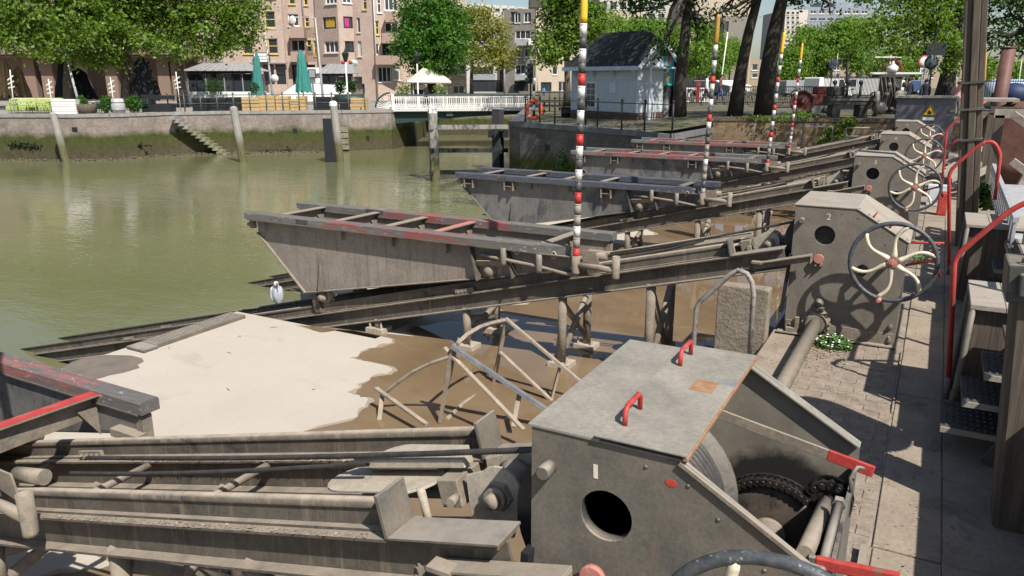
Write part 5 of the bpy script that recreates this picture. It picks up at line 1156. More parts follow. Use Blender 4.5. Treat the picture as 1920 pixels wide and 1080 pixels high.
for (nm, lab, x0, x1, yt, d, mat, ops, zz) in (
  ('beige_tower_block', 'beige apartment tower seen between the tree trunks', 1286, 1404, -30, 140, tan, [(1338, 30, 1350, 70, 'g01'), (1290, 20, 1310, 60, 'g01')], 0),
  ('brown_warehouse', 'plain brown block with sloping parapet behind the bright trees', 1352, 1402, 30, 128, plain('brown grey render', (.24, .21, .185), .85), [(1358, 40, 1366, 60, 'k00')], 0),
  ('pale_apartment_building', 'pale apartment block with many small windows left of the blue grey one', 1462, 1503, 18, 165, paleb, [(1466+9*i, 22+9*j, 1471+9*i, 27+9*j, 'g00') for i in range(4) for j in range(5)], 0),
  ('blue_grey_apartment_building', 'long blue grey flat roofed apartment block on the skyline', 1497, 1630, 13, 170, plain('blue grey cladding', (.25, .28, .33), .6), [(1503+16*i, 20, 1515+16*i, 26, 'w10') for i in range(8)]+[(1503+16*i, 34, 1515+16*i, 39, 'o10') for i in range(8)], 0),
  ('white_apartment_building', 'white apartment building with balconies behind the kiosk trees', 1120, 1262, -25, 150, paleb, [(1126+18*i, 4+22*j, 1138+18*i, 18+22*j, 'g10') for i in range(7) for j in range(4)], 0),
  ('tan_row_house', 'tan row of houses behind the harbour railings, right of the park', 1290, 1940, 112, 150, plain('tan brick far', (.34, .27, .20), .85), [(1300+22*i, 120, 1311+22*i, 132, 'w00') for i in range(28)]+[(1300+22*i, 138, 1311+22*i, 146, 'w00') for i in range(28)], 0)):
    t = thing(nm, gp_((x0+x1)/2, d), lab, 'building'); ORG[t.name] = Vector(t.location)
    facade(t, gp_(x0, d), gp_(x1, d), GZ, zat((x0+x1)/2, yt, d), ops, mat); box_bg('rear_block', mat, t, x0+1, x1-1, yt+1, 150, d+1, d+14)
    if nm.startswith('blue'): box_bg('roof_block', mat, t, 1540, 1590, 4, 13, d+2, d+8)
# ================================================================ trees
def leafmat(name, c1, c2, c3):
    m = N(name); m.t.nodes.remove(m.b)
    r = m.n('ShaderNodeNewGeometry').outputs['Random Per Island']; c = m.ramp(r, [(.0, c1), (.5, c2), (1., c3)])
    big = m.ramp(m.noise(.55, 3, .6), [(.3, .72), (.7, 1.25)]); c = m.mix(1., c, big, 'MULTIPLY')
    a = m.n('ShaderNodeBsdfPrincipled'); a.inputs['Roughness'].default_value = .5; a.inputs['Specular IOR Level'].default_value = .35; m.l(c, a.inputs['Base Color'])
    t = m.n('ShaderNodeBsdfTranslucent'); m.l(m.mix(1., c, (1.5, 1.55, .6), 'MULTIPLY'), t.inputs[0])
    x = m.n('ShaderNodeMixShader'); x.inputs[0].default_value = .44; m.l(a.outputs[0], x.inputs[1]); m.l(t.outputs[0], x.inputs[2]); m.l(x.outputs[0], m.out.inputs[0]); return m.m
lf_plane = leafmat('plane tree leaves', (.085, .155, .018), (.125, .21, .028), (.185, .27, .048))
lf_green = leafmat('deep green leaves', (.042, .125, .014), (.062, .165, .02), (.095, .21, .03))
lf_yel = leafmat('yellow green sparse leaves', (.17, .19, .03), (.23, .24, .045), (.30, .29, .075))
lf_lime = leafmat('light spring leaves', (.10, .19, .024), (.14, .25, .036), (.19, .30, .055))
lf_dark = leafmat('dark elm leaves', (.020, .055, .010), (.032, .08, .014), (.06, .12, .02))
bark = surf('grey brown bark', (.075, .062, .05), (.15, .13, .105), 6, .95, 30, 0, .8, .03, stretch=(4, 4, .5)); barkd = surf('dark elm bark', (.035, .03, .024), (.075, .063, .05), 6, .95, 30, 0, .8, .03, stretch=(4, 4, .5))
def tree(name, label, base, trunk, tr, blobs, nleaf, ls, mat, seed, bk=bark, group='trees round the harbour', twigs=True):
    """trunk: polyline of points; blobs: (centre, rx along the view, ry, rz) foliage masses"""
    root = thing(name, base, label, 'tree', group); rg = np.random.default_rng(seed)
    n = len(trunk); MB().tube(trunk, [tr*(1.25 if i == 0 else 1)*(1-.5*i/max(1, n-1)) for i in range(n)], 12).build('trunk', bk, root)
    lm = MB(); top = Vector(trunk[-1]); mid = Vector(trunk[-1]) if n < 3 else Vector(trunk[-2])
    vol = np.array([b[1]*b[2]*b[3] for b in blobs])**.7; vol = vol/vol.sum(); C_ = []; D_ = []
    for (b, w) in zip(blobs, vol):
        c = np.array(b[0]); rad = np.array(b[1:4])
        if twigs:
            st = mid.lerp(top, rg.uniform(.2, 1)); e = Vector(c); mpt = st.lerp(e, .5)+V(*rg.normal(0, .25, 3))
            lm.tube([st, mpt, e], [tr*.42, tr*.26, tr*.1], 7)
            for q in range(5):
                v_ = rg.normal(0, 1, 3); v_ /= np.linalg.norm(v_); e2 = e+V(*(v_*rad*.8)); lm.tube([mpt.lerp(e, rg.uniform(.3, 1)), e.lerp(e2, .5)+V(*rg.normal(0, .15, 3)), e2], [tr*.12, tr*.08, tr*.03], 5)
        k = int(nleaf*w*2.1); ncl = max(6, k//44)
        u = rg.normal(0, 1, (ncl, 3)); u /= np.linalg.norm(u, axis=1)[:, None]; rr = rg.uniform(.25, 1, (ncl, 1))**.45*rg.uniform(.82, 1.12, (ncl, 1))
        RTn = np.array(RT); FHn = np.array(FH); loc = u*rr*rad
        cl = c + loc[:, :1]*RTn + loc[:, 1:2]*FHn + loc[:, 2:]*np.array([0, 0, 1.]); cu = u[:, :1]*RTn+u[:, 1:2]*FHn+u[:, 2:]*np.array([0, 0, 1.])
        idx = rg.integers(0, ncl, k); C_.append(cl[idx]+rg.normal(0, 1, (k, 3))*np.array([1, 1, .55])*ls*2.1); D_.append(cu[idx])
    C = np.concatenate(C_); Dn = np.concatenate(D_); K = len(C)
    nr = Dn*.6+rg.normal(0, .7, (K, 3))+np.array([0, 0, .55]); nr /= np.linalg.norm(nr, axis=1)[:, None]
    t = np.cross(nr, rg.normal(0, 1, (K, 3))); t /= np.linalg.norm(t, axis=1)[:, None]; b2 = np.cross(nr, t); s = ls*.66*rg.uniform(.6, 1.25, (K, 1))
    bend = nr*s*.22
    vts = np.stack([C-t*s, C-b2*s*.55+bend, C+t*s, C+b2*s*.55+bend], 1).reshape(-1, 3)-np.array(base)
    me = bpy.data.meshes.new('crown'); me.vertices.add(4*K); me.vertices.foreach_set('co', vts.astype(np.float32).ravel())
    me.loops.add(4*K); me.loops.foreach_set('vertex_index', np.arange(4*K, dtype=np.int32)); me.polygons.add(K); me.polygons.foreach_set('loop_start', np.arange(0, 4*K, 4, dtype=np.int32)); me.polygons.foreach_set('loop_total', np.full(K, 4, dtype=np.int32)); me.update(calc_edges=True); me.materials.append(mat)
    o = bpy.data.objects.new('crown', me); col.objects.link(o); o.parent = root; ORG[o.name] = Vector(base)
    if lm.v: lm.build('limbs', bk, root)
    return root
def blob(px, py, rpx, rpy, d, dd=None):
    p = on_plane(px, py, d); k = d/1494*1.0; return (p, rpx*k, (dd or (rpx+rpy)/2*k), rpy*k)
def tr_pts(pts, d, wob_=0): return [on_plane(x, y, d) for x, y in pts]
def based(px, py, z, pts):     # trunk standing at a level, following the sight line points at the same distance
    b = on_level(px, py, z); d = b.dot(FH); return b, d, [V(b.x, b.y, z-.1)]+[on_plane(x, y, d) for x, y in pts]
def ground_at(px, d, z): p = on_plane(px, 150, d); return V(p.x, p.y, z)
g1 = ground_at(122, 58, GZ); tree('plane_tree', 'leftmost plane tree over the terrace, its trunk among dark parasols', g1, [g1, on_plane(126, 150, 58), on_plane(128, 100, 58), on_plane(120, 40, 58)], .34,
   [blob(60, 15, 100, 68, 58), blob(150, 40, 80, 58, 57), blob(-40, 20, 80, 70, 58), blob(15, 78, 55, 24, 56), blob(110, 90, 45, 22, 56), blob(90, -60, 130, 60, 58), blob(175, 98, 36, 30, 57)], 11000, .25, lf_plane, 1)
g1 = ground_at(232, 60, GZ); tree('plane_tree', 'second plane tree, dark trunk before the arcade, crown merging with its neighbours', g1, [g1, on_plane(236, 140, 60), on_plane(240, 80, 60), on_plane(238, 20, 60)], .38,
   [blob(235, 35, 70, 52, 60), blob(190, 5, 85, 60, 61), blob(278, 78, 30, 24, 58), blob(205, 104, 24, 22, 58), blob(250, -60, 110, 60, 60)], 8000, .25, lf_plane, 2)
g1 = ground_at(338, 62, GZ); tree('plane_tree', 'plane tree with a straight trunk before the brick wall, loose crown edge', g1, [g1, on_plane(338, 140, 62), on_plane(334, 100, 62), on_plane(325, 50, 62), on_plane(330, 5, 62)], .36,
   [blob(310, 45, 56, 48, 62), blob(385, 55, 62, 48, 61), blob(440, 45, 42, 45, 62), blob(345, 92, 34, 24, 60), blob(440, 5, 62, 35, 62), blob(330, 0, 80, 60, 63), blob(415, 88, 22, 22, 61), blob(470, 45, 18, 22, 62), blob(350, -70, 110, 60, 62)], 8600, .235, lf_plane, 3)
g1 = ground_at(812, 73, GZ); tree('round_tree', 'dense rounded deep green tree behind the cream tent', g1, [g1, on_plane(812, 130, 73), on_plane(812, 60, 73)], .3,
   [blob(810, 55, 62, 62, 73), blob(780, 90, 36, 45, 72), blob(838, 85, 38, 48, 72), blob(800, 10, 50, 42, 73), blob(812, 118, 46, 30, 72), blob(770, 72, 26, 30, 73), blob(850, 55, 26, 35, 73)], 9500, .24, lf_green, 4)
g1 = ground_at(884, 84, GZ); tree('sparse_tree', 'airy yellow green tree with a thin grey trunk beside the dense round tree', g1, [g1, on_plane(884, 140, 84), on_plane(886, 100, 84), on_plane(892, 50, 84)], .2,
   [blob(895, 45, 42, 35, 84), blob(930, 72, 28, 34, 84), blob(880, 90, 24, 30, 83), blob(945, 105, 22, 24, 84), blob(915, 115, 34, 22, 83), blob(885, 25, 26, 16, 84)], 3400, .24, lf_yel, 5)
g1 = ground_at(1064, 52, .5); tree('lime_tree', 'leafy tree left of the kiosk roof, half behind the tallest striped pole', g1, [g1, on_plane(1064, 150, 52), on_plane(1062, 90, 52), on_plane(1066, 30, 52)], .24,
   [blob(1050, 60, 42, 48, 52), blob(1085, 30, 48, 45, 52), blob(1035, 95, 26, 30, 51), blob(1100, 65, 36, 34, 53), blob(1060, 10, 42, 38, 52), blob(1068, -50, 60, 50, 52)], 6500, .21, lf_plane, 6)
for i, (px, py, r) in enumerate(((1138, 62, 34), (1195, 70, 40), (1238, 78, 32))):
    d = 74+4*i; g1 = ground_at(px, d, .5); tree('young_tree', ['bright young tree behind the kiosk, nearest the striped pole', 'bright young tree behind the middle of the kiosk roof', 'bright young tree behind the kiosk gable'][i], g1, [g1, on_plane(px, 120, d), on_plane(px, 70, d)], .15, [blob(px, py, r, r*1.1, d), blob(px-8, py+26, r*.8, r*.6, d)], 2200, .24, lf_lime, 10+i)
# elms on the near park bank, unseen high crowns added to shade it
b, d, tp = based(1272, 228, .60, ((1276, 150), (1283, 80), (1290, 10), (1292, -70))); tree('elm_tree', 'dark elm trunk standing at the bank right of the kiosk, low leafy branches', b, tp, .30,
   [blob(1215, 20, 48, 26, d-1), blob(1255, 65, 30, 34, d-1.5), blob(1190, -10, 60, 30, d), blob(1312, 55, 22, 30, d), blob(1300, 15, 30, 20, d), blob(1240, 100, 18, 22, d-1), (V(-7, 25, 9.8), 5.5, 4.5, 2.4), (V(-11, 29, 10.2), 4.5, 4, 2.6)], 6400, .14, lf_dark, 20, barkd)
b, d, tp = based(1378, 214, .9, ((1390, 130), (1404, 60), (1420, 0), (1430, -60))); tree('elm_tree', 'left one of the two dark elm trunks leaning right in the park', b, tp, .29,
   [blob(1360, 15, 22, 16, d), blob(1335, 30, 22, 12, d-1), blob(1395, -30, 70, 30, d), (V(-5, 31, 10.5), 5, 4.5, 2.6), blob(1300, -20, 40, 20, d-1)], 3600, .15, lf_dark, 21, barkd)
b, d, tp = based(1434, 214, .9, ((1440, 130), (1452, 60), (1466, 0), (1475, -60))); tree('elm_tree', 'right one of the two dark elm trunks, the thicker one behind the third striped pole', b, tp, .40,
   [blob(1490, 0, 22, 14, d), (V(-1.5, 33, 11), 5, 4.5, 2.6), blob(1395, 25, 10, 14, d-.6), blob(1560, 12, 10, 10, d), blob(1525, -25, 60, 25, d)], 3600, .15, lf_dark, 22, barkd)
g1 = ground_at(1776, 44, .95); tree('broad_elm', 'broad leafy elm above the electrical cabinet, thick dark trunk left of the tall post', g1, [g1, on_plane(1776, 150, 44), on_plane(1790, 80, 44), on_plane(1800, 20, 44)], .50,
   [blob(1700, 30, 62, 34, 43), blob(1650, 55, 34, 20, 42), blob(1745, 62, 42, 30, 43), blob(1700, 85, 38, 14, 42), blob(1760, 15, 60, 40, 44), blob(1790, 100, 26, 40, 43), blob(1680, -20, 90, 30, 44), blob(1800, -70, 140, 60, 45), blob(1660, 75, 24, 14, 42)], 8000, .17, lf_plane, 23, barkd)
g1 = ground_at(1960, 34, .95); tree('broad_elm', 'dark foliage hanging in at the upper right corner', g1, [g1, on_plane(1960, 100, 34), on_plane(1950, 20, 34)], .4,
   [blob(1890, 25, 46, 36, 33), blob(1925, 70, 40, 30, 33), blob(1870, 70, 26, 22, 32), blob(1900, 92, 26, 14, 32), blob(1930, -40, 110, 60, 34), (V(4.5, 27, 9.6), 5, 4.5, 2.4)], 6800, .15, lf_dark, 24, barkd)
k = 0
for (px, py, rx, ry, d) in ((1312, 90, 28, 62, 95), (1346, 110, 22, 48, 110), (1368, 100, 18, 34, 120), (1506, 92, 30, 48, 95), (1486, 120, 24, 34, 90), (1560, 78, 40, 40, 92), (1608, 95, 34, 46, 96), (1590, 60, 30, 28, 92), (1662, 120, 34, 32, 100), (1720, 118, 34, 34, 105), (1840, 130, 26, 26, 110), (1905, 135, 26, 22, 112), (1535, 125, 22, 26, 100)):
    g1 = ground_at(px, d, .5)
    lab = ['narrow bright tree beside the elm right of the kiosk', 'small bright tree between the second pole and the twin trunks', 'bright tree touching the left twin trunk', 'bright tree right of the twin trunks', 'low bright tree behind the third striped pole', 'broad bright tree under the blue grey building, left half', 'broad bright tree left of the big elm', 'upper bright tree crown under the blue grey building', 'light tree behind the old steam machine', 'light tree behind the round traffic signs', 'light tree right of the tall timber post', 'light tree at the right edge above the boat cover', 'small light tree above the red engine'][k]
    tree('street_tree', lab, g1, [g1, on_plane(px, min(158, py+ry*.8), d), on_plane(px+1, py, d)], .15, [blob(px, py, rx, ry*.75, d), blob(px-rx*.3, py+ry*.4, rx*.8, ry*.5, d-1), blob(px+rx*.3, py-ry*.45, rx*.6, ry*.5, d)], int(1700+rx*ry*.35), .27, lf_lime, 40+k, group='bright trees along the far quay'); k += 1
def shrub(name, label, pts, n, ls, mat, seed, group=None):
    root = thing(name, pts[0][0], label, 'plant', group); rg = np.random.default_rng(seed); mb = MB()
    for (c, r) in pts:
        for i in range(n//len(pts)):
            v_ = rg.normal(0, 1, 3); v_ /= np.linalg.norm(v_); p = V(*(np.array(c)+v_*np.array(r)*rg.uniform(.4, 1.05))); u = V(*rg.normal(0, 1, 3)).normalized(); w = u.cross(V(*rg.normal(0, 1, 3))).normalized(); s = ls*rg.uniform(.6, 1.3); mb.face([p-u*s, p+w*s*.5, p+u*s, p-w*s*.5])
    tag(mb.build('foliage', mat, root, fix=False), kind='stuff'); MB().tube([pts[0][0]-V(0, 0, pts[0][1][2]), pts[0][0]], .02, 5).build('stem', bark, root)
for (px, py, r, d, lab) in ((1205+20, 0, 0, 0, ''),): pass
pq = on_vert(1052, 297, RQ[2], RQ[3]); shrub('wall_plant', 'grey green plant growing from the dark curved quay wall', [(pq-FH*.3, (.28, .2, .45)), (pq-FH*.35+V(.15, 0, -.35), (.3, .2, .25))], 260, .07, lf_dark, 70)
shrub('wall_creeper', 'green creeper hanging over the brown retaining wall', [(on_vert(1565, 250, RW[1], RW[2])-V(0, .15, 0), (.5, .15, .35)), (on_vert(1545, 270, RW[1], RW[2])-V(0, .2, 0), (.28, .12, .3)), (on_vert(1590, 232, RW[1], RW[2])-V(0, .1, 0), (.35, .2, .25))], 1100, .06, lf_plane, 71)
shrub('bank_weed', 'weedy tuft on top of the retaining wall under the twin trunks', [(on_level(1440, 222, .97), (1.6, .4, .12)), (on_level(1510, 218, .97), (.8, .3, .25))], 800, .06, lf_lime, 72)
# ================================================================ terrace on the far quay
def rt_box(mb, p, x0, x1, y0, y1, z0, z1): return XF(MB().box(x0, x1, y0, y1, z0, z1), p)
def gl(px, py, z=GZ): return on_level(px, py, z)
def on_bank(px, back=1.):      # a spot on the quay, so many metres behind its edge
    for i in range(len(QP)-1):
        a, b = QP[i], QP[i+1]; p = on_vert(px, 200, a, b); t = (V(p.x, p.y, 0)-V(a.x, a.y, 0)).dot(V(b.x-a.x, b.y-a.y, 0))/V(b.x-a.x, b.y-a.y, 0).length_squared
        if -.02 <= t <= 1.02: return V(p.x, p.y, GZ)+FH*back
    p = on_plane(px, 200, QP[-1].dot(FH)); return V(p.x, p.y, GZ)+FH*back
fe = thing('quay_railing', on_bank(520, .5), 'grey green iron railing along the quay edge before the terrace', 'railing')
prev = None
for i, px in enumerate(range(310, 705, 31)):
    p = on_bank(px, .45); MB().cyl(p, p+V(0, 0, 1.15), .045, 8).ball(p+V(0, 0, 1.2), .07, n=8, m=5).build('railing_post', gpost, fe)
    if prev: MB().tube([prev+V(0, 0, 1.1), p+V(0, 0, 1.1)], .03, 6).tube([prev+V(0, 0, .55), p+V(0, 0, .55)], .022, 6).build('rail', gpost, fe)
    prev = p
for (px, h, lean, lab) in ((14, 3.0, .5, 'leftmost white arrow signpost with three boards'), (87, 2.4, .1, 'white arrow signpost beside the lime chairs'), (205, 2.5, .0, 'white arrow signpost above the small hedge'), (331, 2.9, -.15, 'white arrow signpost at the head of the quay steps')):
    p = on_bank(px, .6); root = thing('arrow_signpost', p, lab, 'signpost', 'white arrow signposts on the quay')
    MB().cyl(p, p+V(0, 0, h*.9)+RT*lean*.3, .035, 8).build('pole', offw, root)
    for j in range(3): z = h*.55+.28*j; s = (-1)**j; c = p+V(0, 0, z)+RT*lean*.25*z/h; MB().bar(c-RT*.2*s-V(0, 0, (.04+.05*j)*s), c+RT*.2*s+V(0, 0, (.04+.05*j)*s), .03, .075).build('arrow_board', offw, root)
def chair(p, rot, mat, label, group, proto={}):
    if mat.name in proto: o = copy_tree(proto[mat.name]); o.location = p; o.rotation_euler = (0, 0, R(YAW)+rot); o['label'] = label; o['group'] = group; return o
    root = thing('terrace_chair', (0, 0, 0), label, 'chair', group); ORG[root.name] = V(0, 0, 0)
    MB().box(-.23, .23, -.22, .22, .43, .46).build('seat', mat, root)
    for i in range(3): MB().box(-.22, .22, .21, .235, .55+.13*i, .63+.13*i).build('backrest_slat', mat, root)
    for sx in (-.21, .21): MB().cyl((sx, -.2, 0), (sx, -.2, .62), .02, 6).build('leg', mat, root); MB().cyl((sx, .24, 0), (sx, .22, .92), .02, 6).build('leg', mat, root); MB().bar((sx, -.22, .63), (sx, .23, .65), .04, .025).build('armrest', mat, root)
    proto[mat.name] = root; root.location = p; root.rotation_euler = (0, 0, R(YAW)+rot); return root
def table(p, mat, label, group=None, w=.4):
    root = thing('terrace_table', p, label, 'table', group); XF(mb := MB().box(-w, w, -.4, .4, .72, .76), p); mb.build('tabletop', mat, root)
    for sx in (-1, 1):
        for sy in (-1, 1): XF(mb := MB().cyl((sx*(w-.06), sy*.34, 0), (sx*(w-.06), sy*.34, .72), .025, 6), p); mb.build('leg', mat, root)
for i, (px, b_, r) in enumerate(((38, 1.2, .4), (52, 1.6, 3.4), (66, 1.1, .2), (84, 1.5, 2.9), (0, 1.3, .3), (138, 1.9, .2), (160, 1.9, 3.3), (225, 1.8, .3), (250, 1.8, 3.2))):
    chair(on_bank(px, b_), r, lime if i < 5 else green_dk, ['lime green slatted chair left of the white signpost', 'lime green chair facing away behind the first one', 'lime green chair in the middle of the row by the quay', 'lime green chair beside the white crate', 'lime green chair at the left edge', 'dark green chair in the planted row, leftmost', 'dark green chair behind the small hedge', 'dark green chair right of the barrel', 'dark green chair before the black planters'][i], 'lime green terrace chairs' if i < 5 else 'dark green terrace chairs')
for (px, b_, m_, lab) in ((75, 1.7, lime, 'lime green table between the lime chairs'), (24, 1.7, lime, 'lime green table at the left end of the quay'), (150, 2.2, offw, 'pale table behind the hedge')): table(on_bank(px, b_), m_, lab, 'small terrace tables')
p = on_bank(18, 2.6); so = thing('lounge_sofa', p, 'pale lime outdoor sofa with two cushions by the left edge', 'sofa')
for (a, m_) in (((-1.7, 1.7, -.4, .4, .15, .45), lime), ((-1.7, 1.7, .3, .45, .45, .95), lime)): XF(mb := MB().box(*a), p); mb.build('base' if a[4] < .2 else 'backrest', m_, so, bevel=.05)
for s in (-1, 1): XF(mb := MB().box(-.75+.85*s, .75+.85*s, .18, .29, .46, .95), p); mb.build('cushion', plain('pale lime cushion', (.45, .50, .26), .9) if s < 0 else MAT['pale lime cushion'], so, bevel=.05)
p = on_bank(110, .9); cr = thing('white_crate', p, 'white slatted crate at the quay edge beside the lime chairs', 'crate')
for i in range(6): XF(mb := MB().box(-.75, .75, -.35, -.31, .05+.15*i, .17+.15*i), p); mb.build('slat', white, cr)
XF(mb := MB().box(-.74, .74, -.305, .35, 0, .92), p); mb.build('body', offw, cr)
p = on_bank(208, .9); b_ = thing('white_barrel', p, 'pale weathered barrel planter on the quay before the hedge', 'barrel'); MB().lathe(p, (0, 0, 1), [(0, .33), (.3, .42), (.6, .42), (.95, .34), (.95, .28), (.85, .26)], 16).build('staves', surf('weathered pale paint', (.34, .34, .35), (.5, .5, .5), 5, .8), b_)
for z in (.22, .72): MB().tube([p+V(.42*math.cos(a*.524), .42*math.sin(a*.524), z) for a in range(12)], .015, 5, closed=True).build('hoop', ironm, b_)
p = on_bank(145, 1.0); b_ = thing('barrel_planter', p, 'dark timber half barrel planter with grasses', 'planter'); MB().lathe(p, (0, 0, 1), [(0, .5), (.35, .6), (.62, .58), (.62, .5), (.5, .45)], 16).build('staves', wood, b_)
for (x0, x1, lab) in ((128, 140, 'left'), (165, 200, 'middle'), (214, 255, 'right')):
    shrub('small_hedge', 'small green hedge at the quay edge, %s one of three' % lab, [(on_bank((x0+x1)/2, 1.2)+V(0, 0, .6), ((x1-x0)*.018, .4, .55))], 700, .09, lf_green, x0, 'small hedges on the quay')
for (x0, x1, lab, m_) in ((262, 306, 'black planter box with open front at the quay edge', black),): 
    p = on_bank((x0+x1)/2, 1.1); t = thing('planter_box', p, lab, 'planter'); XF(mb := MB().box(-.95, -.35, -.4, .4, 0, 1.15), p); mb.build('end_box', m_, t); XF(mb := MB().box(-.349, .95, -.4, .4, .85, 1.1).box(-.349, .95, -.4, .4, .0, .55), p); mb.build('shelf_box', m_, t)
for i, (x0, x1, h, m_, lab) in enumerate(((344, 372, .9, black, 'black terrace box left of the yellow wooden crates'), (378, 408, .9, black, 'second black terrace box, beside the railing'), (410, 434, .95, black, 'third black terrace box, nearest the wooden crates'), (440, 472, .95, boxw, 'leftmost yellow wooden planter crate behind the railing'), (474, 502, 1.05, boxw, 'yellow wooden planter crate, second from the left'), (506, 530, 1.0, boxw, 'yellow wooden planter crate between the two teal parasols'), (533, 548, .8, boxw, 'low yellow wooden crate beside the plant'), (545, 562, 1.0, boxw, 'yellow wooden crate under the right teal parasol'), (578, 622, .95, black, 'black planter right of the right teal parasol'), (628, 644, .8, black, 'black crate by the quay corner'), (650, 680, .85, boxw, 'yellow wooden bench box at the bridge end'))):
    p = on_bank((x0+x1)/2, 1.9); t = thing('terrace_crate', p, lab, 'crate', 'terrace crates behind the railing'); w = (x1-x0)/2*p.dot(FH)/1494
    XF(mb := MB().box(-w+.02, w-.02, -.37, .4, 0, h-.03), p); mb.build('inner_box', m_ if m_ is black else boxw, t)
    for j in range(4): XF(mb := MB().box(-w, w, -.41, -.375, .02+h/4*j, h/4*(j+1)-.02), p); mb.build('board', m_, t)
def parasol(px, pyt, pyb, wpx, mat, label, d, lean=0., nfold=9):
    g1 = ground_at(px, d, GZ); zt = zat(px, pyt, d); zb = zat(px, pyb, d); w = wpx/2*d/1494; t = thing('closed_parasol', g1, label, 'parasol', 'closed parasols on the terrace')
    MB().cyl(g1, V(g1.x, g1.y, zt), .05, 8).build('pole', offw if mat is umbg else ironm, t)
    MB().box(g1.x-.4, g1.x+.4, g1.y-.4, g1.y+.4, GZ, GZ+.12).build('foot', greyp, t)
    mb = MB(); n = 40; prof = [(zt, .05), (zt-.15*(zt-zb), w*.45), (zt-.45*(zt-zb), w*.62), (zt-.75*(zt-zb), w*.85), (zb, w)]
    for i, (z, r) in enumerate(prof):
        for k in range(n): a = 2*math.pi*k/n; rr = r*(1+.22*math.sin(nfold*a+.8*i)*(0 if i == 0 else 1)); mb.v.append(V(g1.x, g1.y, 0)+V(rr*math.cos(a), rr*math.sin(a), z+(.12*math.sin(nfold*a) if i == 4 else 0))+RT*lean*(zt-z))
    for i in range(4):
        for k in range(n): l = (k+1) % n; mb.f.append((i*n+k, i*n+l, (i+1)*n+l, (i+1)*n+k)); mb.s.append(True)
    mb.build('folded_cloth', mat, t)
parasol(485, 98, 177, 20, umbg, 'left teal parasol, folded, behind the wooden crates', 62, -.05); parasol(567, 93, 172, 27, umbg, 'right teal parasol, folded and fuller than the left one', 61, .02)
parasol(128, 108, 182, 46, umbk, 'left black parasol, folded wide before the arcade', 60); parasol(150, 128, 186, 46, umbk, 'lower black parasol behind the leaning lamp post', 61); parasol(270, 105, 184, 48, umbk, 'right black parasol, folded wide beside the straight trunk', 60, .02)
parasol(12, 112, 180, 34, straw, 'leftmost straw parasol, closed and shaggy', 60); parasol(36, 124, 182, 30, straw, 'right straw parasol, closed, dull brown', 61)
# glazed pavilions and white wind screens
def pavilion(px0, px1, pye, py_shade, pyb, d, label, ridge):
    g1 = ground_at((px0+px1)/2, d, GZ); t = thing('glass_pavilion', g1, label, 'pavilion', 'terrace pavilions'); k = d/1494; w = (px1-px0)/2*k; ze = zat(px0, pye, d); zr = zat(px0, py_shade, d); dep = 5.
    hw = w+.35; rx = (ridge-(px0+px1)/2)*k
    mb = MB(); A = [V(-hw, -.5, ze), V(hw, -.5, ze), V(hw, dep, ze), V(-hw, dep, ze), V(-hw*.7, dep*.45, zr), V(hw*.6, dep*.45, zr)]
    mb.v = [p for p in A]; mb.f = [(0, 1, 5, 4), (1, 2, 5), (2, 3, 4, 5), (3, 0, 4), (3, 2, 1, 0)]; mb.s = [False]*5; XF(mb, (g1.x, g1.y, 0)); mb.build('roof', zinc, t)
    for i in range(int(hw*2/.62)):
        x = -hw+.31+.62*i; f = (x+hw)/(2*hw); top = V(-hw*.7+f*hw*1.3, dep*.45, zr); XF(mb := MB().bar(V(x, -.5, ze+.03), top+V(0, 0, .03), .05, .05), (g1.x, g1.y, 0)); mb.build('roof_seam', zinc, t)
    XF(mb := MB().box(-w, w, -.1, .0, ze-.22, ze-.01).box(-w, w, 0, .06, GZ, GZ+.25), (g1.x, g1.y, 0)); mb.build('beam', ironm, t)
    XF(mb := MB().box(-w, w, .08, dep-.2, GZ, ze-.25), (g1.x, g1.y, 0)); mb.build('glass_room', glass, t)
    n = max(4, int(w*2/.75))
    for i in range(n+1): x = -w+2*w*i/n; XF(mb := MB().box(x-.04, x+.04, -.06, .05, GZ, ze-.22), (g1.x, g1.y, 0)); mb.build('mullion', ironm if i % 2 else greyp, t)
    XF(mb := MB().box(-w, w, -.055, .045, GZ+1.0, GZ+1.06), (g1.x, g1.y, 0)); mb.build('transom', ironm, t)
    XF(mb := MB().box(-w, w, -.7, -.6, GZ, GZ+1.05), (g1.x, g1.y, 0)); mb.build('white_panel', white, t)
pavilion(352, 472, 133, 117, 188, 72, 'left glazed pavilion with grey zinc roof against the brick block', 415)
pavilion(602, 660, 138, 119, 188, 71, 'right glazed pavilion with pale striped zinc roof beside the lamp', 620)
for (pts, d, lab) in ((((470, 158), (478, 158), (512, 181), (512, 190), (470, 190)), 68, 'left white sloping wind screen behind the teal parasol'), (((520, 182), (556, 156), (604, 157), (604, 190), (520, 190)), 68, 'middle white wind screen with a sloping left end'), (((606, 158), (652, 160), (652, 190), (606, 190)), 69, 'right white wind screen before the striped roof')):
    P_ = [on_plane(x, y, d) for x, y in pts]; mb = MB(); A = P_; B_ = [p+FH*.08 for p in P_]; n = len(A); mb.v = A+B_; mb.f = [tuple(range(n))[::-1], tuple(range(n, 2*n))]+[(i, (i+1) % n, n+(i+1) % n, n+i) for i in range(n)]; mb.s = [False]*len(mb.f)
    for i in range(0): pass
    tag(mb.build('wind_screen', white), lab, 'wind screen', 'white wind screens')
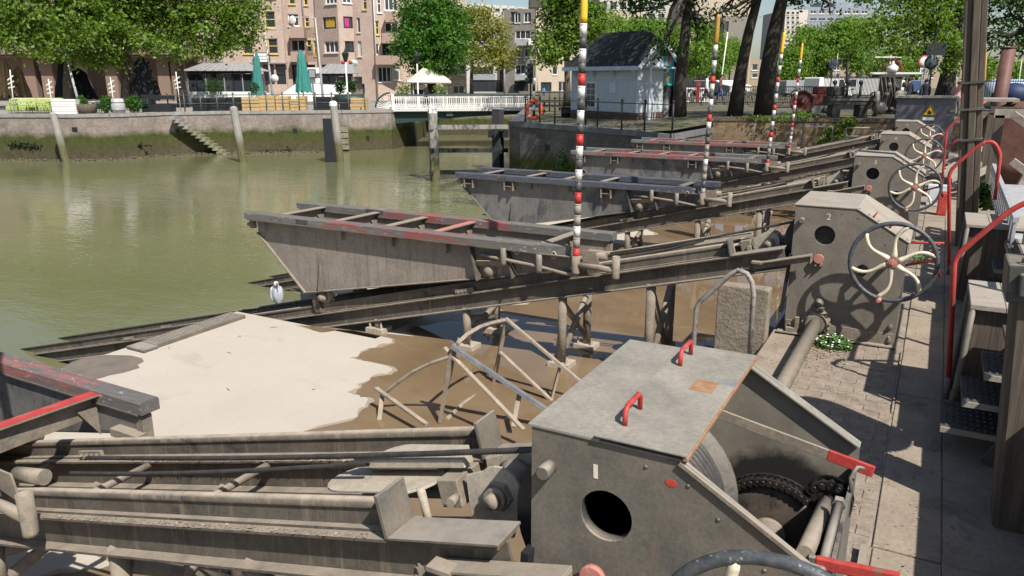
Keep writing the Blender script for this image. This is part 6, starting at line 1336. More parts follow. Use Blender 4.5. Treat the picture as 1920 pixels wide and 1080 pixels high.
def squiggle(p, w, h, n, mat, parent, name='lettering', seed=0):
    rg = random.Random(seed); mb = MB()
    for r_ in range(n):
        z = h*(.5-(r_+.5)/n)*.7; x = -w*.4
        while x < w*.4:
            l = rg.uniform(.05, .12)*w; XF(q := MB().tube([V(x, -.02, z-h*.08), V(x+l*.3, -.02, z+h*.09), V(x+l*.6, -.02, z-h*.06), V(x+l, -.02, z+h*.03)], h*.025, 4), p); k0 = len(mb.v); mb.v += q.v; mb.f += [tuple(i+k0 for i in f) for f in q.f]; mb.s += q.s; x += l+.03*w
    mb.build(name, mat, parent)
p = on_plane(490, 108, DB-.6); t = thing('wall_sign', p, 'white sign board with dark border and script above the shop windows', 'sign'); k = DB/1494
XF(mb := MB().box(-15*k, 15*k, 0, .12, -9*k, 9*k), p); mb.build('border', ironm, t); XF(mb := MB().box(-13.5*k, 13.5*k, -.015, -.001, -7.5*k, 7.5*k), p); mb.build('board', white, t); squiggle(p, 27*k, 15*k, 2, ironm, t, seed=2)
p = on_plane(585, 138, 70.5); t = thing('menu_board', p, 'black framed menu board on the white pavilion end', 'sign'); k = 70/1494; XF(mb := MB().box(-7*k, 7*k, 0, .06, -8*k, 8*k), p); mb.build('frame', ironm, t); XF(mb := MB().box(-5.5*k, 5.5*k, -.012, -.001, -6.5*k, 6.5*k), p); mb.build('board', greyp, t)
p = on_plane(585, 141, 70.7); XF(mb := MB().box(-14*k, 17*k, .08, .2, -14*k, 14*k), p); tag(mb.build('pavilion_end_panel', white), 'white boarded end of the right pavilion', 'panel')
def lamp(px, pyt, pyb, d, label, kind, lean=0, arm=1):
    g1 = ground_at(px, d, GZ); zt = zat(px, pyt, d); t = thing('street_lamp', g1, label, 'street lamp', 'street lamps'); top = V(g1.x, g1.y, zt)-RT*lean
    m_ = white if kind == 'c' else surf('galvanised pole', (.36, .36, .36), (.46, .46, .47), 5, .5) if 'galvanised pole' not in MAT else MAT['galvanised pole']
    if kind == 'c':
        MB().tube([g1, g1+V(0, 0, .5), g1+V(0, 0, .9), top-V(0, 0, .9)], [.16, .13, .06, .05], 10).build('post', m_, t)
        MB().lathe(top-V(0, 0, .95), (0, 0, 1), [(0, .05), (.1, .13), (.6, .26), (.62, .29), (.8, .1), (.9, .05), (1.0, .015)], 6, smooth=False).build('lantern', ironm, t)
        for a in range(6): r0 = .135; MB().bar(top-V(0, 0, .84)+V(.13*math.cos(a*1.047), .13*math.sin(a*1.047), 0), top-V(0, 0, .36)+V(.262*math.cos(a*1.047), .262*math.sin(a*1.047), 0), .02, .02).build('lantern_bar', ironm, t)
    else:
        MB().tube([g1, g1.lerp(top, .4), top], [.11, .085, .06], 10).build('post', m_, t); e = top+RT*1.1*arm+V(0, 0, .05); MB().tube([top, top+RT*.5*arm+V(0, 0, .04), e], .04, 8).build('arm', m_, t); MB().bar(e-RT*.1*arm, e+RT*.55*arm+V(0, 0, .03), .2, .1).build('lamp_head', m_, t)
lamp(510, 56, 186, 66, 'lamp post with a round sign, between the two teal parasols', 's', .3, 1); lamp(604, 34, 184, 66, 'tall lamp post with its arm to the left, before the white screens', 's', .25, -1); lamp(143, 96, 198, 56, 'leaning grey lamp post among the black parasols', 's', .5, -.4)
lamp(650, 92, 184, 60, 'classic lantern on a white post with flower baskets by the quay corner', 'c'); lamp(783, 96, 188, 63, 'classic lantern on a white post before the cream tent', 'c'); lamp(946, 70, 172, 105, 'slim white lamp post at the far end of the bridge', 's', 0, .2); lamp(1008, 112, 172, 110, 'small white lamp with a curved arm by the traffic light', 's', 0, -.6)
for s in (-1, 1): p = on_plane(650+7*s, 117, 60); o = MB().ball(p, .17, .15, .15, 8, 6).build('flower_basket', red); tag(o, 'red flower basket hung on the classic lantern, %s side' % ('left' if s < 0 else 'right'), 'flower basket')
p = on_plane(515, 147, 65.8); o = XF(MB().lathe((0, 0, 0), (0, -1, 0), [(0, .32), (.02, .32), (.02, 0)], 20), p).build('round_sign', offw); tag(o, 'round pale sign seen from behind on the lamp post', 'sign')
p = on_plane(663, 118, 79); t = thing('oval_sign', p, 'oval green and white hanging sign on the brick corner', 'sign'); XF(mb := MB().lathe((0, 0, 0), (0, -1, 0), [(0, .42), (.06, .42), (.06, 0)], 20), p); mb.v = [V(v.x, v.y, p.z+(v.z-p.z)*.75) for v in mb.v]; mb.build('panel', plain('pale green sign', (.45, .60, .52), .5), t); squiggle(p-FH*.08, .8, .3, 1, green_dk, t, seed=4)
for (px, d, lab) in ((637, 62, 'clipped round bush left of the classic lantern'), (659, 62, 'clipped round bush right of the classic lantern')): g1 = ground_at(px, d, GZ); shrub('round_bush', lab, [(g1+V(0, 0, 1.55), (.45, .45, .55))], 420, .09, lf_dark, px, 'clipped round bushes')
p = ground_at(653, 60, GZ); t = thing('green_kiosk_cart', p, 'low rounded dark green cart at the quay corner', 'cart'); XF(mb := MB().lathe((-1.1, 0, .55), (1, 0, 0), [(0, .1), (.05, .5), (2.1, .5), (2.2, .1)], 14), p); mb.build('rounded_top', green_dk, t); XF(mb := MB().box(-1.05, 1.05, -.45, .45, .1, .6), p); mb.build('body', boxw, t)
shrub('potted_olive', 'small olive tree in a pot before the left pavilion', [(ground_at(398, 60, GZ)+V(0, 0, 1.6), (.9, .7, .7))], 600, .08, lf_dark, 401)
shrub('potted_olive', 'small topiary tree beside the left teal parasol', [(ground_at(475, 60, GZ)+V(0, 0, 1.5), (.4, .4, .45))], 300, .08, lf_dark, 402)
# tent beyond the bridge
d = 68; t = thing('cream_tent', ground_at(800, d, GZ), 'cream peaked canvas tent beyond the bridge', 'tent')
T_ = [on_plane(x, y, dd) for x, y, dd in ((760, 154, d), (793, 127, d+1.5), (812, 138, d+2.5), (846, 155, d), (828, 137, d+4), (770, 148, d+5), (845, 150, d+5))]
mb = MB(); mb.v = T_+[p-V(0, 0, .06) for p in T_]
for f in ((0, 2, 1), (0, 3, 2), (3, 4, 2), (2, 4, 1), (1, 5, 0), (4, 5, 1), (3, 6, 4)): mb.f += [f, tuple(i+7 for i in f[::-1])]; mb.s += [False, False]
mb.build('canvas', tarp, t, fix=False)
for px in (775, 795, 838): p = on_plane(px, 170, d+.5); MB().cyl((p.x, p.y, GZ), (p.x, p.y, zat(px, 146, d)), .06, 8).build('tent_pole', offw, t)
box_bg('interior_shade', ironm, t, 770, 815, 146, 186, d+3, d+5); box_bg('counter', offw, t, 778, 800, 158, 168, d+1.4, d+2)  # black box stands in for the shade inside the tent
shrub('tent_plant', 'bushy plant in front of the brick shopfront left of the tent', [(ground_at(757, 66, GZ)+V(0, 0, 1.2), (.9, .6, .8))], 420, .1, lf_plane, 403); shrub('tent_plant', 'small plant at the right foot of the cream tent', [(ground_at(825, 66, GZ)+V(0, 0, 1.2), (.7, .5, .6))], 320, .1, lf_lime, 404)
for i, px in enumerate((722, 736, 746, 762)): table(ground_at(px, 70, GZ), red if i < 2 else plain('blue table', (.05, .16, .45), .6) if i == 2 else MAT['blue table'], ['red terrace table behind the left bridge railing', 'second red table behind the bridge railing', 'blue table behind the bridge railing', 'blue table nearest the classic lantern'][i], 'coloured tables beyond the bridge')
# traffic light, signal, lifebuoy
p = ground_at(995, 58, .5); t = thing('traffic_light', p, 'black traffic light with white marked signals at the bridge end', 'traffic light'); MB().cyl(p, p+V(0, 0, 3.2), .06, 8).build('pole', ironm, t)
c = on_plane(994, 138, 58); XF(mb := MB().box(-.22, .22, -.1, .1, -.7, .7), c); mb.build('signal_box', black, t)
for i in range(3): XF(mb := MB().lathe((-.18, -.05, .42-.42*i), (-.6, -1, 0), [(0, .12), (.18, .14), (.18, .1), (.02, .1)], 10), c); mb.build('lamp_hood', greyp, t)
p = RQ[2]+FH*.5; p = on_plane(1001, 205, p.dot(FH)); t = thing('lifebuoy', V(p.x, p.y, .55), 'orange lifebuoy on its black and white post at the quay edge', 'lifebuoy')
for i in range(7): MB().cyl((p.x, p.y, .55+.27*i), (p.x, p.y, .82+.27*i), .06, 10).build('post_band', ironm if i % 2 else white, t)
rg_ = MB().tube([V(0, 0, 0)+V(.30*math.cos(a*.2618), -.12, .36*math.sin(a*.2618)) for a in range(24)], .085, 10, closed=True); XF(rg_, p); rg_.build('ring', plain('orange lifebuoy', (.60, .10, .04), .6), t)
for a in range(4): XF(mb := MB().tube([V(.30*math.cos(x), -.12, .36*math.sin(x)) for x in (a*1.57+.7, a*1.57+.8, a*1.57+.9)], .09, 10), p); mb.build('ring_tape', offw, t)
# dark railing round the right bank
t = thing('bank_railing', RQ[3]+V(0, 0, 0), 'thin black iron railing along the curved bank before the kiosk', 'railing'); prev = None
for i, (px, py) in enumerate(((985, 229), (1012, 231), (1040, 233), (1098, 235), (1120, 238), (1165, 243), (1208, 246), (1260, 250))):
    p = on_level(px, py, .6); h = 1.0; MB().cyl(p, p+V(0, 0, h), .035, 8).ball(p+V(0, 0, h+.05), .055, n=8, m=5).build('railing_post', ironm, t)
    if prev is not None: MB().tube([prev+V(0, 0, h*.95), p+V(0, 0, h*.95)], .018, 6).tube([prev+V(0, 0, h*.5), p+V(0, 0, h*.5)], .014, 6).build('rail', ironm, t)
    prev = p
# second railing by the bridge foot
t = thing('bridge_end_railing', ground_at(1060, 44, .5), 'heavier black railing between the bridge and the kiosk', 'railing')
for i in range(5): px = 1012+19*i; p = ground_at(px, 46, .5); MB().cyl(p, p+V(0, 0, 1.25), .05, 8).build('railing_post', ironm, t)
a, b = ground_at(1005, 46, .5), ground_at(1092, 46, .5); MB().tube([a+V(0, 0, 1.15), b+V(0, 0, 1.15)], .03, 6).tube([a+V(0, 0, .6), b+V(0, 0, .6)], .025, 6).build('rail', ironm, t)
p = on_level(1040, 216, .57); t = thing('picnic_table', p, 'dark timber picnic table left of the kiosk', 'picnic table'); XF(mb := MB().box(-.8, .8, -.35, .35, .70, .75), p); mb.build('tabletop', wood, t)
for s in (-1, 1): XF(mb := MB().box(-.8, .8, .5*s-.12+.05*s, .5*s+.12+.05*s, .42, .46), p); mb.build('bench', wood, t); XF(mb := MB().bar((.55*s, -.6, 0), (.55*s, .25, .7), .08, .08).bar((.55*s, .6, 0), (.55*s, -.25, .7), .08, .08), p); mb.build('trestle_leg', wood, t)
p = on_level(1064, 221, .57); t = thing('barrel_planter', p, 'black tub planter with green plant at the kiosk corner', 'planter'); MB().lathe(p, (0, 0, 1), [(0, .3), (.5, .36), (.5, .3), (.4, .28)], 14).build('tub', ironm, t)
mb = MB(); rg = random.Random(9)
for i in range(160): q = p+V(rg.gauss(0, .16), rg.gauss(0, .16), .55+abs(rg.gauss(0, .12))); u = V(rg.gauss(0, 1), rg.gauss(0, 1), rg.gauss(0, 1)).normalized()*.07; w_ = u.cross(V(0, 0, 1)).normalized()*.04; mb.face([q-u, q+w_, q+u, q-w_])
mb.build('foliage', lf_plane, t, fix=False)
# ================================================================ kiosk, column, park machines, vehicles, people
kb = plain('pale blue boards', (.52, .56, .585), .6, var=.06); kt = plain('pale blue trim', (.50, .57, .63), .6, var=.05); roofm = surf('dark slate felt roof', (.022, .027, .028), (.042, .048, .049), 4, .95, 30, 0, .2, mark=(.16, .17, .17), mark_scale=5, mark_at=.72)
KZ = .57
ka = on_level(1071, 223, KZ); kbp = on_level(1194, 231, KZ)
kx = V(kbp.x-ka.x, kbp.y-ka.y, 0); KW = kx.length; kx.normalize(); kyv = V(-kx.y, kx.x, 0); KD = 1.9
kd = thing('harbour_kiosk', V(ka.x, ka.y, KZ), 'pale blue boarded kiosk with a dark hipped gable roof on the bank', 'kiosk')
def KP(x, y, z): return V(ka.x, ka.y, 0)+kx*x+kyv*y+V(0, 0, KZ+z)
def kbox(x0, x1, y0, y1, z0, z1): return MB().hexa([KP(x0, y0, z0), KP(x1, y0, z0), KP(x1, y1, z0), KP(x0, y1, z0), KP(x0, y0, z1), KP(x1, y0, z1), KP(x1, y1, z1), KP(x0, y1, z1)])
kh = KW/3.0
EV = 2.35; RG = 3.85; PL = .42
kbox(-.04, KW+.04, -.04, KD+.04, -.1, PL).build('plinth', plain('dark plinth brick', (.10, .065, .05), .9), kd)
kbox(0, KW, 0, KD, PL, EV).build('wall', kb, kd)
nb = int(KW/.17)
for i in range(nb): kbox(KW*i/nb+.006, KW*(i+1)/nb-.006, -.022, -.001, PL+.02, EV-.55).build('board', kb, kd)
for j in range(3): kbox(0, KW, -.022, -.001, EV-.54+.17*j, EV-.54+.17*j+.16).build('board', kb, kd)
for j in range(12): kbox(KW+.001, KW+.022, 0, KD, PL+.02+.16*j, PL+.17+.16*j).build('board', kb, kd)
for x in (0, KW-.1): kbox(x, x+.1, -.04, -.023, PL, EV).build('corner_board', kt, kd)
kbox(0, KW, -.045, -.023, EV-.60, EV-.55).build('belt_board', kt, kd)
def kwin(x0, x1, z0, z1, shut=False):
    w = kbox(x0, x1, -.05, -.023, z0, z1).build('window', white if not shut else kt, kd)
    if shut: kbox(x0+.04, x1-.04, -.058, -.051, z0+.04, z1-.04).build('shutter', plain('pale shutter', (.62, .66, .70), .6), w); return
    for i in range(2):
        for j in range(4): 
            a = x0+.05+(x1-x0-.08)*i/2; b = z0+.05+(z1-z0-.08)*j/4
            kbox(a, a+(x1-x0)/2-.07, -.058, -.051, b, b+(z1-z0)/4-.05).build('pane', glass, w)
kwin(.25*KW*.98, .40*KW, PL+.15, EV-.65); kwin(.60*KW, .70*KW, EV-1.15, EV-.65, True)
# roof: long slopes with clipped gable at the right, hip at the left
ov = .32; A = [(-ov, -ov, EV-.02), (KW+ov, -ov, EV-.02), (KW+ov, KD*.34, RG-.55), (KW*.86, KD/2, RG), (KW*.22, KD/2, RG), (KW+ov, KD*.66, RG-.55), (KW+ov, KD+ov, EV-.02), (-ov, KD+ov, EV-.02)]
pt = [KP(*a) for a in A]; lo = [p-V(0, 0, .07) for p in pt]; mb = MB(); mb.v = pt+lo
for f in ((0, 1, 2, 3, 4), (2, 5, 3), (5, 6, 7, 4, 3), (7, 0, 4)): mb.f += [f, tuple(i+8 for i in f[::-1])]; mb.s += [False]*2
for i, j in ((0, 1), (1, 2), (2, 5), (5, 6), (6, 7), (7, 0)): mb.f.append((i, i+8, j+8, j)); mb.s.append(False)
mb.build('roof', roofm, kd, fix=False)
MB().bar(KP(-ov, -ov-.02, EV-.08), KP(KW+ov, -ov-.02, EV-.08), .04, .17).build('fascia', kt, kd)
for a, b in (((KW+ov+.02, -ov, EV-.1), (KW+ov+.02, KD*.34, RG-.62)), ((KW+ov+.02, KD*.34, RG-.62), (KW+ov+.02, KD*.66, RG-.62)), ((KW+ov+.02, KD*.66, RG-.62), (KW+ov+.02, KD+ov, EV-.1))): MB().bar(KP(*a), KP(*b), .05, .16).build('barge_board', kt, kd)
mb = MB(); g_ = [KP(KW, 0, EV), KP(KW, KD, EV), KP(KW, KD*.66, RG-.62), KP(KW, KD*.34, RG-.62)]; mb.face(g_).face([p-kx*.05 for p in g_][::-1]); mb.build('gable', kb, kd, fix=False)
for x in (.3, KW*.36, KW*.66, KW-.2): 
    mb = MB(); P_ = [KP(x, -.03, EV-.5), KP(x, -.03, EV-.05), KP(x, -.38, EV-.05)]; mb.face(P_).face([p+kx*.07 for p in P_][::-1])
    for i in range(3): j = (i+1) % 3; mb.face([P_[i], P_[j], P_[j]+kx*.07, P_[i]+kx*.07])
    mb.build('eave_bracket', kt, kd)
# porch posts on the gable side
for y in (.25, KD-.12): kbox(KW+.32, KW+.42, y, y+.1, -.1, EV-.1).build('porch_post', kt, kd)
kbox(KW+.025, KW+.44, .2, KD, EV-.1, EV-.03).build('porch_beam', kt, kd)
for i in range(3): kbox(KW+.34, KW+.37, .4+.14*i, .43+.14*i, 0, .9).build('porch_baluster', white, kd)
# advertising column
g1 = ground_at(1247, 35, .6); t = thing('advertising_column', g1, 'black advertising column with a teal poster beside the elm', 'advertising column')
MB().lathe(g1, (0, 0, 1), [(0, .62), (.2, .62), (.22, .56), (2.75, .56), (2.78, .64), (2.95, .64), (3.1, .4), (3.2, 0)], 28).build('column', black, t)
c = V(g1.x, g1.y, 0); z0, z1 = zat(1245, 160, 35.4), zat(1245, 97, 35.4)
def onc(a, z, r=.575): return c+(-FH*math.cos(a)+RT*math.sin(a))*r+V(0, 0, z)
mb = MB()
for i in range(12): a0 = R(-50+6.5*i); a1 = R(-50+6.5*(i+1)); mb.face([onc(a0, z0), onc(a1, z0), onc(a1, z1), onc(a0, z1)], True)
po = mb.build('poster', plain('teal poster', (.06, .36, .42), .6), t, fix=False)
for (a, z, r, m_) in ((R(-12), z1-.32, .22, plain('poster red', (.55, .03, .05), .6)), (R(-12), (z0+z1)/2, .19, white), (R(-14), z0+.30, .20, plain('poster orange', (.75, .35, .02), .6))):
    mb = MB(); n = 18; mb.face([onc(a+r/.58*math.cos(2*math.pi*k/n), z+r*math.sin(2*math.pi*k/n), .582) for k in range(n)]); d_ = mb.build('printed_disc', m_, po, fix=False)
# ---- electrical cabinet
CX0 = at_y(1676, 230, 27.6); CX1 = at_y(1788, 230, 27.6); ct = at_y(1730, 180, 27.6).z
cab = thing('electrical_cabinet', (CX0.x, 27.6, 0), 'dark grey steel electrical cabinet with yellow flame warning triangle', 'electrical cabinet')
cg = surf('blue grey cabinet paint', (.095, .102, .115), (.125, .13, .145), 3, .5, 40, 0, .05)
MB().box(CX0.x, CX1.x, 27.62, 28.6, -.02, ct-.06).build('body', cg, cab, bevel=.01); MB().box(CX0.x-.04, CX1.x+.04, 27.5, 28.65, ct-.06, ct).build('top_lid', offw if 0 else surf('dusty cabinet lid', (.30, .28, .24), (.40, .37, .32), 4, .8), cab)
xm = (CX0.x+CX1.x)/2
for x0, x1 in ((CX0.x+.02, xm-.006), (xm+.006, CX1.x-.02)): MB().box(x0, x1, 27.59, 27.619, .06, ct-.08).build('door', cg, cab, bevel=.004)
for x in (CX0.x+.06, CX1.x-.10):
    for z in (ct-.42, .5): MB().box(x-.06, x+.06, 27.565, 27.589, z-.05, z+.05).build('hinge', steel, cab)
ty = at_y(1743, 207, 27.58); mb = MB(); mb.prism([(ty.x-.18, ty.z-.15), (ty.x+.18, ty.z-.15), (ty.x, ty.z+.17)], 27.576, 27.588); tri = mb.build('warning_triangle', plain('warning yellow', (.80, .50, .02), .5), cab)
mb = MB(); fl_ = [(-.045, -.09), (.045, -.09), (.06, -.03), (.035, .01), (.02, -.02), (0, .06), (-.035, .0), (-.06, -.03)]; mb.prism([(ty.x+a, ty.z+b-.02) for a, b in fl_], 27.5725, 27.5755); mb.build('flame_mark', black, tri)
for a, b in (((-.155, -.135), (.155, -.135)), ((.155, -.135), (0, .14)), ((0, .14), (-.155, -.135))): MB().bar((ty.x+a[0], 27.574, ty.z+a[1]), (ty.x+b[0], 27.574, ty.z+b[1]), .003, .014).build('border_line', black, tri)
MB().box(ty.x-.16, ty.x+.16, 27.58, 27.5885, ty.z-.30, ty.z-.21).build('sticker', white, cab)
# ---- thin rail frames by the retaining wall
gf = surf('grey rail pipe', (.25, .24, .22), (.36, .34, .31), 8, .6)
o = MB().tube(bendpath([at_y(1588, 272, 29), at_y(1586, 240, 29), at_y(1640, 240, 29), at_y(1640, 275, 29)], .08), .03, 8).tube([at_y(1588, 256, 29), at_y(1640, 256, 29)], .03, 8).build('pipe_railing', gf); tag(o, 'short grey pipe railing at the foot of the retaining wall by the creeper', 'railing')
o = MB().tube(bendpath([at_y(1500, 285, 29.3), at_y(1502, 237, 29.3), at_y(1562, 237, 29.3), at_y(1558, 280, 29.3)], .08), .02, 8).build('pipe_railing', gf); tag(o, 'thin pale pipe hoop in front of the retaining wall', 'railing')
o = MB().tube(bendpath([at_y(1638, 262, 26.5), at_y(1640, 245, 26.5), at_y(1672, 245, 26.5)], .06), .022, 8).build('pipe_railing', gf); tag(o, 'short pipe rail left of the farthest housing', 'railing')
o = MB().tube([at_y(1412, 268, 29.4), at_y(1416, 230, 29.4)], .02, 6).build('thin_stake', gf); tag(o, 'thin pale stake before the retaining wall', 'stake')
# ---- red stationary engine
g1 = on_level(1512, 212, .97); t = thing('red_engine', g1, 'old red stationary engine with a dark red flywheel under the trees', 'engine')
redo = surf('old brick red paint', (.15, .034, .028), (.22, .055, .045), 5, .6, 40, 0, .15); darkred = surf('dark red iron', (.07, .022, .02), (.11, .035, .03), 5, .6, 40, 0, .15)
def lb(p, *a): return XF(MB().box(*a), p)
lb(g1, -.3, .9, -.3, .3, .35, .80).build('engine_block', redo, t, bevel=.04); lb(g1, .25, .95, -.28, .28, .80, 1.12).build('fuel_tank', redo, t, bevel=.05)
XF(mb := MB().lathe((-.35, -.34, .48), (-.35, -1, 0), [(0, .12), (0, .5), (.10, .5), (.10, .42), (.05, .40), (.05, .1), (.14, .08), (.14, 0)], 30), g1); mb.build('flywheel', darkred, t)
lb(g1, -.45, 1.0, -.25, .25, .0, .34).build('sled', greyp, t)
for x in (-.1, .7): XF(mb := MB().lathe((x, -.4, .16), (0, 1, 0), [(0, .05), (0, .17), (.08, .17), (.08, .05)], 16), g1); mb.build('wheel', ironm, t)
# ---- old black machines
g1 = on_level(1600, 219, .97); t = thing('old_lathe', g1, 'long black iron machine bed with a pale flat belt wheel', 'machine'); k = g1.dot(FH)/1494
mk = surf('dark machine iron', (.03, .03, .03), (.07, .065, .058), 6, .5, 40, 0, .2)
lb(g1, -1.15, .85, -.3, .3, .45, .80).build('bed', mk, t, bevel=.02); lb(g1, -1.1, .8, -.34, -.305, .62, .70).build('slide', steel, t)
for x in (-.95, .1): lb(g1, x, x+.3, -.28, .28, 0, .45).build('stand', mk, t)
XF(mb := MB().lathe((.62, -.42, .5), (1, -.35, 0), [(-.08, .42), (-.08, .48), (.08, .48), (.08, .42), (-.08, .42)], 28, caps=False), g1); mb.build('belt_wheel', steel, t)
for i in range(6): XF(mb := MB().bar((.62, -.42, .5), V(.62, -.42, .5)+V(.33, .94, 0)*.45*math.cos(i*1.047)+V(0, 0, .45*math.sin(i*1.047)), .05, .05), g1); mb.build('wheel_spoke', mk, t)
for i in range(3): XF(mb := MB().cyl((-1.0+.5*i, -.35, .80), (-1.0+.5*i, -.35, 1.25), .05, 8).ball((-1.0+.5*i, -.35, 1.3), .09), g1); mb.build('control_rod', mk, t)
lb(g1, -1.1, -.5, -.2, .2, .80, 1.15).build('gear_box', mk, t, bevel=.05)
g1 = on_level(1662, 214, .97); t = thing('steam_winch', g1, 'tall cluttered black steam winch with a red hooped wheel and white lamp on top', 'machine')
lb(g1, -.35, .35, -.3, .3, 0, 1.5).build('column', mk, t, bevel=.04); lb(g1, -.65, .6, -.35, .35, 1.5, 1.62).build('top_plate', mk, t); lb(g1, -.9, 1.2, -.05, .05, 1.62, 1.70).build('white_beam', offw, t)
rg = random.Random(4)
for i in range(16): x, z = rg.uniform(-.5, .5), rg.uniform(.1, 1.45); XF(mb := MB().lathe((x, -.32, z), (rg.uniform(-.3, .3), -1, 0), [(0, .09), (.12, .09), (.12, .05), (.2, .05)], 10), g1); mb.build('fitting', mk if i % 3 else steel, t)
for i in range(6): x = rg.uniform(-.55, .55); XF(mb := MB().tube([V(x, -.36, .1), V(x+rg.uniform(-.2, .2), -.45, .8), V(x+rg.uniform(-.2, .2), -.36, 1.5)], .03, 7), g1); mb.build('pipe', mk, t)
XF(mb := MB().lathe((.2, -.45, .75), (0, -1, 0), [(0, .22), (.1, .22), (.1, .15), (.14, .15), (.14, 0)], 20), g1); mb.build('gauge_cover', steel, t)
XF(mb := MB().tube([V(.40*math.cos(R(200-a*22)), 0, 1.70+.46*math.sin(R(200-a*22))+.05) for a in range(11)], .05, 8), g1); mb.build('red_hoop', redo, t)
XF(mb := MB().lathe((0, 0, 1.7), (0, 0, 1), [(0, .2), (.2, .24), (.32, .1), (.36, .06), (.45, .05)], 16), g1); mb.build('white_lamp', white, t)
for sx in (-.5, .5): XF(mb := MB().lathe((sx, -.5, .25), (0, 1, 0), [(0, .05), (0, .26), (.1, .26), (.1, .05)], 18), g1); mb.build('wheel', mk, t)
# black park fence with bars behind the machines
t = thing('park_fence', ground_at(1600, 40, .95), 'tall black bar fence behind the old machines', 'fence')
fb = MB(); 
for i in range(44): p = ground_at(1546+2.6*i, 41, .95); fb.box(p.x-.014, p.x+.014, p.y-.014, p.y+.014, .95, 2.55)
tag(fb.build('fence_bar', ironm, t), kind='stuff')
a, b = ground_at(1544, 41, .95), ground_at(1662, 41, .95)
for z in (1.1, 2.45): MB().bar(V(a.x, a.y, z), V(b.x, b.y, z), .03, .05).build('fence_rail', ironm, t)
t = thing('harbour_fence', ground_at(1400, 46, .95), 'low black bar railing behind the elm trunks', 'fence'); fb = MB()
for i in range(78): p = ground_at(1292+3.3*i, 47, .95); fb.box(p.x-.014, p.x+.014, p.y-.014, p.y+.014, .9, 2.0)
tag(fb.build('fence_bar', ironm, t), kind='stuff'); a, b = ground_at(1290, 47, .95), ground_at(1548, 47, .95)
for z in (1.05, 1.95): MB().bar(V(a.x, a.y, z), V(b.x, b.y, z), .03, .05).build('fence_rail', ironm, t)
# white lattice gate with diamonds
t = thing('lattice_gate', ground_at(1315, 52, .9), 'white lattice gate with diamonds and a red post right of the kiosk elm', 'gate'); k = 52/1494
gw_ = MB()
for (xa, za, xb, zb) in ((-24, 26, 24, 26), (-24, 2, 24, 2), (-24, 2, -24, 26), (24, 2, 24, 26), (-20, 14, -8, 26), (-8, 26, 4, 14), (4, 14, -8, 2), (-8, 2, -20, 14), (4, 14, 14, 26), (14, 26, 24, 14), (24, 14, 14, 2), (14, 2, 4, 14)):
    o_ = Vector(ground_at(1312, 52, .9)); q = lambda x, z: o_+RT*x*k+V(0, 0, z*k); MB().bar(q(xa, za), q(xb, zb), .07, .09).build('lattice_bar', white, t)
p = ground_at(1310, 51.5, .9); MB().box(p.x-.1, p.x+.1, p.y-.1, p.y+.1, .9, 2.2).build('red_post', red, t)
# ---- vans and boat cover
tyre = plain('tyre rubber', (.02, .02, .021), .9)
def van(px, d, label, mat, rot, L=5.0, Hh=2.2, z=.35, nm='white_van', cat='van', g='white vans parked beyond the park'):
    g1 = ground_at(px, d, z); t = thing(nm, g1, label, cat, g); prof = [(-L/2, .35), (L/2-.05, .35), (L/2, .8), (L/2-.15, 1.1), (L/2-.95, 1.25), (L/2-1.55, Hh-.1), (L/2-1.8, Hh), (-L/2+.05, Hh), (-L/2, Hh-.1)]
    XF(mb := MB().prism(prof, -.95, .95), g1, rot); mb.build('body', mat, t, bevel=.05)
    for y in (-.965, .951): XF(mb := MB().prism([(L/2-1.6, 1.25), (L/2-1.05, 1.25), (L/2-1.6, Hh-.22), (L/2-2.2, Hh-.22), (L/2-2.2, 1.25)], y, y+.014), g1, rot); mb.build('side_window', glass, t)
    XF(mb := MB().hexa([(L/2-.93, -.8, 1.27), (L/2-.9, -.8, 1.27), (L/2-.9, .8, 1.27), (L/2-.93, .8, 1.27), (L/2-1.53, -.75, Hh-.14), (L/2-1.5, -.75, Hh-.14), (L/2-1.5, .75, Hh-.14), (L/2-1.53, .75, Hh-.14)]), g1, rot); mb.build('windscreen', glass, t)
    for x in (-L/2+.95, L/2-.95):
        for y in (-.97, .77): XF(mb := MB().lathe((x, y, .35), (0, 1, 0), [(0, .05), (0, .34), (.2, .34), (.2, .05)], 18), g1, rot); w = mb.build('wheel', tyre, t); XF(mb := MB().lathe((x, y-.005 if y < 0 else y+.2, .35), (0, 1, 0), [(0, .2), (.006, .2), (.006, 0)], 14), g1, rot); mb.build('rim', greyp, w)
    for y in (-.7, .7): XF(mb := MB().box(L/2-.04, L/2+.01, y-.15, y+.15, .85, 1.02), g1, rot); mb.build('headlight', offw, t)
van(1555, 80, 'white van seen behind the red engine, nearest the twin trunks', white, .5); van(1612, 88, 'second white van behind the fence, right of the first', white, 2.7); van(1500, 84, 'silver grey car half hidden by the twin elm trunks', greyp, .2, 4.2, 1.65, .6, 'parked_car', 'car', 'cars parked beyond the park'); van(1330, 88, 'dark car behind the lattice gate', plain('dark car paint', (.03, .035, .045), .3), .1, 4.2, 1.65, .6, 'parked_car', 'car', 'cars parked beyond the park'); van(1372, 90, 'white car seen between the second pole and the left twin trunk', white, .1, 4.2, 1.65, .6, 'parked_car', 'car', 'cars parked beyond the park'); van(1700, 92, 'blue car behind the people by the cabinet', plain('blue car paint', (.05, .09, .2), .3), 3.0, 4.2, 1.65, .6, 'parked_car', 'car', 'cars parked beyond the park'); van(1655, 90, 'pale car behind the steam winch', offw, 3.1, 4.2, 1.65, .6, 'parked_car', 'car', 'cars parked beyond the park')
t = thing('boat_cover', ground_at(1895, 40, .95), 'rounded pale blue boat cover behind the fence at the right edge', 'boat cover'); g1 = ground_at(1895, 40, .95)
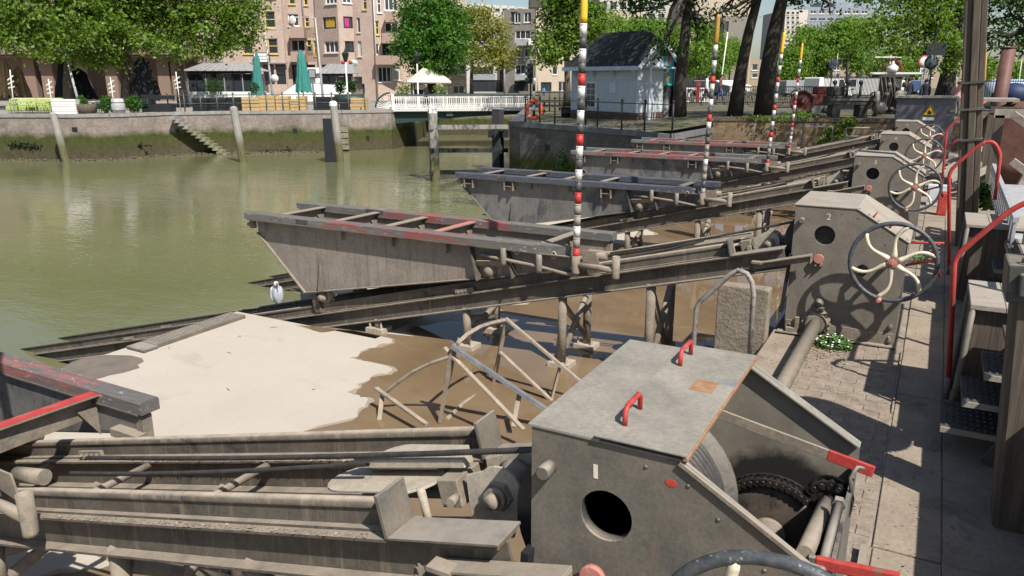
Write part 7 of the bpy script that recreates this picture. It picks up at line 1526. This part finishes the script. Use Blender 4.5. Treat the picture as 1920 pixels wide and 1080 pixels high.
XF(mb := MB().lathe((-1.2, 0, .7), (1, 0, 0), [(0, .1), (.1, .62), (.5, .75), (2.6, .75), (2.9, .3)], 18), g1); mb.build('cover', plain('pale blue tarpaulin', (.42, .50, .62), .6), t); XF(mb := MB().box(-1.1, 1.5, -.6, .6, 0, .4), g1); mb.build('trailer', ironm, t)
t = thing('bar_fence', ground_at(1870, 38, .95), 'black bar fence before the pale blue boat cover', 'fence'); fb = MB()
for i in range(22): p = ground_at(1836+4.6*i, 37, .95); fb.box(p.x-.012, p.x+.012, p.y-.012, p.y+.012, .95, 2.4)
tag(fb.build('fence_bar', ironm, t), kind='stuff'); a, b = ground_at(1834, 37, .95), ground_at(1940, 37, .95); MB().bar(V(a.x, a.y, 2.3), V(b.x, b.y, 2.3), .03, .05).bar(V(a.x, a.y, 1.2), V(b.x, b.y, 1.2), .03, .05).build('fence_rail', ironm, t)
g1 = ground_at(1905, 30, .9); t = thing('covered_scooter', g1, 'dark blue tarpaulin bundle at the right edge behind the drum', 'bundle'); MB().ball(g1+V(0, 0, .95), .55, .5, .42, 12, 8).ball(g1+V(-.4, 0, .8), .35, .4, .35, 10, 6).build('tarpaulin', plain('navy tarpaulin', (.02, .035, .09), .6), t)
for i, (px, py0, d, m_, lean, r) in enumerate(((1852, 95, 55, plain('varnished mast', (.45, .22, .06), .5), -.4, .07), (1870, 120, 62, offw, 0, .05), (1885, 105, 66, offw, .1, .05), (1912, 110, 60, offw, -.1, .05), (1836, 100, 70, offw, .1, .05), (1665, 103, 80, offw, 0, .06), (1566, 100, 85, offw, 0, .05), (1350, 60, 90, white, .5, .09), (1162, 30, 85, MAT['varnished mast'], 0, .09))):
    g1 = ground_at(px, d, .5); o = MB().tube([g1, V(g1.x, g1.y, zat(px, py0, d))+RT*lean], [r, r*.6], 8).build('boat_mast', m_); tag(o, ['leaning varnished mast right of the tall post', 'white mast beside the red brown funnel, left', 'white mast behind the red brown funnel', 'white mast at the right edge', 'thin white mast just right of the tall post', 'white mast with a crossbar above the steam winch', 'thin white mast above the red engine', 'thick white mast behind the second striped pole', 'varnished mast above the kiosk roof'][i], 'mast', 'masts of ships beyond the park')
p = on_plane(1665, 107, 80); o = MB().bar(p-RT*1.3, p+RT*1.3, .12, .12).build('mast_crossbar', offw); tag(o, 'pale crossbar near the top of the mast above the steam winch', 'yard')
# ---- signs
def disc_sign(px, py, d, r, mat, ring, label):
    c = on_plane(px, py, d); t = thing('round_traffic_sign', V(c.x, c.y, .95), label, 'traffic sign', 'round traffic signs'); MB().cyl((c.x, c.y, .95), (c.x, c.y, c.z+r), .035, 8).build('pole', greyp, t)
    XF(mb := MB().lathe((0, -.05, 0), (0, -1, 0), [(0, r), (.02, r), (.02, r*.8)] if ring else [(0, r), (.02, r), (.02, 0)], 24), c); mb.build('plate', ring or mat, t)
    if ring: XF(mb := MB().lathe((0, -.071, 0), (0, -1, 0), [(0, r*.8), (.003, r*.8), (.003, 0)], 24), c); mb.build('plate_face', mat, t)
    return t
disc_sign(1732, 117, 39, .32, white, red, 'round white and red traffic sign half behind the dark one'); disc_sign(1745, 117, 37, .33, plain('grey sign back', (.07, .09, .10), .6), None, 'round sign seen from its dark grey back')
c = on_plane(1733, 133, 38.5); t = thing('text_sign', V(c.x, c.y, .95), 'white rectangular under-plate sign with short dark lettering below the round signs', 'traffic sign'); MB().cyl((c.x, c.y, .95), (c.x, c.y, c.z), .03, 8).build('pole', greyp, t); XF(mb := MB().box(-.22, .22, -.03, 0, -.14, .14), c); mb.build('plate', white, t); squiggle(c-FH*.02, .44, .26, 2, ironm, t, seed=6)
g1 = ground_at(1745, 42, .95); t = thing('signal_mast', g1, 'leaning dark mast with a box, rising behind the round signs', 'mast'); MB().tube([g1, on_plane(1748, 100, 42), on_plane(1766, 0, 42), on_plane(1775, -50, 42)], .07, 8).build('pole', ironm, t); XF(mb := MB().box(-.5, .5, -.2, .2, -.3, .3), on_plane(1752, 92, 42)); mb.build('signal_box', ironm, t)
c = on_plane(1562, 119, 50); t = thing('violet_board', V(c.x, c.y, .95), 'small violet grey board on a pole above the machine fence', 'sign'); MB().cyl((c.x, c.y, .95), c, .04, 8).build('pole', greyp, t); XF(mb := MB().box(-.24, .24, -.05, 0, -.25, .25), c); mb.build('board', plain('violet grey board', (.25, .24, .38), .6), t)
# ---- people
def person(loc, rot, label, top, legs, skin=(.45, .28, .2), hair=(.04, .03, .025), step=.12, arm=(.0, .0), h=1.75):
    s = h/1.75
    J = {'pel': (0, 0, .95), 'bel': (0, 0, 1.1), 'che': (0, .01, 1.32), 'neb': (0, .01, 1.47), 'nec': (0, -.01, 1.52), 'chi': (0, -.03, 1.58), 'hea': (0, -.03, 1.66), 'top': (0, -.02, 1.74)}
    E = [('pel', 'bel'), ('bel', 'che'), ('che', 'neb'), ('neb', 'nec'), ('nec', 'chi'), ('chi', 'hea'), ('hea', 'top')]
    Rr = {'pel': .15, 'bel': .135, 'che': .155, 'neb': .085, 'nec': .055, 'chi': .08, 'hea': .098, 'top': .06}
    for sd, n in ((-1, 'l'), (1, 'r')):
        f = step*sd; J.update({n+'hip': (.09*sd, 0, .90), n+'kne': (.095*sd, -f*.6-.02, .49), n+'ank': (.095*sd, -f*1.1+.03, .08), n+'toe': (.10*sd, -f*1.1-.12, .035)})
        Rr.update({n+'hip': .095, n+'kne': .06, n+'ank': .042, n+'toe': .035}); E += [('pel', n+'hip'), (n+'hip', n+'kne'), (n+'kne', n+'ank'), (n+'ank', n+'toe')]
        a = arm[0 if sd < 0 else 1]; el = (.225*sd, .03-.1*a, 1.13); ha = (.22*sd-.08*a*sd, -.05-.28*a, .92+.22*a)
        J.update({n+'sho': (.17*sd, .01, 1.42), n+'elb': el, n+'wri': ha, n+'han': (ha[0], ha[1]-.03-.04*a, ha[2]-.09+.09*a)}); Rr.update({n+'sho': .068, n+'elb': .045, n+'wri': .03, n+'han': .034})
        E += [('neb', n+'sho'), (n+'sho', n+'elb'), (n+'elb', n+'wri'), (n+'wri', n+'han')]
    K = list(J); me = bpy.data.meshes.new('person'); me.from_pydata([J[k] for k in K], [(K.index(a), K.index(b)) for a, b in E], [])
    o = bpy.data.objects.new('person', me); col.objects.link(o); md = o.modifiers.new('skin', 'SKIN'); md.use_smooth_shade = True; sb = o.modifiers.new('sub', 'SUBSURF'); sb.levels = 1; sb.render_levels = 1
    for i, k in enumerate(K): me.skin_vertices[0].data[i].radius = (Rr[k], Rr[k]*(.72 if k in ('pel', 'bel', 'che') else 1)); me.skin_vertices[0].data[i].use_root = (k == 'pel')
    dg = bpy.context.evaluated_depsgraph_get(); dg.update(); nm = bpy.data.meshes.new_from_object(o.evaluated_get(dg)); o.modifiers.clear(); o.data = nm; nm.name = 'person_body'
    nm.materials.clear(); mats = [plain('skin %s' % label[:8], skin, .6), plain('top %s' % label[:10], top, .9), plain('legs %s' % label[:10], legs, .9), plain('shoe %s' % label[:8], (.03, .03, .03), .7)]
    for m_ in mats: nm.materials.append(m_)
    for p_ in nm.polygons: c = p_.center; p_.material_index = 0 if c.z > 1.53 or (abs(c.x) > .17 and c.z < .93 and c.z > .6) else 1 if c.z > .98 or abs(c.x) > .175 and c.z > .6 else 3 if c.z < .09 else 2
    o.location = loc; o.rotation_euler = (0, 0, R(YAW)+rot); o.scale = (s, s, s); tag(o, label, 'person')
    hm = MB().ball((0, -.005, 1.685), .104, .115, .085, 10, 6).mesh('hair', V(0, 0, 0)); hm.materials.append(plain('hair %s' % label[:8], hair, .8)); hb_ = bpy.data.objects.new('hair', hm); col.objects.link(hb_); hb_.parent = o
    fm = MB(); 
    for sd in (-1, 1): fm.ball((.035*sd, -.125, 1.655), .012, .008, .008, 6, 4)
    fm2 = fm.mesh('eyes', V(0, 0, 0)); fm2.materials.append(black); fo = bpy.data.objects.new('eye_pair', fm2); col.objects.link(fo); fo.parent = o
    nose_ = MB().ball((0, -.135, 1.63), .014, .02, .02, 6, 4).mesh('nose', V(0, 0, 0)); nose_.materials.append(mats[0]); no = bpy.data.objects.new('nose', nose_); col.objects.link(no); no.parent = o
    return o
g1 = on_plane(799, 190, bl.dot(FH)+3.0); person((g1.x, g1.y, .26), .9, 'person in black clothes standing on the bridge with bent arms', (.02, .02, .025), (.03, .03, .035), hair=(.3, .25, .18), arm=(.8, .6), h=1.75)
g1 = ground_at(1326, 46, .9); person(g1, 1.3, 'person in a white shirt and dark trousers striding behind the second pole', (.65, .66, .68), (.04, .04, .06), step=.25)
g1 = ground_at(1352, 47.5, .9); person(g1, 1.2, 'person in a dark red top and blue jeans walking right of the second pole', (.20, .05, .05), (.06, .12, .32), step=.22)
g1 = ground_at(1384, 40, .9); person(g1, 2.8, 'person in black standing in shade beside the left twin trunk', (.02, .02, .022), (.025, .025, .03))
g1 = ground_at(1706, 33, .95); person(g1, 3.3, 'person with dark jacket and a red patch, behind the cabinet on the left', (.022, .024, .026), (.04, .04, .045), h=1.5); g2 = g1
g1 = ground_at(1738, 33.5, .95); person(g1, 2.9, 'person in a dark navy jacket behind the cabinet on the right', (.02, .022, .035), (.03, .03, .035), h=1.45)
g1 = ground_at(1776, 36, .95); person(g1, .4, 'person in dark clothes at the foot of the broad elm trunk', (.02, .023, .04), (.02, .02, .03), h=1.4)
g1 = ground_at(1800, 31, .95); person(g1, .6, 'person in a faded pink shirt just left of the tall timber post', (.50, .27, .27), (.10, .09, .09), h=1.35)
g1 = ground_at(1020, 88, GZ); person(g1, .2, 'distant child in a bright blue jacket beyond the bridge', (.05, .30, .65), (.05, .05, .07), h=1.3)

# ---- parked bicycles along the far railing
def bicycle(px, d, rot, label, first=[]):
    g1 = ground_at(px, d, .9)
    if first: o = copy_tree(first[0])
    else:
        o = thing('bicycle', (0, 0, 0), label, 'bicycle'); ORG[o.name] = V(0, 0, 0)
        for x in (-.52, .52): w = MB().tube([V(x+.33*math.cos(a*.3927), 0, .34+.33*math.sin(a*.3927)) for a in range(16)], .022, 6, closed=True).build('wheel', tyre, o)
        MB().tube([V(-.52, 0, .34), V(-.1, 0, .32), V(.38, 0, .85), V(.52, 0, .34)], .02, 6).tube([V(-.1, 0, .32), V(-.22, 0, .88), V(.36, 0, .80)], .018, 6).tube([V(-.52, 0, .34), V(-.2, 0, .78)], .014, 6).build('frame', ironm, o)
        MB().tube([V(.38, 0, .84), V(.36, 0, 1.02)], .016, 6).tube([V(.26, -.26, 1.05), V(.38, 0, 1.03), V(.26, .26, 1.05)], .016, 6).build('handlebar', steel, o)
        MB().ball((-.24, 0, .93), .13, .08, .04, 8, 4).build('saddle', black, o); first.append(o)
    o.location = g1; o.rotation_euler = (0, 0, R(YAW)+rot); o['label'] = label; o['group'] = 'bicycles parked beyond the elms'
for i, (px, rot) in enumerate(((1398, .3), (1480, .1), (1505, .5), (1575, .2), (1592, 2.8), (1690, .4))):
    bicycle(px, 44+2*(i % 3), rot, ['black bicycle between the twin elm trunks', 'black bicycle right of the twin trunks', 'black bicycle behind the red engine', 'black bicycle behind the lathe, left', 'black bicycle behind the lathe, facing left', 'black bicycle beside the electrical cabinet'][i])
